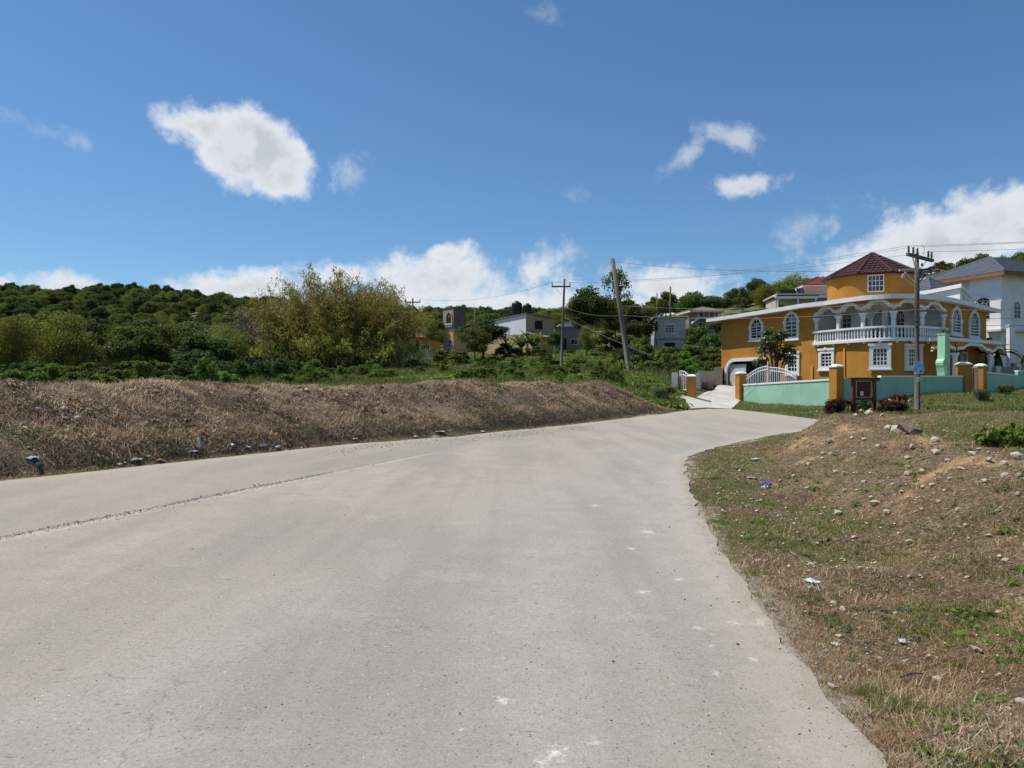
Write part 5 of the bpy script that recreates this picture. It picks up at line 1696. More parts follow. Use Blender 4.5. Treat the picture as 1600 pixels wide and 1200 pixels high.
def blockmat(name, c1, c2, mortar, bw=.40, bh=.20):
    m = bpy.data.materials.new(name); m.use_nodes = True
    nt = m.node_tree; bs = nt.nodes['Principled BSDF']; bs.inputs['Roughness'].default_value = .95
    tc = nd(nt, 'ShaderNodeTexCoord'); g = nd(nt, 'ShaderNodeNewGeometry')
    sep = nd(nt, 'ShaderNodeSeparateXYZ'); nt.links.new(tc.outputs['Object'], sep.inputs[0])
    cb = nd(nt, 'ShaderNodeCombineXYZ'); nt.links.new(mth(nt, 'ADD', sep.outputs[0], sep.outputs[1]), cb.inputs[0]); nt.links.new(sep.outputs[2], cb.inputs[1])
    b = nd(nt, 'ShaderNodeTexBrick'); nt.links.new(cb.outputs[0], b.inputs['Vector'])
    b.inputs['Color1'].default_value = (*c1, 1); b.inputs['Color2'].default_value = (*c2, 1); b.inputs['Mortar'].default_value = (*mortar, 1)
    b.inputs['Scale'].default_value = 1; b.inputs['Brick Width'].default_value = bw; b.inputs['Row Height'].default_value = bh; b.inputs['Mortar Size'].default_value = .018
    c = mixc(nt, ramp(nt, noise(nt, tc.outputs['Object'], 1.1, 6, .65), .42, .7, 0, .6), b.outputs[0], tuple(x * .55 for x in c1))
    nt.links.new(c, bs.inputs['Base Color'])
    return m


M_BLOCK = blockmat('concrete_block', (.46, .43, .385), (.36, .335, .30), (.55, .52, .47))
M_STONE = blockmat('brown_stone_block', (.15, .125, .10), (.10, .085, .07), (.19, .165, .14), .45, .25)


def block_house():
    D = 100; c = gpt(1024.5, D); s = D / F; z0 = zpx(556, D)
    r = thing('house', 'unfinished two-storey grey concrete block house with one white window above a dark opening', 'house', (c.x, c.y, z0), R(-3))
    W = 46 * s
    obj('wall', MB().box(0, W, 0, 5.5, -1.5, 59 * s), M_BLOCK, r)
    obj('roof_slab', MB().box(-.15, W + .25, -.2, 5.7, 59 * s + .003, 60.5 * s + .02), mat('mossy_slab', (.10, .10, .07), (.07, .075, .05)), r)
    obj('belt_course', MB().box(-.02, W + .02, -.03, -.002, 24.5 * s, 27 * s), M_GBLOCK, r)
    for x in (0.0, W - .22):
        obj('corner_column', MB().box(x, x + .22, -.035, -.004, -1, 24.4 * s), M_GBLOCK, r)
    window(r, front(21.7 * s, 35 * s), 15.5 * s, 14.6 * s, surr=.09, depth=.06, nx=3, nz=3, w_=False, sill=False)
    obj('opening', MB().box(13.5 * s, 30 * s, -.05, -.005, 5 * s, 20.5 * s), M_DARK, r)  # flat dark panel on the wall, painted as an unlit opening
    obj('side_wing', MB().box(W + .003, W + 4.5, 2.5, 5.5, -1, 43 * s), M_GBLOCK, r)


block_house()


def yellow_house():
    D = 110; c = gpt(708.5, D); s = D / F; z0 = zpx(553, D)
    r = thing('house', 'unfinished cream tower house with a tall arched opening and brown block top storey', 'house', (c.x, c.y, z0), R(38))
    ht = 72 * s; hm = 37 * s
    wl = 16 * s / math.sin(R(43)); wr = 19 * s / math.cos(R(36))
    obj('lower_wall', MB().box(0, wr, 0, wl + .6, -1.5, hm), M_CREAM, r)
    obj('upper_wall', MB().box(.02, wr - .02, .02, wl + .58, hm + .003, ht), M_STONE, r)
    obj('lit_tan_panel', MB().box(-.015, .018, .0, wl + .6, hm + .003, ht - .05), mat('sunlit_tan_plaster', (.40, .31, .21), (.33, .25, .17)), r)  # tan facing, with the left face's sunlit tone put into its colour
    window(r, leftf(1.15, hm + .9, -.016), 1.75, ht - hm - 1.35, True, surr=.22, depth=.1, nx=1, nz=1, w_=False, glass=M_DARK, frame=mat('tan_trim', (.42, .35, .27)), sill=False, name='arched_opening')  # dark sheet painted as the shade inside the arch
    br = MB()
    for k in range(5):
        br.tube([(-.1, .35 + k * .38, hm + .15), (-.1, .40 + k * .38, hm + .5), (-.1, .35 + k * .38, hm + .85)], [.08, .13, .06], 6)
    br.box(-.18, -.02, .2, 2.1, hm + .85, hm + 1.0)
    obj('balcony_rail', br, M_GREYWHITE, r)
    window(r, leftf(1.2, 9.5 * s), 1.3, 1.3, surr=.1, depth=.08, nx=2, nz=2, w_=False, sill=False)
    obj('roof_edge', MB().box(-.1, wr + .1, -.1, wl + .7, ht + .003, ht + .14), M_STONE, r)
    obj('rear_wing', MB().box(wr + .003, wr + 3.2, .5, 5, -1.5, 39 * s), M_CREAM, r)
    # house with water tanks
    D = 100; c = gpt(822, D); s = D / F; z0 = zpx(556, D)
    r = thing('house', 'white and cream two-storey house carrying two black water tanks on its roof', 'house', (c.x, c.y, z0), R(38))
    h = 66 * s; L = 5.1
    obj('front_wall', MB().box(0, L, 0, 9, -1.5, h - .7), M_CREAM, r)
    wv = MB().slab([(-.03, 0, 34 * s), (-.03, 8.6, 34 * s), (-.03, 8.6, h - .55), (-.03, 0, h - .02)], (.02, 0, 0))
    obj('side_wall', wv, M_WHOUSE, r)
    obj('parapet', MB().add([(0, 0, h - .7), (L, 0, h - .7), (L, 9, h - .7), (0, 9, h - .7), (0, 0, h), (L, 0, h - .45), (L, 9, h - .6), (0, 9, h - .5)], [(0, 1, 5, 4), (1, 2, 6, 5), (2, 3, 7, 6), (3, 0, 4, 7), (4, 5, 6, 7)]), M_CREAM, r)
    obj('roof_edge', MB().beam((-.12, -.12, h + .02), (L + .2, -.12, h - .44), .2, .14).beam((-.12, -.1, h + .02), (-.12, 8.8, h - .5), .2, .12), M_GBLOCK, r)
    window(r, front(2.2, 43 * s), 1.35, 1.15, surr=.07, depth=.05, nx=2, nz=1, w_=False, sill=False, frame=M_BROWN)
    window(r, front(2.1, 12 * s), 1.3, 1.5, surr=.07, depth=.05, nx=2, nz=1, w_=False, sill=False, frame=M_BROWN)
    obj('lean_to', MB().add([(.2, -2.2, -1), (3.0, -2.2, -1), (3, 0, -1), (.2, 0, -1), (.2, -2.2, 2.5), (3, -2.2, 2.3), (3, 0, 3.1), (.2, 0, 3.1)], [(0, 1, 5, 4), (1, 2, 6, 5), (3, 0, 4, 7), (4, 5, 6, 7)]), M_CREAM, r)
    obj('lean_to_roof', MB().slab([(-.3, -2.7, 2.45), (3.4, -2.7, 2.25), (3.3, 0, 3.12), (-.3, -.01, 3.2)], (0, 0, .1)), M_GBLOCK, r)
    window(r, leftf(4, 36 * s, -.03), 1.0, 1.0, surr=.07, depth=.04, nx=2, nz=1, w_=False, sill=False, glass=M_GREYWHITE, frame=M_WHOUSE)
    W = r.matrix_basis
    for k, (px, y0, y1, Dt, lab) in enumerate(((807.5, 491, 470.5, 103.5, 'larger black ribbed water tank on the white and cream house, left of the two'), (824, 491, 474, 103, 'smaller black ribbed water tank on the white and cream house, right of the two'))):
        p = gpt(px, Dt); zz0 = z0 + h - .45 + (.25 if k == 0 else .10); hh = zpx(y1, Dt) - zz0; rr = (.74, .60)[k]
        t = thing('water_tank', lab, 'water tank', (p.x, p.y, zz0), 0, 'black water tanks on the roof')
        prof = [(rr * .96, 0)]
        for q in range(6):
            z_ = hh * .8 * (q + .5) / 6; prof += [(rr, z_ - .06), (rr * 1.03, z_), (rr, z_ + .06)]
        prof += [(rr, hh * .82), (rr * .8, hh * .9), (rr * .38, hh * .95)]
        obj('tank_body', MB().lathe(prof, 16), M_BLACKPL, t, smooth=True); obj('lid', MB().lathe([(rr * .36, hh * .94), (rr * .36, hh), (.05, hh * 1.01)], 12), M_BLACKPL, t)
        st = obj('tank_stand', MB().box(-rr * .8, rr * .8, -rr * .8, rr * .8, -.7, -.01), M_GBLOCK, t)
    # grey house with zinc roof right of it
    D = 108; c = gpt(867, D); s = D / F; z0 = zpx(549, D)
    r = thing('house', 'grey unpainted house with a pale zinc gable roof behind the field pole', 'house', (c.x, c.y, z0), R(3))
    M_UN = mat('unpainted_render', (.30, .26, .225), (.235, .205, .175), scale=.8, c3=(.18, .155, .13))
    obj('wall', MB().box(0, 4.2, 0, 6, -1, 37 * s), M_UN, r)
    obj('roof_slab', MB().box(-.1, 4.4, -.15, 6, 37 * s + .003, 37 * s + .15), M_GBLOCK, r)
    window(r, front(2.9, 1.0), 1.2, .8, surr=.06, depth=.05, nx=2, nz=1, w_=False, sill=False, glass=M_DARK)
    obj('dark_doorway_panel', MB().box(.8, 1.7, -.05, -.004, -.2, 1.9), M_DARK, r)  # flat dark panel in place of a shaded entrance
    ub = obj('upper_storey', MB().add([(1.4, 3, 37 * s + .16), (4.6, 3, 37 * s + .16), (4.6, 8, 37 * s + .16), (1.4, 8, 37 * s + .16), (1.4, 3, 45 * s), (4.6, 3, 45 * s), (4.6, 8, 45 * s), (1.4, 8, 45 * s), (3, 3, 49 * s), (3, 8, 49 * s)],
                                      [(0, 1, 5, 8, 4), (1, 2, 6, 5), (2, 3, 7, 9, 6), (3, 0, 4, 7)]), M_WHOUSE, r)
    obj('zinc_roof', MB().slab([(1.0, 2.5, 44 * s), (3, 2.5, 50.3 * s), (3, 8.3, 50.3 * s), (1, 8.3, 44 * s)], (0, 0, .08)).slab([(5.2, 2.5, 43 * s), (3.01, 2.5, 50.3 * s), (3.01, 8.3, 50.3 * s), (5.2, 8.3, 43 * s)], (0, 0, .08)),
        mat('zinc_sheet', (.55, .57, .60), (.45, .47, .5), rough=.5, scale=3), r)
    # small orange house by the bamboo
    D = 96; c = gpt(612, D); s = D / F; z0 = zpx(556, D)
    r = thing('house', 'small orange house with a brown hip roof and white windows right of the bamboo', 'house', (c.x, c.y, z0), R(-4))
    M_OR2 = mat('orange_paint', (.55, .20, .03), (.45, .16, .025), scale=2); M_YE = mat('yellow_paint', (.62, .33, .04), (.53, .28, .035), scale=2)
    obj('wall', MB().box(0, 45 * s, 1.5, 7, -1, 24 * s), M_OR2, r)
    fr = obj('front_bay', MB().box(43 * s, 67 * s, 0, 5, -1, 23 * s), M_YE, r)
    obj('veranda_post', MB().box(1.0, 1.2, .2, .4, -.5, 22 * s).box(2.4, 2.6, .2, .4, -.5, 22 * s), M_OR2, r)
    obj('flat_roof', MB().box(-.2, 43 * s, 0, 7, 24 * s + .003, 25.5 * s).box(42.5 * s, 68 * s, -.2, 5.2, 23 * s + .003, 24.5 * s), M_OR2, r)
    obj('upper_wall', MB().box(6 * s, 44 * s, 2.6, 6, 25.6 * s, 30 * s), mat('pale_blue_paint', (.50, .58, .62), (.44, .5, .54)), r)
    hip_roof(r, 6 * s, 44 * s, 2.6, 6, 30 * s, 12 * s, .12, mat('brown_shingle', (.24, .15, .10), (.18, .11, .075), scale=3, bump=.3), rows=5, fascia=M_BROWN, over=.25)
    window(r, front(53 * s, 8 * s), 16 * s, 10 * s, surr=.12, depth=.06, nx=4, nz=1, w_=False, sill=False)
    obj('door', MB().box(2.6, 3.6, 1.42, 1.49, -.3, 1.7), mat('green_door_paint', (.03, .12, .09)), r)
    obj('front_wall', MB().box(0, 68 * s, -1.6, -1.4, -1, .35), M_GREYWHITE, r)
    # distant stair tower behind
yellow_house()
# ------------------------------------------------------------------ vegetation kit
L_DARK = leafmat('leaf_dark', [(0.034, 0.063, 0.017), (0.062, 0.101, 0.025), (0.110, 0.147, 0.040)])
L_MID = leafmat('leaf_mid', [(0.058, 0.099, 0.020), (0.103, 0.151, 0.030), (0.168, 0.199, 0.048)])
L_OLIVE = leafmat('leaf_olive', [(0.110, 0.143, 0.023), (0.177, 0.212, 0.038), (0.252, 0.269, 0.062)])
L_LIME = leafmat('leaf_bright', [(0.080, 0.158, 0.023), (0.138, 0.232, 0.036), (0.203, 0.292, 0.065)])
L_BAMBOO = leafmat('leaf_bamboo', [(0.198, 0.214, 0.040), (0.305, 0.308, 0.061), (0.248, 0.267, 0.052), (0.420, 0.392, 0.114), (0.281, 0.250, 0.086)], trans=.4)
L_TWIG = leafmat('dry_twigs', [(0.221, 0.169, 0.117), (0.299, 0.234, 0.156), (0.156, 0.117, 0.078)], trans=.1)
L_RED = leafmat('leaf_red', [(.075, .010, .012), (.14, .022, .02), (.05, .03, .014)], objvar=False)
L_PURP = leafmat('leaf_dark_red', [(0.033, 0.017, 0.017), (0.068, 0.022, 0.020), (0.033, 0.042, 0.017)], objvar=False)
L_GREY = leafmat('leaf_grey_green', [(0.065, 0.101, 0.052), (0.104, 0.142, 0.072), (0.143, 0.176, 0.098)])
L_BANANA = leafmat('leaf_banana', [(.07, .115, .025), (.11, .155, .035), (.15, .16, .05)], gloss=.8)
L_DEADB = leafmat('leaf_dead_banana', [(.17, .12, .06), (.10, .07, .04), (.12, .13, .04)], objvar=False)
L_STRAW = leafmat('straw', [(.08, .048, .026), (.22, .14, .07), (.39, .27, .145), (.62, .47, .28)], trans=.22, objvar=False, gloss=0)  # wide tone range puts highlights and deep shade into the straw colour
L_THATCH = leafmat('dead_thatch', [(0.168, 0.119, 0.071), (0.347, 0.259, 0.163), (0.560, 0.435, 0.284), (0.829, 0.682, 0.473)], trans=.38, objvar=False, gloss=0)
L_DUFF = leafmat('dark_duff', [(0.088, 0.062, 0.041), (0.188, 0.134, 0.086), (0.338, 0.246, 0.161), (0.600, 0.462, 0.310)], trans=.3, objvar=False, gloss=0)
L_GRASS = leafmat('grass_green', [(0.074, 0.123, 0.022), (0.115, 0.181, 0.034), (0.176, 0.225, 0.054), (0.243, 0.232, 0.096)], objvar=False, gloss=.1)
L_FIELD = leafmat('field_grass', [(.06, .095, .022), (.105, .14, .036), (.17, .18, .06), (.27, .225, .11)], objvar=False, gloss=.1)


def unit(v):
    return v / (np.linalg.norm(v, axis=1, keepdims=True) + 1e-9)


def leaves(C, N, ln, wd, along=None):
    """rhombic leaves: centres, normals, length, width; along = preferred long axis"""
    n = len(C)
    r = rng.normal(size=(n, 3)) if along is None else along + rng.normal(size=(n, 3)) * .35
    N = unit(N)
    t = unit(r - (r * N).sum(1)[:, None] * N); b = np.cross(N, t)
    ln = np.broadcast_to(ln, (n,))[:, None] / 2; wd = np.broadcast_to(wd, (n,))[:, None] / 2
    bend = N * ln * .25
    v = np.stack([C - t * ln - bend, C + b * wd, C + t * ln - bend, C - b * wd], 1).reshape(-1, 3)
    f = np.arange(n * 4).reshape(n, 4)
    return v, f


def crown(blobs, count, ls, lw=.55, shell=.55, up=.35, jit=.8):
    blobs = np.array(blobs); w = blobs[:, 3] ** 2; k = rng.choice(len(blobs), count, p=w / w.sum())
    d = unit(rng.normal(size=(count, 3)) + np.array([0, 0, .25]))
    r = (shell + (1 - shell) * rng.random(count) ** .6)[:, None]
    lump = 1 + .22 * np.sin(d[:, :1] * 5 + k[:, None]) * np.cos(d[:, 1:2] * 6 + k[:, None] * 1.7)
    C = blobs[k, :3] + d * r * lump * (blobs[k, 3:4] * np.array([1, 1, .78]))
    N = d + rng.normal(size=(count, 3)) * jit + np.array([0, 0, up])
    s = ls * (.6 + .8 * rng.random(count))
    return leaves(C, N, s, s * lw)


PROTO = {}


def make_tree(key, H, W, leafm, nb=16, count=6000, ls=.34, z_lo=.38, shell=.5, trunk=.18, limbs=6, rmin=.15, rmax=.27, lw=.55, flat=1.0, barkm=None):
    blobs = []
    for i in range(nb):
        for _ in range(60):
            p = rng.uniform(-1, 1, 3)
            if np.linalg.norm(p) < 1: break
        rad = W * rng.uniform(rmin, rmax)
        zc = H * (z_lo + (1 - z_lo) * (.5 + .5 * p[2] * flat))
        sh = 1 - .45 * max(0, (zc / H - .65) / .35)
        zc = min(zc, H - rad * .78)
        blobs.append((p[0] * (W / 2 - rad) * sh * 1.12, p[1] * (W / 2 - rad) * sh * 1.12, zc, rad))
    v, f = crown(blobs, count, ls, lw=lw, shell=shell)
    root = bpy.data.objects.new('tree_pattern', None)
    me = np_mesh('crown', v, f, leafm)
    tm = MB(); zt = H * (z_lo + .12)
    lean = rng.uniform(-.3, .3, 2)
    tm.tube([(0, 0, -.5), (lean[0] * .3, lean[1] * .3, zt * .5), (lean[0], lean[1], zt)], [trunk * 1.25, trunk, trunk * .75], 8)
    for b in sorted(blobs, key=lambda q: -q[3])[:limbs]:
        e = Vector(b[:3]); s0 = Vector((lean[0], lean[1], zt * .85)); m_ = s0.lerp(e, .5) + Vector((0, 0, -.05 * H))
        tm.tube([s0, m_, e], [trunk * .6, trunk * .4, trunk * .15], 6)
    tme = bpy.data.meshes.new('trunk'); tme.from_pydata(tm.v, [], tm.f); tme.materials.append(barkm or M_BARK)
    PROTO[key] = (me, tme, H, W)


make_tree('dark', 9, 8.5, L_DARK, nb=32, count=8500, ls=.36, rmin=.09, rmax=.20, shell=.3)
make_tree('dark2', 9, 7.5, L_DARK, nb=26, count=7000, ls=.36, z_lo=.28, rmin=.10, rmax=.21, shell=.35)
make_tree('mid', 8.5, 8.5, L_MID, nb=32, count=8500, ls=.34, rmin=.09, rmax=.20, shell=.3)
make_tree('mid2', 8, 9, L_MID, nb=26, count=7500, ls=.34, z_lo=.28, rmin=.10, rmax=.20, shell=.35)
make_tree('olive', 8, 9, L_OLIVE, nb=24, count=9500, ls=.26, lw=.35, z_lo=.25, shell=.25, rmin=.12, rmax=.22)
make_tree('sparse', 9, 6.5, L_MID, nb=18, count=2600, ls=.30, shell=.1, rmin=.10, rmax=.18, limbs=16, trunk=.14)
make_tree('dry', 8, 8, L_OLIVE, nb=18, count=4500, ls=.26, shell=.2, rmin=.12, rmax=.22, limbs=12, lw=.4)
make_tree('shrub', 2.2, 3.0, L_MID, nb=30, count=2800, ls=.20, z_lo=.06, limbs=5, trunk=.05, rmin=.07, rmax=.17, shell=.2)
make_tree('shrub_dark', 2.2, 3.0, L_DARK, nb=30, count=2800, ls=.19, z_lo=.06, limbs=5, trunk=.05, rmin=.07, rmax=.17, shell=.2)
make_tree('shrub_lime', 2.2, 3.0, L_LIME, nb=30, count=2400, ls=.23, z_lo=.06, limbs=6, trunk=.05, shell=.15, rmin=.06, rmax=.16)
make_tree('shrub_grey', 1.3, 1.4, L_GREY, nb=12, count=2600, ls=.10, z_lo=.2, limbs=3, trunk=.04, rmin=.2, rmax=.3)
make_tree('shrub_red', 1.6, 2.2, L_RED, nb=16, count=1700, ls=.22, lw=.35, z_lo=.15, limbs=6, trunk=.03, shell=.2)
make_tree('shrub_purple', 1.2, 1.7, L_PURP, nb=22, count=5000, ls=.13, lw=.4, z_lo=.12, limbs=5, trunk=.03, shell=.3)
make_tree('weed_big', .5, 1.2, L_LIME, nb=20, count=900, ls=.13, lw=.7, z_lo=.12, limbs=8, trunk=.008, shell=.2, rmin=.12, rmax=.2)
PLANTS = []


def plant(key, px, D, wpx, ytop, label, cat='tree', group=None, name='tree', ybase=None, rz=None):
    me, tme, H, W = PROTO[key]
    p = gpt(px, D); z = gz(p.x, p.y) if ybase is None else zpx(ybase, D)
    r = thing(name, label, cat, (p.x, p.y, z - .05), rng.uniform(0, 6.28) if rz is None else rz, group)
    sw = wpx * D / F / W; sh = (zpx(ytop, D) - z) / H
    r.scale = (sw, sw, max(sh, .15))
    link('trunk' if cat == 'tree' else 'stem', tme, r); link('crown' if cat == 'tree' else 'foliage', me, r)
    return r


G1 = 'trees standing in front of the wooded hill on the left'
for key, px, D, w, yt, lab in (
    ('dark2', -45, 62, 140, 482, 'dark tree cut by the left edge of the picture above the berm'),
    ('olive', 22, 60, 95, 492, 'narrow yellow-green tree at the far left above the berm'),
    ('olive', 95, 63, 150, 484, 'wide feathery yellow-green tree, tallest of the olive ones on the left'),
    ('dark', 156, 70, 80, 500, 'dark tree with a bare visible trunk right of the feathery yellow-green tree'),
    ('mid', 205, 66, 105, 507, 'mid green tree with a pale bush at its foot, left of the hollow'),
    ('mid2', 262, 69, 100, 505, 'broad mid green tree above the lowest dip of the berm'),
    ('dark2', 318, 65, 105, 520, 'dark low-branching tree behind the bright shrubs left of the bamboo'),
    ('dry', 352, 70, 90, 505, 'thin olive tree just left of the bamboo thicket'),
    ('dark', 385, 82, 90, 512, 'dark tree tucked against the left flank of the bamboo'),
    ('dark', 20, 86, 130, 494, 'dark tree behind the narrow yellow-green one at the far left'),
    ('mid', 130, 90, 130, 497, 'mid green tree behind the wide feathery olive tree'),
    ('dark', 225, 88, 130, 498, 'dark rounded tree in the second row left of the hollow'),
    ('mid2', 300, 90, 130, 502, 'mid green tree in the second row left of the bamboo'),
    ('olive', 335, 96, 110, 505, 'olive tree in the second row, nearest the bamboo'),
    ('dark2', 430, 104, 110, 500, 'dark tree showing behind the thin left side of the bamboo'),
    ('mid', 660, 112, 90, 495, 'bright green tree behind the small orange house'),
    ('olive', 672, 108, 56, 500, 'small yellow-green tree right behind the orange house roof')):
    plant(key, px, D, w, yt, lab, group=G1 if px < 500 else None)
G2 = 'shrubs behind the crest of the dry berm'
for key, px, D, w, yt, lab in (
    ('shrub_lime', 18, 43, 60, 576, 'pale leafy shrub at the left edge behind the berm'),
    ('shrub_lime', 78, 46, 62, 566, 'bright green shrub below the feathery yellow-green tree'),
    ('shrub', 118, 45, 60, 580, 'low mid green shrub between the bright one and the domed bush'),
    ('shrub_lime', 160, 43, 55, 582, 'low domed light green bush behind the berm, left of the pale one'),
    ('shrub_lime', 218, 50, 46, 562, 'pale green shrub with upright leaves at the foot of the mid green tree'),
    ('shrub', 268, 46, 66, 585, 'wide low shrub over the dip of the berm'),
    ('shrub_lime', 322, 48, 48, 556, 'tall bright green shrub left of the bamboo slope'),
    ('shrub_lime', 352, 44, 50, 578, 'smaller bright shrub right of the tall bright one'),
    ('shrub_dark', 45, 50, 70, 568, 'dark shrub between the two bright shrubs at the far left'),
    ('shrub_dark', 190, 52, 80, 566, 'dark shrub filling the gap beneath the trees left of the hollow'),
    ('shrub_dark', 290, 54, 90, 562, 'dark shrub in the shade behind the wide low one'),
    ('shrub', 388, 62, 44, 572, 'mid green shrub at the left foot of the bamboo slope'),
    ('shrub_lime', 491, 66, 40, 560, 'shrub with big pale leaves on the bare slope below the bamboo'),
    ('shrub_lime', 505, 60, 32, 585, 'small pale shrub below the bamboo, just behind the berm'),
    ('shrub', 552, 58, 36, 581, 'small dark green shrub right of the bamboo stems'),
    ('shrub', 600, 52, 62, 577, 'wide glossy green shrub behind the berm below the orange house'),
    ('shrub_lime', 630, 60, 36, 581, 'yellowish green shrub right of the wide glossy one'),
    ('shrub', 682, 72, 30, 568, 'round green bush in the field below the hedge'),
    ('shrub_lime', 799, 66, 38, 557, 'pale spreading shrub in the middle of the weedy field'),
    ('shrub_dark', 858, 76, 42, 558, 'dark low shrub left of the field pole'),
    ('shrub', 905, 78, 56, 560, 'mid green shrub mass right of the field pole'),
    ('shrub', 760, 60, 50, 585, 'low leafy shrub right of the bare patch in the field'),
    ('shrub_lime', 866, 58, 46, 582, 'low bright shrub at the foot of the field pole'),
    ('shrub', 700, 62, 44, 586, 'low shrub between the wide glossy one and the field pole'),
    ('shrub', 930, 62, 44, 577, 'shrub left of the strap-leaved plants'),
    ('shrub_dark', 1040, 68, 50, 566, 'dark shrub above the round grey-green bush'),
    ('shrub_lime', 1040, 84, 44, 562, 'light green shrub in front of the grey block house')):
    plant(key, px, D, w, yt, lab, 'shrub', G2 if px < 420 else 'shrubs in the weedy field', 'shrub')
for key, px, D, w, yt, lab, cat in (
    ('dark', 755, 88, 92, 497, 'large dark bushy tree between the arched tower and the banana plants', 'tree'),
    ('mid2', 742, 84, 60, 512, 'mid green tree on the left of the large dark bushy one', 'tree'),
    ('mid', 868, 92, 36, 517, 'slim yellowish tree against the cream house wall', 'tree'),
    ('dark', 918, 92, 100, 447, 'dense dark mango tree left of the leaning pole', 'tree'),
    ('sparse', 962, 108, 62, 417, 'tall airy tree behind the leaning pole', 'tree'),
    ('olive', 917, 86, 44, 506, 'small yellow-green tree below the dense dark mango', 'tree'),
    ('dark2', 996, 100, 66, 474, 'dark spreading tree between the leaning pole and the block house', 'tree'),
    ('mid', 955, 98, 54, 470, 'mid green tree filling the gap behind the leaning pole', 'tree'),
    ('mid', 1040, 142, 46, 455, 'tree beside the overgrown pole above the block house', 'tree'),
    ('mid2', 1085, 150, 62, 455, 'tree with a pale crown on the ridge above the open veranda house', 'tree'),
    ('dark', 1120, 146, 58, 461, 'dark tree on the ridge left of the thin bare one', 'tree'),
    ('sparse', 1160, 128, 34, 447, 'thin almost leafless tree against the cloud left of the veranda house', 'tree'),
    ('olive', 1196, 128, 60, 442, 'olive tree left of the veranda house', 'tree'),
    ('dry', 1246, 132, 92, 424, 'broad olive tree behind the red hip roof', 'tree'),
    ('dark', 1228, 138, 60, 436, 'dark tree between the two olive ones behind the veranda house', 'tree'),
    ('mid', 1135, 108, 60, 500, 'mid green tree on the slope left of the ochre house roof', 'tree'),
    ('dark2', 1165, 104, 70, 485, 'dark tree whose top shows over the left end of the ochre roof', 'tree'),
    ('mid2', 1190, 100, 60, 482, 'green tree just above the ochre roof slab', 'tree'),
    ('dark', 1508, 118, 66, 403, 'dark round tree between the poster pole and the slate roof', 'tree'),
    ('mid', 1470, 128, 46, 424, 'small bright tree below the rusty roofed house', 'tree'),
    ('mid', 1556, 130, 56, 400, 'tree behind the top of the slate blue roof', 'tree'),
    ('olive', 1596, 124, 50, 398, 'yellow-green tree at the right edge above the slate roof', 'tree'),
    ('dark', 1640, 120, 70, 392, 'dark tree cut by the right edge above the white house', 'tree')):
    plant(key, px, D, w, yt, lab, cat)
for key, px, D, w, yt, lab in (
    ('shrub', 1090, 86, 52, 510, 'tall green shrub right of the block house'),
    ('shrub', 1108, 78, 56, 522, 'green shrub above the retaining wall, left of the ochre house'),
    ('shrub_dark', 1085, 72, 56, 546, 'dark shrub above the retaining wall'),
    ('shrub', 1112, 70, 34, 552, 'shrub touching the left corner of the ochre house'),
    ('shrub', 1063, 62, 44, 562, 'shrub right behind the white square post'),
    ('shrub_dark', 790, 90, 54, 535, 'dark shrub at the foot of the banana plants, on their left'),
    ('shrub_dark', 838, 90, 44, 540, 'dark shrub at the foot of the banana plants, on their right'),
    ('shrub', 948, 96, 60, 516, 'large green shrub behind the leaning pole, under the airy tree'),
    ('shrub_dark', 975, 92, 54, 528, 'dark shrub right of the leaning pole below the spreading tree'),
    ('shrub', 692, 84, 40, 546, 'left end of the clipped hedge below the arched tower'),
    ('shrub', 718, 82, 44, 548, 'right end of the clipped hedge below the arched tower')):
    plant(key, px, D, w, yt, lab, 'shrub', None, 'shrub')
plant('shrub_grey', 1030, 40.5, 36, 603, 'round grey-green bush at the right end of the dry berm', 'shrub', name='shrub')
plant('shrub_red', 1046, 43.5, 22, 604, 'reddish twiggy bush between the round grey-green bush and the white post', 'shrub', name='shrub')
plant('shrub_red', 644, 82, 34, 561, 'dark red leaved bush in front of the small orange house', 'shrub', name='shrub')
plant('shrub_red', 742, 72, 26, 570, 'small dark red bush in the field right of the hedge', 'shrub', name='shrub')
plant('shrub_purple', 1304, 34.6, 36, 622, 'dark purple-leaved bush left of the notice board', 'shrub', name='shrub', ybase=653)
plant('shrub_purple', 1394, 34.4, 56, 626, 'low dark bush right of the notice board', 'shrub', name='shrub', ybase=653)
plant('shrub_dark', 1351, 35.6, 34, 622, 'small green bush under the notice board', 'shrub', name='shrub', ybase=645)
plant('shrub_grey', 1532, 40, 34, 606, 'scrubby bush at the foot of the right ochre gate pillar', 'shrub', name='shrub')
plant('shrub_grey', 1568, 44, 40, 598, 'grey-green scrub against the mint wall at the right', 'shrub', name='shrub')
for px, py, w, yt, lab in ((1562, 698, 78, 664, 'leafy bright green weed on the right bank, left one of the pair'), (1612, 702, 84, 658, 'leafy bright green weed cut by the right edge of the picture')):
    plant('weed_big', px, hit(px, py).y, w, yt, lab, 'weed', name='weed')


# ---- strap-leaved plants
def strap(mb, base, az, L, w, up, droop, fold=.25, n=7, tear=0.0):
    d = Vector((math.cos(az), math.sin(az), 0)); s = Vector((-d.y, d.x, 0))
    ctr = []
    for i in range(n + 1):
        t = i / n
        ctr.append(base + d * (L * (t * math.cos(up) + .15 * t * t)) + Vector((0, 0, L * (t * math.sin(up) - droop * t * t))))
    k = len(mb.v)
    for i, c in enumerate(ctr):
        t = i / n; ww = w * math.sin(math.pi * min(.06 + .94 * t, .985)) ** .6 / 2
        mb.v += [tuple(c - s * ww + Vector((0, 0, ww * fold))), tuple(c), tuple(c + s * ww + Vector((0, 0, ww * fold)))]
    for i in range(n):
        a = k + 3 * i
        if random.random() >= tear: mb.f.append((a, a + 1, a + 4, a + 3))
        if random.random() >= tear: mb.f.append((a + 1, a + 2, a + 5, a + 4))


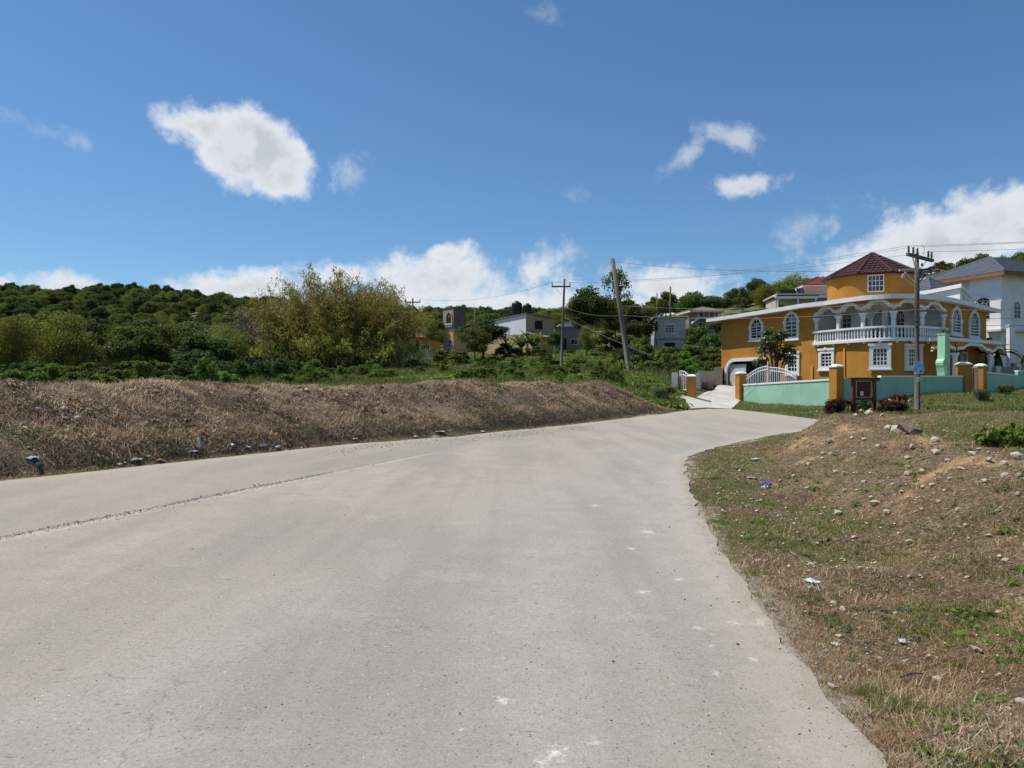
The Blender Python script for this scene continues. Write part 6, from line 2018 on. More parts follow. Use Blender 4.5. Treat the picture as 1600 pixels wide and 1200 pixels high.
def strap_plant(label, cat, px, D, ytop, n, L, w, m, name, trunk=0.0, tm=None, up=(.5, 1.35), droop=(.25, .6), ybase=None, group=None, tear=0, trunks=((0, 0),)):
    p = gpt(px, D); z = gz(p.x, p.y) if ybase is None else zpx(ybase, D)
    r = thing(name, label, cat, (p.x, p.y, z), 0, group)
    H = zpx(ytop, D) - z
    for (ox, oy) in trunks:
        th = max(trunk * H * random.uniform(.85, 1.1), .05)
        if trunk:
            st = obj('stem', MB().tube([(ox, oy, -.2), (ox * 1.1, oy, th * .5), (ox * 1.2, oy, th)], [.09 * L, .075 * L, .06 * L], 8), tm or M_BARK, r, smooth=True)
        for k in range(n):
            mb = MB()
            strap(mb, Vector((ox * 1.2, oy, th)), random.uniform(0, 6.283), L * random.uniform(.75, 1.1), w * random.uniform(.8, 1.15), random.uniform(*up), random.uniform(*droop), tear=tear)
            obj('leaf', mb, m, r)
    return r


strap_plant('clump of long strap leaves around the foot of the leaning pole', 'plant', 968, 56.8, 562, 16, 2.0, .16, L_MID, 'strap_plant', trunks=((-.9, 0), (0, -.3), (.9, .2)), up=(.6, 1.4))
strap_plant('banana plants with tall upright leaves left of the cream house', 'plant', 812, 93, 506, 15, 2.9, .6, L_BANANA, 'banana_plant', trunk=.24, up=(.75, 1.45), droop=(.1, .5), trunks=((-1.2, 0), (.2, .3), (1.5, -.2)), tear=.08)
strap_plant('half dead banana plant with brown hanging leaves at the right end of the ochre house', 'plant', 1555, 55, 508, 7, 2.6, .5, L_DEADB, 'banana_plant', trunk=.5, up=(.2, 1.3), droop=(.4, 1.0), trunks=((-.5, 0), (.3, .3)), tear=.15)
strap_plant('banana plant with one long green leaf pointing right beside the white house', 'plant', 1560, 58, 520, 4, 3.0, .5, L_BANANA, 'banana_plant', trunk=.5, up=(.3, 1.0), droop=(.0, .2), tear=.12)
strap_plant('palm-like green plant at the right edge below the white house', 'plant', 1597, 57, 532, 14, 1.7, .14, L_LIME, 'palm', trunk=.45, up=(.1, 1.2), droop=(.4, .9))
strap_plant('spiky pale agave under the palm at the right edge', 'plant', 1594, 56, 560, 14, .9, .11, L_GREY, 'agave', up=(.4, 1.4), droop=(0, .2))
strap_plant('palm crown poking above the dark spreading tree', 'plant', 1006, 118, 470, 12, 2.2, .22, L_MID, 'palm', trunk=.85, up=(.1, 1.2), droop=(.4, .9))
for px, D, yt, yb, lab in ((1314, 34.9, 603, 650, 'dark red cordyline left of the notice board, behind the purple bush'), (1385, 34.7, 608, 648, 'dark red cordyline right of the notice board'), (1403, 35.6, 602, 640, 'smaller red cordyline farther right of the notice board')):
    strap_plant(lab, 'plant', px, D, yt, 24, .50, .09, L_RED if px > 1330 else L_PURP, 'cordyline', trunk=.38, up=(.3, 1.4), droop=(.2, .7), ybase=yb, trunks=((-.15, 0), (.12, .1), (.28, -.05)))
strap_plant('dry twiggy plant growing on top of the pale green column', 'plant', 1474, 44.2, 506, 16, .55, .05, L_DEADB, 'twiggy_plant', up=(.3, 1.5), droop=(.1, .7), ybase=522)


def papaya():
    p = gpt(1211, 50.6); z = gz(p.x, p.y)
    r = thing('tree', 'young large-leaved tree in front of the ochre house beside the garage', 'tree', (p.x, p.y, z))
    H = zpx(511, 50.6) - z; s = 50.6 / F
    tm = MB(); tips = []
    for (dx, dy, h) in ((-18, 0, .70), (-8, .3, .95), (4, -.2, .90), (14, .2, .93), (22, 0, .70), (-14, -.3, .82), (8, .4, .62), (-20, .2, .52), (0, 0, .72), (18, -.3, .55)):
        e = Vector((dx * s, dy, H * h)); tips.append(e)
        tm.tube([(0, 0, -.2), (dx * s * .35, dy * .4, H * h * .5), e], [.07, .05, .025], 6)
    obj('trunk', tm, M_BARK, r, smooth=True)
    C = []; N = []; A = []
    for e in tips:
        n = 120
        d = unit(rng.normal(size=(n, 3)) + np.array([0, 0, .2])); rad = rng.uniform(.15, .62, (n, 1))
        C.append(np.array(e) + d * rad * np.array([1, 1, .75]) + np.array([0, 0, -.12])); N.append(d * .5 + np.array([0, 0, 1]) + rng.normal(size=(n, 3)) * .45); A.append(d + np.array([0, 0, -.5]))
    v, f = leaves(np.concatenate(C), np.concatenate(N), rng.uniform(.24, .42, len(tips) * 120), rng.uniform(.10, .18, len(tips) * 120), np.concatenate(A))
    link('crown', np_mesh('crown', v, f, leafmat('leaf_glossy', [(.06, .10, .022), (.10, .145, .038), (.15, .18, .055)], gloss=1.5)), r)


papaya()


def bamboo(label, px, D, ytop, width, culms, lv, leafm, spread, lean=0.0, name='bamboo', lsize=.34, hvar=(.62, 1.0)):
    p = gpt(px, D); z = gz(p.x, p.y)
    r = thing(name, label, 'bamboo', (p.x, p.y, z - .1))
    Hm = zpx(ytop, D) - z
    M_CULM = mat('bamboo_culm', (.22, .20, .09), (.15, .125, .065), scale=3, rough=.5)
    C = []; N = []; A = []; S_ = []
    for k in range(culms):
        a = rng.uniform(0, 6.283); rb = spread * math.sqrt(rng.random())
        b = np.array([rb * math.cos(a), rb * math.sin(a) * .6, 0.0])
        u = b[0] / (spread + 1e-6)
        out = np.array([u * width * .55 + rng.normal() * width * .10 + lean, rng.normal() * 1.6 + b[1] * .4, 0])
        h = Hm * rng.uniform(*hvar) * (1 - .34 * abs(u) ** 1.6)
        pts = []
        for i in range(8):
            t = i / 7
            pts.append(b + out * (t ** 1.7) + np.array([0, 0, h * (t * 1.12 - .12 * t ** 3)]))
        pts = np.array(pts)
        if k < 60:
            obj('culm', MB().tube(pts, [.055 - .006 * i for i in range(8)], 5), M_CULM, r)
        n = lv
        t = np.clip(rng.beta(1.8, 1.3, n) * 1.02, .06, 1.0); idx = t * 7; i0 = np.minimum(idx.astype(int), 6); fr = (idx - i0)[:, None]
        c = pts[i0] * (1 - fr) + pts[i0 + 1] * fr
        # leaves sit in small sprays on side twigs
        nsp = max(6, n // 9); sp = rng.integers(0, nsp, n)
        twt = rng.beta(1.7, 1.3, nsp); ti = twt * 7; j0 = np.minimum(ti.astype(int), 6); jf = (ti - j0)[:, None]
        tw = pts[j0] * (1 - jf) + pts[j0 + 1] * jf
        rad = (.35 + 1.0 * (1 - twt))[:, None]
        tw = tw + rng.normal(size=(nsp, 3)) * rad * np.array([.8, .8, .55])
        c = tw[sp] + rng.normal(size=(n, 3)) * .17
        C.append(c); N.append(rng.normal(size=(n, 3)) + np.array([0, 0, .6])); A.append(rng.normal(size=(n, 3)) * .5 + np.array([0, 0, -1.0])); S_.append(rng.uniform(.6, 1.3, n) * lsize)
    C = np.concatenate(C); s = np.concatenate(S_)
    keep = C[:, 2] > .15
    C = C[keep]; s = s[keep]; N = np.concatenate(N)[keep]; A = np.concatenate(A)[keep]
    v, f = leaves(C, N, s, s * .22, A)
    link('foliage', np_mesh('foliage', v, f, leafm), r)
    return r


bamboo('huge feathery yellow-green bamboo thicket in the middle distance', 530, 79, 420, 9.5, 170, 430, L_BAMBOO, 5.0, hvar=(.60, 1.0), lsize=.36)
bamboo('low bushy bamboo skirt at the foot of the thicket', 532, 77.5, 496, 10.0, 90, 300, L_BAMBOO, 5.0, hvar=(.5, 1.0), lsize=.40)
bamboo('greyish dry left part of the bamboo thicket leaning to the left', 446, 80, 462, 7.5, 90, 300, L_TWIG, 2.8, lean=-1.6, hvar=(.35, 1.0), lsize=.34)
bamboo('thin bamboo stems reaching above the left shoulder of the thicket', 444, 83, 424, 3.4, 22, 150, L_BAMBOO, 1.4, hvar=(.7, 1.0), lsize=.34)
bamboo('yellow-green bamboo on the right flank of the thicket, nearest the orange house', 586, 82, 436, 4.0, 60, 300, L_BAMBOO, 1.6, lean=.7, hvar=(.7, 1.0), lsize=.36)


# ---- wooded hills: instanced crowns of four of the trees that stand in front of them
def forest(name, label, pts, srcs, smin, smax):
    me = np_mesh_points(name, pts)
    o = link(name, me); tag(o, label, 'wood', kind='stuff')
    ng = bpy.data.node_groups.new(name + '_scatter', 'GeometryNodeTree')
    ng.interface.new_socket('Geometry', in_out='INPUT', socket_type='NodeSocketGeometry')
    ng.interface.new_socket('Geometry', in_out='OUTPUT', socket_type='NodeSocketGeometry')
    gi = ng.nodes.new('NodeGroupInput'); go = ng.nodes.new('NodeGroupOutput')
    iop = ng.nodes.new('GeometryNodeInstanceOnPoints')
    jn = ng.nodes.new('GeometryNodeJoinGeometry')
    for s in srcs:
        oi = ng.nodes.new('GeometryNodeObjectInfo'); oi.inputs['Object'].default_value = s; oi.inputs['As Instance'].default_value = True
        ng.links.new(oi.outputs['Geometry'], jn.inputs[0])
    ng.links.new(gi.outputs[0], iop.inputs['Points']); ng.links.new(jn.outputs[0], iop.inputs['Instance'])
    iop.inputs['Pick Instance'].default_value = True
    ri = ng.nodes.new('FunctionNodeRandomValue'); ri.data_type = 'INT'
    ri.inputs[4].default_value = 0; ri.inputs[5].default_value = len(srcs) - 1
    ng.links.new(ri.outputs[2], iop.inputs['Instance Index'])
    rr = ng.nodes.new('FunctionNodeRandomValue'); rr.data_type = 'FLOAT_VECTOR'
    rr.inputs[0].default_value = (0, 0, 0); rr.inputs[1].default_value = (.12, .12, 6.283); ng.links.new(rr.outputs[0], iop.inputs['Rotation'])
    rs = ng.nodes.new('FunctionNodeRandomValue'); rs.data_type = 'FLOAT'; rs.inputs[2].default_value = smin; rs.inputs[3].default_value = smax
    rs.inputs['Seed'].default_value = 3
    ng.links.new(rs.outputs[1], iop.inputs['Scale'])
    ng.links.new(iop.outputs[0], go.inputs[0])
    md = o.modifiers.new('scatter', 'NODES'); md.node_group = ng
    return o


def np_mesh_points(name, pts):
    me = bpy.data.meshes.new(name); me.vertices.add(len(pts)); me.vertices.foreach_set('co', np.ascontiguousarray(pts, np.float32).ravel()); me.update()
    return me


def crowns_by(keys):
    out = []
    for k in keys:
        for o in bpy.data.objects:
            if o.type == 'MESH' and o.data == PROTO[k][0]:
                out.append(o); break
    return out


def hill_points(px0, px1, d0, d1, step, keep):
    P = []
    D = d0
    while D < d1:
        w = step * (1 + (D - 100) / 500); a = (px0 - 800) / F * D; b = (px1 - 800) / F * D
        x = a
        while x < b:
            P.append((x + rng.uniform(-.45, .45) * w, D + rng.uniform(-.45, .45) * w)); x += w
        D += w
    P = np.array(P)
    px = 800 + F * P[:, 0] / P[:, 1]
    m = keep(px, P[:, 1])
    P = P[m]
    return np.column_stack([P, ground_z(P) - .9])


def keepL(px, D):
    near = np.interp(px, [-400, 400, 470, 560, 700, 900, 985], [96, 100, 118, 128, 140, 150, 158])
    return D > near


forest('wooded_hill', 'dense dark green wood covering the long hill behind the bamboo and the cream houses', hill_points(-420, 985, 95, 345, 4.3, keepL), crowns_by(['dark', 'mid', 'dark2', 'mid2', 'dark', 'olive', 'dry']), .42, .84)


def keepR(px, D):
    near = np.interp(px, [985, 1100, 1200, 1300, 1440, 1500, 1600, 1900], [165, 165, 140, 140, 172, 135, 132, 120])
    return D > near


forest('wooded_slope', 'mixed green wood on the slope behind the veranda house and the white house', hill_points(985, 1900, 120, 235, 6.0, keepR), crowns_by(['mid', 'dark2', 'olive', 'dark', 'mid2', 'dry']), .38, .72)


# ------------------------------------------------------------------ grass, thatch and ground cover
def blades(name, P, ln, wd, lean, m, label, down=None, cat='grass', z=None, droop=False):
    n = len(P)
    z = ground_z(P) if z is None else z
    a = rng.uniform(0, 6.283, n)
    h = np.stack([np.cos(a), np.sin(a), np.zeros(n)], 1)
    if down is not None:
        h = unit(h * .7 + down)
    lean = np.clip(rng.normal(lean, .22, n), .05, .985)[:, None]
    d = h * lean + np.array([0, 0, 1]) * np.sqrt(1 - lean ** 2)
    s = np.stack([-h[:, 1], h[:, 0], np.zeros(n)], 1) + rng.normal(size=(n, 3)) * .25
    ln = (np.broadcast_to(ln, (n,)) * rng.uniform(.55, 1.35, n))[:, None]; wd = (np.broadcast_to(wd, (n,)) * rng.uniform(.7, 1.3, n))[:, None]
    b = np.column_stack([P, z - .005])
    v = np.stack([b - s * wd / 2, b + s * wd / 2, b + d * ln], 1).reshape(-1, 3)
    f = np.arange(n * 3).reshape(n, 3)
    o = link(name, np_mesh(name, v, f, m)); tag(o, label, cat, kind='stuff')
    return o


def slope_dir(P, e=.25):
    gx = (ground_z(P + np.array([e, 0])) - ground_z(P - np.array([e, 0]))) / (2 * e)
    gy = (ground_z(P + np.array([0, e])) - ground_z(P - np.array([0, e]))) / (2 * e)
    return np.column_stack([-gx, -gy, np.zeros(len(P))])


def berm_pts(n, d0, d1, s0=13.0, s1=None):
    s1 = s1 or L_LEN - .8
    cum = np.r_[0, np.cumsum(np.linalg.norm(np.diff(LEFT, axis=0), axis=1))]
    s = s0 + (s1 - s0) * rng.random(n) ** 1.25
    b = np.column_stack([np.interp(s, cum, LEFT[:, 0]), np.interp(s, cum, LEFT[:, 1])])
    t = np.column_stack([np.interp(s + .3, cum, LEFT[:, 0]) - np.interp(s - .3, cum, LEFT[:, 0]), np.interp(s + .3, cum, LEFT[:, 1]) - np.interp(s - .3, cum, LEFT[:, 1])])
    t /= np.linalg.norm(t, axis=1)[:, None]
    dd = d0 + (d1 - d0) * rng.random(n)
    return b + np.column_stack([-t[:, 1], t[:, 0]]) * dd[:, None], s, dd


P, s, dd = berm_pts(230000, .35, 4.6)
k = fbm(P[:, 0] / 1.1, P[:, 1] / 1.1) > -.62 + .5 * rng.random(len(P))
P = P[k]; s = s[k]
k = fbm(P[:, 0] / 1.7 + 7, P[:, 1] / 1.7) + .8 * fbm(P[:, 0] / .45 + 2, P[:, 1] / .45) > .02 + .3 * (rng.random(len(P)) - .5)
blades('dead_grass', P[k], .15, .013, .95, L_THATCH, 'brown dead cut grass matting the berm along the left of the road', down=slope_dir(P[k]) * .9)
blades('dark_dead_grass', P[~k], .13, .013, .90, L_DUFF, 'darker rotting grass and stalks between the straw on the left berm', down=slope_dir(P[~k]) * .6)
P, s, dd = berm_pts(26000, .15, 1.0)
blades('verge_grass', P, .09, .010, .6, L_STRAW, 'short dry grass along the foot of the left berm')
P, s, dd = berm_pts(16000, .25, 1.3)
k = fbm(P[:, 0] / .8 + 5, P[:, 1] / .8) > .12; P = P[k]
blades('green_tufts', P, .13, .014, .5, L_GRASS, 'scattered green tufts at the foot of the left berm')


def bank_pts(n, lo=.03, hi=9.0, y0=1.8, y1=27.0, power=1.5):
    y = (y0 ** (1 - power) + (y1 ** (1 - power) - y0 ** (1 - power)) * rng.random(n)) ** (1 / (1 - power))
    Rr = RIGHT[::-1]; m = Rr[:, 1] < 26.6
    Rr = Rr[m]
    o = np.argsort(Rr[:, 1])
    xe = np.interp(y, Rr[o, 1], Rr[o, 0])
    w = np.minimum(hi, np.maximum(.75 * y - xe, .3))
    x = xe + lo + (w - lo) * rng.random(n)
    wide = rng.random(n) < .22          # the bank goes on to the right of the picture
    x = np.where(wide, xe + w + rng.random(n) * (3.5 + .35 * y), x)
    P = np.column_stack([x, y])
    return P[~inside(P, ROAD)]


P = bank_pts(340000)
k = fbm(P[:, 0] / .45, P[:, 1] / .45) + .6 * fbm(P[:, 0] / 1.6 + 9, P[:, 1] / 1.6) > -.38 + .55 * rng.random(len(P))
P = P[k]; far_ = np.clip(P[:, 1] / 7, .8, 2.4)
blades('dry_grass', P, .068 * far_ ** .5, .0040 * far_, .95, L_STRAW, 'straw-coloured dead grass covering the right bank')
P = bank_pts(70000)
k = fbm(P[:, 0] / .9 + 31, P[:, 1] / .9) + .5 * fbm(P[:, 0] / .33, P[:, 1] / .33) > .10
P = P[k]
blades('dark_thatch', P, .08, .006, .93, L_THATCH, 'darker brown dead grass patches on the right bank')
P = bank_pts(185000, y1=25.5, power=1.45)
dr = pdist(P, BANK)[0]
vg = (1 - sst(1.0, 2.6, dr)) * sst(3.5, 7, P[:, 1]); pt = sst(3.0, 5.5, dr) * sst(9, 14, P[:, 1])
k = fbm(P[:, 0] / .8 + 71, P[:, 1] / .8) + 1.1 * fbm(P[:, 0] / .24 + 3, P[:, 1] / .24) + .30 * vg + .34 * pt + .2 * rng.random(len(P)) > .50
P = P[k]
blades('green_grass', P, .058, .0075 * np.clip(P[:, 1] / 8, .8, 2.2), .80, L_GRASS, 'green grass patches on the verge and the top of the right bank')


# rosettes of small broad weeds on the bank
def weeds(name, P, label, m, size, per=9):
    n = len(P); z = ground_z(P)
    C = np.repeat(np.column_stack([P, z]), per, 0); s = np.repeat(size * rng.uniform(.6, 1.5, n), per)
    a = rng.uniform(0, 6.283, n * per); rd = rng.uniform(.2, 1.0, n * per) * s
    C = C + np.column_stack([np.cos(a) * rd, np.sin(a) * rd, s * rng.uniform(.05, .5, n * per)])
    N = np.column_stack([np.cos(a) * .5, np.sin(a) * .5, np.ones(n * per)]) + rng.normal(size=(n * per, 3)) * .35
    A = np.column_stack([np.cos(a), np.sin(a), np.zeros(n * per)])
    v, f = leaves(C, N, s * .75, s * .38, A)
    o = link(name, np_mesh(name, v, f, m)); tag(o, label, 'weeds', kind='stuff')


P = bank_pts(9000, lo=.25)
k = .6 * fbm(P[:, 0] / 1.0 + 41, P[:, 1] / 1.0) + .6 * fbm(P[:, 0] / .3 + 8, P[:, 1] / .3) + .5 * rng.random(len(P)) > .62
weeds('low_weeds', P[k], 'small broad-leaved weeds sprinkled over the right bank', L_LIME, .034)
P = bank_pts(2600, lo=.3)
weeds('grey_weeds', P[fbm(P[:, 0] / .9 + 91, P[:, 1] / .9) + .5 * rng.random(len(P)) > .42], 'grey-green creeping weeds on the right bank', L_GREY, .038, per=14)

P = bank_pts(900, lo=.35, y0=2.4, power=1.2)
P = P[fbm(P[:, 0] / 1.2 + 3, P[:, 1] / 1.2) > -.05]
weeds('leafy_weeds', P, 'larger leafy weeds standing singly on the right bank', L_LIME, .062, per=13)
P, s, dd = berm_pts(3200, .3, 4.4)
weeds('dead_weeds', P[fbm(P[:, 0] / 1.5 + 61, P[:, 1] / 1.5) > -.05], 'curled brown dead weeds on the left berm', L_DUFF, .12, per=9)
P, s, dd = berm_pts(420, .3, 4.2)
weeds('green_weeds', P[fbm(P[:, 0] / 1.1 + 13, P[:, 1] / 1.1) > .08], 'few surviving green weeds on the left berm', L_MID, .13, per=12)

# weedy field behind the berm
def field_pts(n, px0, px1, d0, d1):
    D = 1 / (1 / d1 + (1 / d0 - 1 / d1) * rng.random(n)); px = rng.uniform(px0, px1, n)
    return np.column_stack([(px - 800) / F * D, D])


def not_built(P):
    k = ~inside(P, ROAD) & ~inside(P, DRIVE)
    d, s, side = pdist(P, LEFT)
    return k & ((side < 0) | (d > 4.6) | (s > L_LEN - .3))


P = field_pts(46000, 385, 1075, 36, 108); P = P[not_built(P)]
k = fbm(P[:, 0] / 5, P[:, 1] / 5) > -.32; P = P[k]
blades('field_grass', P, .55, .055, .60, L_FIELD, 'tall weedy grass of the field between the berm and the houses')
P = field_pts(17000, 430, 1070, 36, 104); P = P[not_built(P)]
k = fbm(P[:, 0] / 4 + 13, P[:, 1] / 4) > -.02; P = P[k]
weeds('field_weeds', P, 'broad-leaved weeds in the field behind the berm', L_LIME, .34, per=12)
P = field_pts(13000, 430, 1070, 36, 104); P = P[not_built(P)]
k = fbm(P[:, 0] / 4 + 53, P[:, 1] / 4) > .05; P = P[k]
weeds('dark_weeds', P, 'dark leafy weeds in the field behind the berm', L_MID, .36, per=12)
P = field_pts(16000, -60, 430, 32, 62); P = P[not_built(P)]
blades('field_grass', P, .55, .05, .5, L_FIELD, 'weedy grass behind the berm on the left')
P = field_pts(16000, 340, 560, 62, 95); P = P[not_built(P)]
P = P[fbm(P[:, 0] / 3, P[:, 1] / 3) > -.05]
blades('dry_slope_grass', P, .4, .05, .6, L_STRAW, 'dry brown grass on the slope below the bamboo')
def scatter_pts(n, px0, px1, d0, d1, thr):
    P = field_pts(n, px0, px1, d0, d1); P = P[not_built(P)]
    P = P[fbm(P[:, 0] / 6 + 23, P[:, 1] / 6) > thr]
    return np.column_stack([P, ground_z(P) - .1])


def stems_free(P, spots):
    k = np.ones(len(P), bool)
    for px, D, r in spots:
        q = gpt(px, D); k &= np.hypot(P[:, 0] - q.x, P[:, 1] - q.y) > r
    px = 800 + F * P[:, 0] / P[:, 1]
    k &= ~((px > 606) & (px < 690) & (P[:, 1] > 62) & (P[:, 1] < 96)) & ~((px > 1014) & (px < 1080) & (P[:, 1] > 70) & (P[:, 1] < 100))
    return P[k]


HOUSES = [(640, 96, 6), (708, 112, 4), (822, 104, 7), (890, 110, 5), (1047, 102, 5), (1000, 126, 4)]
forest('undergrowth', 'mixed low bushes and weeds filling the field between the berm and the houses', stems_free(scatter_pts(420, 430, 1060, 44, 102, -.04), HOUSES), crowns_by(['shrub', 'shrub_lime', 'shrub_lime', 'shrub', 'shrub_dark']), .15, .46)
forest('undergrowth', 'dense dark bushes filling the ground beneath the trees left of the bamboo', scatter_pts(300, -120, 450, 52, 100, -.3), crowns_by(['shrub_dark', 'shrub_dark', 'shrub', 'shrub_dark']), .3, 1.0)
forest('undergrowth', 'bushes covering the slope around the grey block house', stems_free(scatter_pts(260, 975, 1140, 60, 135, -.3), HOUSES), crowns_by(['shrub', 'shrub_dark', 'shrub_lime']), .4, 1.0)
# slope left of the ochre house and around the block house
P = field_pts(14000, 990, 1130, 56, 130); P = P[not_built(P)]
blades('slope_grass', P, .7, .07, .45, L_FIELD, 'long green grass on the slope around the block house')
# hump in front of the garden wall
def hump(n):
    P = field_pts(n, 1120, 1640, 27.5, 49)
    k = ~inside(P, ROAD) & ~inside(P, DRIVE)
    wl = np.array([tuple(gpt(1163, 49)[:2]), tuple(gpt(1300, 40.3)[:2]), tuple(gpt(1314, 40.2)[:2]), tuple(gpt(1502, 44)[:2]), tuple(gpt(1540, 45.6)[:2]), tuple(gpt(1640, 49)[:2])])
    d, s, side = pdist(P, wl)
    return P[k & (side < 0) & (d > .2)]


P = hump(60000)
P = P[fbm(P[:, 0] / 1.6, P[:, 1] / 1.6) > -.25]
blades('hump_grass', P, .17, .022, .55, L_GRASS, 'rough green grass on the rise in front of the mint wall')
P = hump(26000)
P = P[fbm(P[:, 0] / 1.4 + 77, P[:, 1] / 1.4) > .0]
blades('hump_dry_grass', P, .16, .02, .65, L_STRAW, 'dry grass patches on the rise in front of the mint wall')
P = hump(1700)
P = P[(fbm(P[:, 0] / 1.8 + 17, P[:, 1] / 1.8) > .05) & (P[:, 0] > 17)]
weeds('hump_weeds', P, 'leafy weeds on the rise around the poster pole', L_MID, .16, per=14)
# ------------------------------------------------------------------ stones
import bmesh
M_LIME_ = mat('limestone', (.64, .56, .44), (.48, .41, .31), scale=9, bump=.6, bscale=30, c3=(.34, .28, .20))
M_BSTONE = mat('brown_stone', (.27, .20, .15), (.17, .13, .10), scale=3, bump=.8, c3=(.36, .31, .25))
M_DSTONE = mat('dark_stone_chip', (.16, .15, .14), (.10, .095, .09), scale=30)


def rock_mesh(seed, sub=1, name='rock'):
    r = np.random.default_rng(seed); bm = bmesh.new()
    bmesh.ops.create_icosphere(bm, subdivisions=sub, radius=1)
    ph = r.uniform(0, 6, (5, 3)); k = r.uniform(.8, 2.4, (5, 3))
    cuts = unit(r.normal(size=(7, 3)))
    for v in bm.verts:
        c = np.array(v.co); d = 1 + sum(.09 * math.sin(float(k[i] @ c + ph[i, 0])) for i in range(5))
        c = c * d + r.normal(size=3) * .10
        for q in cuts:
            e = c @ q
            if e > .68: c = c - q * (e - .68) * .85
        v.co = (c[0], c[1] * .8, c[2] * .62)
    me = bpy.data.meshes.new(name); bm.to_mesh(me); bm.free(); me.materials.append(M_LIME_)
    return me


ROCKS = [rock_mesh(s) for s in range(6)]


def stone(p, size, label, group=None, me=None, m=None, name='stone', sink=.25):
    me = me or random.choice(ROCKS)
    o = link(name, me, loc=(p.x, p.y, p.z + size * .62 * (.5 - sink)))
    o.rotation_euler = (random.uniform(-.3, .3), random.uniform(-.3, .3), random.uniform(0, 6.28))
    k = size / 2
    o.scale = (k * random.uniform(.85, 1.25), k * random.uniform(.85, 1.2), k * random.uniform(.75, 1.2))
    if m is not None:
        o.material_slots[0].link = 'OBJECT'; o.material_slots[0].material = m
    return tag(o, label, 'stone', group)


for px, py, w in ((1388, 671.5, 13), (1296, 692, 10), (1461, 690, 13), (1424.6, 701, 11), (1462, 711, 16), (1418, 718, 10), (1263, 728, 10), (1306, 740, 8), (1321, 742, 9), (1419, 733, 10), (1442, 738.5, 9), (1419, 744, 11),
                  (1569, 728, 12), (1589, 718, 18), (1593, 747, 15), (1569, 747, 13), (1457, 761, 9), (1409, 771, 9), (1366, 790, 15), (1385, 805, 13), (1466, 787, 10), (1311, 805, 12), (1241, 821, 7), (1277, 852, 8), (1335, 843, 9), (1510, 826, 9),
                  (1268, 885, 11), (1421, 850, 15), (1545, 840, 9), (1486, 845, 8), (1526, 1019, 16), (1466, 1067, 17), (1303, 1078, 12), (1210, 957, 10), (1461, 1151, 7), (1375, 1031, 8), (1303, 945, 9), (1350, 690, 9), (1372, 700, 9), (1335, 712, 8), (1480, 722, 10),
                  (1520, 712, 13), (1545, 722, 12), (1500, 735, 10), (1538, 755, 12), (1484, 752, 8), (1350, 757, 8), (1395, 760, 7), (1440, 800, 9), (1498, 800, 10), (1560, 800, 9), (1590, 775, 10), (1285, 712, 8), (1240, 745, 7), (1320, 770, 8), (1355, 820, 7), (1570, 880, 10), (1512, 905, 8),
                  (1420, 905, 7), (1345, 890, 8), (1560, 960, 9), (1480, 965, 7), (1399, 962, 8), (1340, 985, 7), (1425, 1120, 9), (1545, 1120, 8), (1290, 1020, 7), (1185, 878, 8), (1160, 840, 7), (1213, 862, 6)):
    p = hit(px, py)
    if py < 756:
        k = 2 if px > 1480 else (1 if px > 1380 else 0)
    elif py < 870:
        k = 4 if px > 1330 else 3
    else:
        k = 6 if py > 1000 else 5
    big = w >= 13
    lab = ('pale stone on the slope nearest the bend of the road', 'pale stone near the bank crest below the big brownish rock', 'pale stone near the bank crest below the leafy weeds',
           'pale pebble-like stone in the green verge by the road', 'pale stone halfway up the bare face of the right bank', 'pale stone among the straw and weeds of the lower right bank', 'pale stone in the straw near the bottom right corner')[k]
    stone(p, w * p.y / F * 1.25, ('larger ' + lab) if big else lab, ('larger ' if big else '') + lab.replace('stone', 'stones', 1), sink=.15)
for px, py, w, lab, m in ((1423, 679, 40, 'big brownish rock on the crest of the right bank', M_BSTONE), (1404, 674, 22, 'white block beside the big brownish rock on the bank crest', None),
                          (1431.6, 999.6, 17, 'small reddish brown stone on the flat part of the right verge', M_BSTONE), (1595, 1100, 22, 'whitish stone at the right edge near the bottom corner', None),
                          (1318, 956, 12, 'yellowish cube-like stone on the verge above the road edge', None), (1249, 847, 12, 'rust brown stone in the green verge', M_BSTONE),
                          (1300, 1074, 17, 'rounded stone lying on the crumbled road edge', None)):
    p = hit(px, py); stone(p, w * p.y / F * 1.1, lab, m=m)
GP = 'pale rubble beside the notice board'
for px, py, w in ((1345, 645, 14), (1358, 648, 18), (1370, 644, 12), (1362, 641, 10), (1337, 650, 9), (1395, 618, 14), (1408, 613, 16), (1418, 619, 12), (1402, 624, 12), (1426, 613, 9), (1390, 627, 9), (1440, 646, 8), (1420, 628, 10), (1378, 650, 8), (1412, 606, 9)):
    p = hit(px, py, 20, 60); stone(p, w * p.y / F, 'pale rubble stone on the rise beside the notice board', GP)
GB = 'pale lumps on the dry berm'
for px, py, w in ((204, 613, 16), (540, 619, 14), (500, 611, 11), (469, 611, 12), (243, 612, 12), (100, 640, 16), (120, 655, 14), (40, 672, 14), (340, 660, 8), (300, 612, 9), (60, 640, 10), (160, 690, 8), (330, 615, 10), (590, 640, 8), (745, 642, 8), (380, 668, 7)):
    p = hit(px, py, 8, 60); stone(p, w * p.y / F, 'pale stone lump half buried in the brown berm', GB, sink=.4)


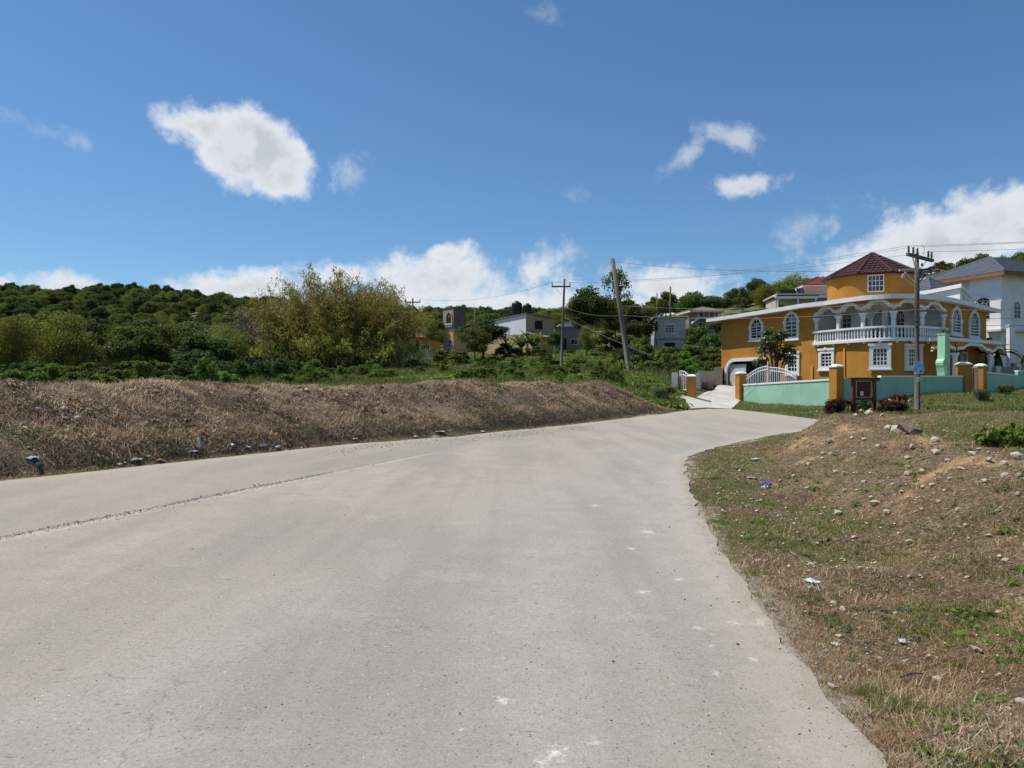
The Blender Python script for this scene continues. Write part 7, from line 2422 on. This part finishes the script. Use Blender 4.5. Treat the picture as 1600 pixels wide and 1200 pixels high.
# ------------------------------------------------------------------ loose gravel and chips
def gravel(name, P, size, m, label):
    n = len(P); z = np.where(inside(P, ROAD), roadz(P[:, 1]), ground_z(P))
    base = np.array([(1, 0, 0), (0, 1, 0), (-1, 0, 0), (0, -1, 0), (0, 0, .8), (0, 0, -.5)], float)
    fc = np.array([(0, 1, 4), (1, 2, 4), (2, 3, 4), (3, 0, 4), (1, 0, 5), (2, 1, 5), (3, 2, 5), (0, 3, 5)])
    a = rng.uniform(0, 6.283, n); s = np.broadcast_to(size, (n,)) * rng.lognormal(0, .45, n) / 2
    v = base[None] * (1 + rng.normal(size=(n, 6, 3)) * .22)
    ca, sa = np.cos(a)[:, None], np.sin(a)[:, None]
    v = np.stack([v[..., 0] * ca - v[..., 1] * sa, v[..., 0] * sa + v[..., 1] * ca, v[..., 2]], -1) * s[:, None, None]
    v[..., 2] *= .75
    v += np.column_stack([P, z + s * .3])[:, None, :]
    f = fc[None] + (np.arange(n) * 6)[:, None, None]
    o = link(name, np_mesh(name, v.reshape(-1, 3), f.reshape(-1, 3), m)); tag(o, label, 'gravel', kind='stuff')


def along(pts, n, sd):
    pts = np.array(pts, float); L = np.r_[0, np.cumsum(np.linalg.norm(np.diff(pts, axis=0), axis=1))]
    t = rng.random(n) * L[-1]; P = np.column_stack([np.interp(t, L, pts[:, 0]), np.interp(t, L, pts[:, 1])])
    return P + rng.normal(size=(n, 2)) * sd


M_CHIP = mat('grey_gravel', (.27, .26, .245), (.19, .185, .175), scale=40)
SEAM = [(-6.3, 5.0), (-5.33, 7.7), (-4.72, 9.25), (-4.0, 11.4), (-3.3, 13.3), (-2.65, 15.3)]
gravel('seam_gravel', along(SEAM[:5], 1700, .05), .011, M_DSTONE, 'dark broken asphalt chips along the old seam in the road')
gravel('seam_dust_gravel', along([(x + .09, y) for x, y in SEAM], 1800, .08), .010, M_LIME_, 'pale grit beside the old seam in the road')
P = np.column_stack([rng.uniform(-4.2, 3.0, 14000), rng.uniform(12.5, 28, 14000)])
dl = pdist(P, LEFT)[0]; k = inside(P, ROAD) & (dl > .25) & (dl < 2.6) & (rng.random(len(P)) < np.exp(-((dl - 1.0) / .8) ** 2)); P = P[k]
gravel('lane_gravel', P, .017, M_CHIP, 'grey gravel washed along the left lane of the road')
P = np.column_stack([rng.uniform(-5, 2.5, 5000), 1.9 + 14 * rng.random(5000) ** 1.7]); P = P[inside(P, ROAD)]
k = rng.random(len(P)) < .10 + .5 * np.exp(-((np.interp(P[:, 1], RIGHT[::-1][:, 1][1:], RIGHT[::-1][:, 0][1:]) - P[:, 0]) / .7) ** 2)
gravel('road_grit', P[k][:700], .0075, M_DSTONE, 'dark loose grit on the road surface')
P = np.column_stack([rng.uniform(1.2, 5, 8000), 1.9 + 16 * rng.random(8000) ** 1.6])
dr = pdist(P, RIGHT_J)[0]; P = P[dr < .22 * rng.random(len(P)) ** .7]
gravel('edge_crumbs', P[:1500], .0095, M_LIME_, 'pale crumbs along the broken right edge of the road')
P = bank_pts(8500, lo=.2); gravel('bank_pebbles', P, .015 * np.clip(P[:, 1] / 6, .7, 1.9), M_LIME_, 'small pale pebbles strewn over the right bank')
P, s, dd = berm_pts(1800, .1, 4.0); gravel('berm_pebbles', P, .035, M_LIME_, 'small pale stones in the left berm')
P = hump(900); gravel('rise_pebbles', P[fbm(P[:, 0] / 2, P[:, 1] / 2) > 0], .08, M_LIME_, 'pale stones on the rise in front of the mint wall')

# ------------------------------------------------------------------ litter
M_PLAST = mat('clear_plastic', (.62, .68, .72), (.5, .56, .6), rough=.2, spec=.6)
M_BLUEP = mat('blue_plastic', (.04, .10, .42), (.03, .07, .3), rough=.35)
M_PAPER = mat('litter_white', (.62, .61, .58), (.42, .40, .37), scale=14)
M_GREENB = mat('green_bottle_glass', (.02, .14, .05), rough=.15, spec=.6)
M_BROWNL = mat('brown_cardboard', (.30, .18, .10), (.22, .13, .07), scale=8)


def bottle(px, py, label, m, L=.24, up=False):
    p = hit(px, py)
    o = thing('bottle', label, 'bottle', (p.x, p.y, p.z + (.0 if up else .032)), random.uniform(0, 6.28))
    if not up:
        o.rotation_euler = (R(90), R(random.uniform(-8, 8)), random.uniform(-.9, .9))
    r = .034
    obj('bottle_body', MB().lathe([(r * .9, 0), (r, .01), (r, L * .25), (r * .93, L * .32), (r, L * .40), (r, L * .62), (r * .75, L * .78), (r * .36, L * .88), (r * .36, L * .94)], 12), m, o, smooth=True)
    obj('cap', MB().lathe([(r * .42, L * .94), (r * .42, L)], 10), M_BLUEP if m is M_PLAST else m, o)


def scrap(px, py, label, m, w=.16, cat='litter', name='scrap', h=.05, seed=0):
    p = hit(px, py); r = np.random.default_rng(int(px * 7 + py)); n = 7
    mb = MB(); vs = []
    for j in range(n):
        for i in range(n):
            u, v = i / (n - 1) - .5, j / (n - 1) - .5
            vs.append((u * w * (1 + r.normal() * .10), v * w * .7 * (1 + r.normal() * .10), .012 + h * (r.random() * .8 + .3 * math.cos(u * 5) * math.cos(v * 5))))
    fs = [(j * n + i, j * n + i + 1, (j + 1) * n + i + 1, (j + 1) * n + i) for j in range(n - 1) for i in range(n - 1)]
    mb.add(vs, fs)
    o = obj(name, mb, m); o.location = p; o.rotation_euler = (0, 0, r.uniform(0, 6.28))
    return tag(o, label, cat, kind='thing')


bottle(310.5, 702, 'white bottle standing upright at the foot of the left berm', M_PAPER, .26, up=True)
bottle(437, 700, 'crushed clear bottle with a blue cap beside the black scrap on the left verge', M_PLAST, .30)
bottle(416, 701, 'pale bottle lying left of the crushed clear one on the left verge', M_PAPER, .28)
bottle(62, 729, 'green glass bottle near the bottom of the berm at the far left', M_GREENB, .24)
bottle(362, 699, 'clear bottle lying on the verge between the upright white one and the pale one', M_PLAST, .24)
for px, py, w, m, lab in ((212, 721, .34, M_PAPER, 'long white plastic scrap by the road edge at the far left'), (50, 721, .26, M_PLAST, 'bluish plastic film above the green bottle'), (186, 730, .16, M_PAPER, 'small white scrap on the road edge left of the brown cardboard'),
                          (300, 710, .26, M_PLAST, 'crumpled clear film below the upright white bottle'), (386, 703, .18, M_PAPER, 'white wrapper between the two lying bottles'), (553, 690, .22, M_PAPER, 'white scrap on the verge below the middle of the bamboo'),
                          (249, 722, .28, M_BROWNL, 'torn brown cardboard at the edge of the road'), (687, 678, .42, M_PAPER, 'bright white crumpled bag at the foot of the berm'), (754, 675, .24, M_PAPER, 'white scrap right of the bright crumpled bag'),
                          (649, 685, .18, M_PLAST, 'bluish scrap left of the bright crumpled bag'), (947, 660, .30, M_PAPER, 'white scrap where the berm begins to sink to the road'), (1010, 654, .28, M_PAPER, 'white scrap near the right end of the berm'),
                          (825, 673, .22, M_PAPER, 'white scrap on the verge below the field pole'), (452, 699, .20, M_BLACKPL, 'black scrap beside the crushed clear bottle'), (230, 716, .18, M_PAPER, 'small white wrapper above the brown cardboard'),
                          (609, 677, .2, M_BROWNL, 'orange brown wrapper on the berm foot below the bamboo'), (18, 677, .0, None, '')):
    if m is not None:
        scrap(px, py, lab, m, w * .8, name='wrapper')
scrap(1197, 762, 'crumpled blue and white packet on the green verge', M_BLUEP, .16, h=.10)
scrap(1195, 765, 'white flap of the crumpled blue packet on the green verge', M_PAPER, .10, h=.06)
scrap(1268, 911, 'flat pale blue foil packet on the dry verge', mat('pale_blue_foil', (.55, .66, .76), (.45, .56, .66), rough=.3), .13, h=.018)
scrap(1181, 719, 'pale green film on the verge below the bend', mat('pale_green_film', (.45, .56, .5)), .24, h=.04)
scrap(1174, 749, 'white paper scrap on the verge left of the blue packet', M_PAPER, .14, h=.03)
scrap(1410, 1007, 'white shredded tissue on the right verge', M_PAPER, .06, h=.025)
scrap(1305, 1012, 'white paper shred near the road edge', M_PAPER, .05, h=.02)
# fallen twig
p = hit(1405, 1066); q = hit(1442, 1060)
o = obj('stick', MB().tube([(0, 0, .02), (q - p) * .5 + Vector((0, .01, .03)), (q - p) + Vector((0, 0, .02))], [.006, .007, .004], 6), M_BARK); o.location = p
tag(o, 'dark dry stick lying in the grass near the bottom right', 'stick')
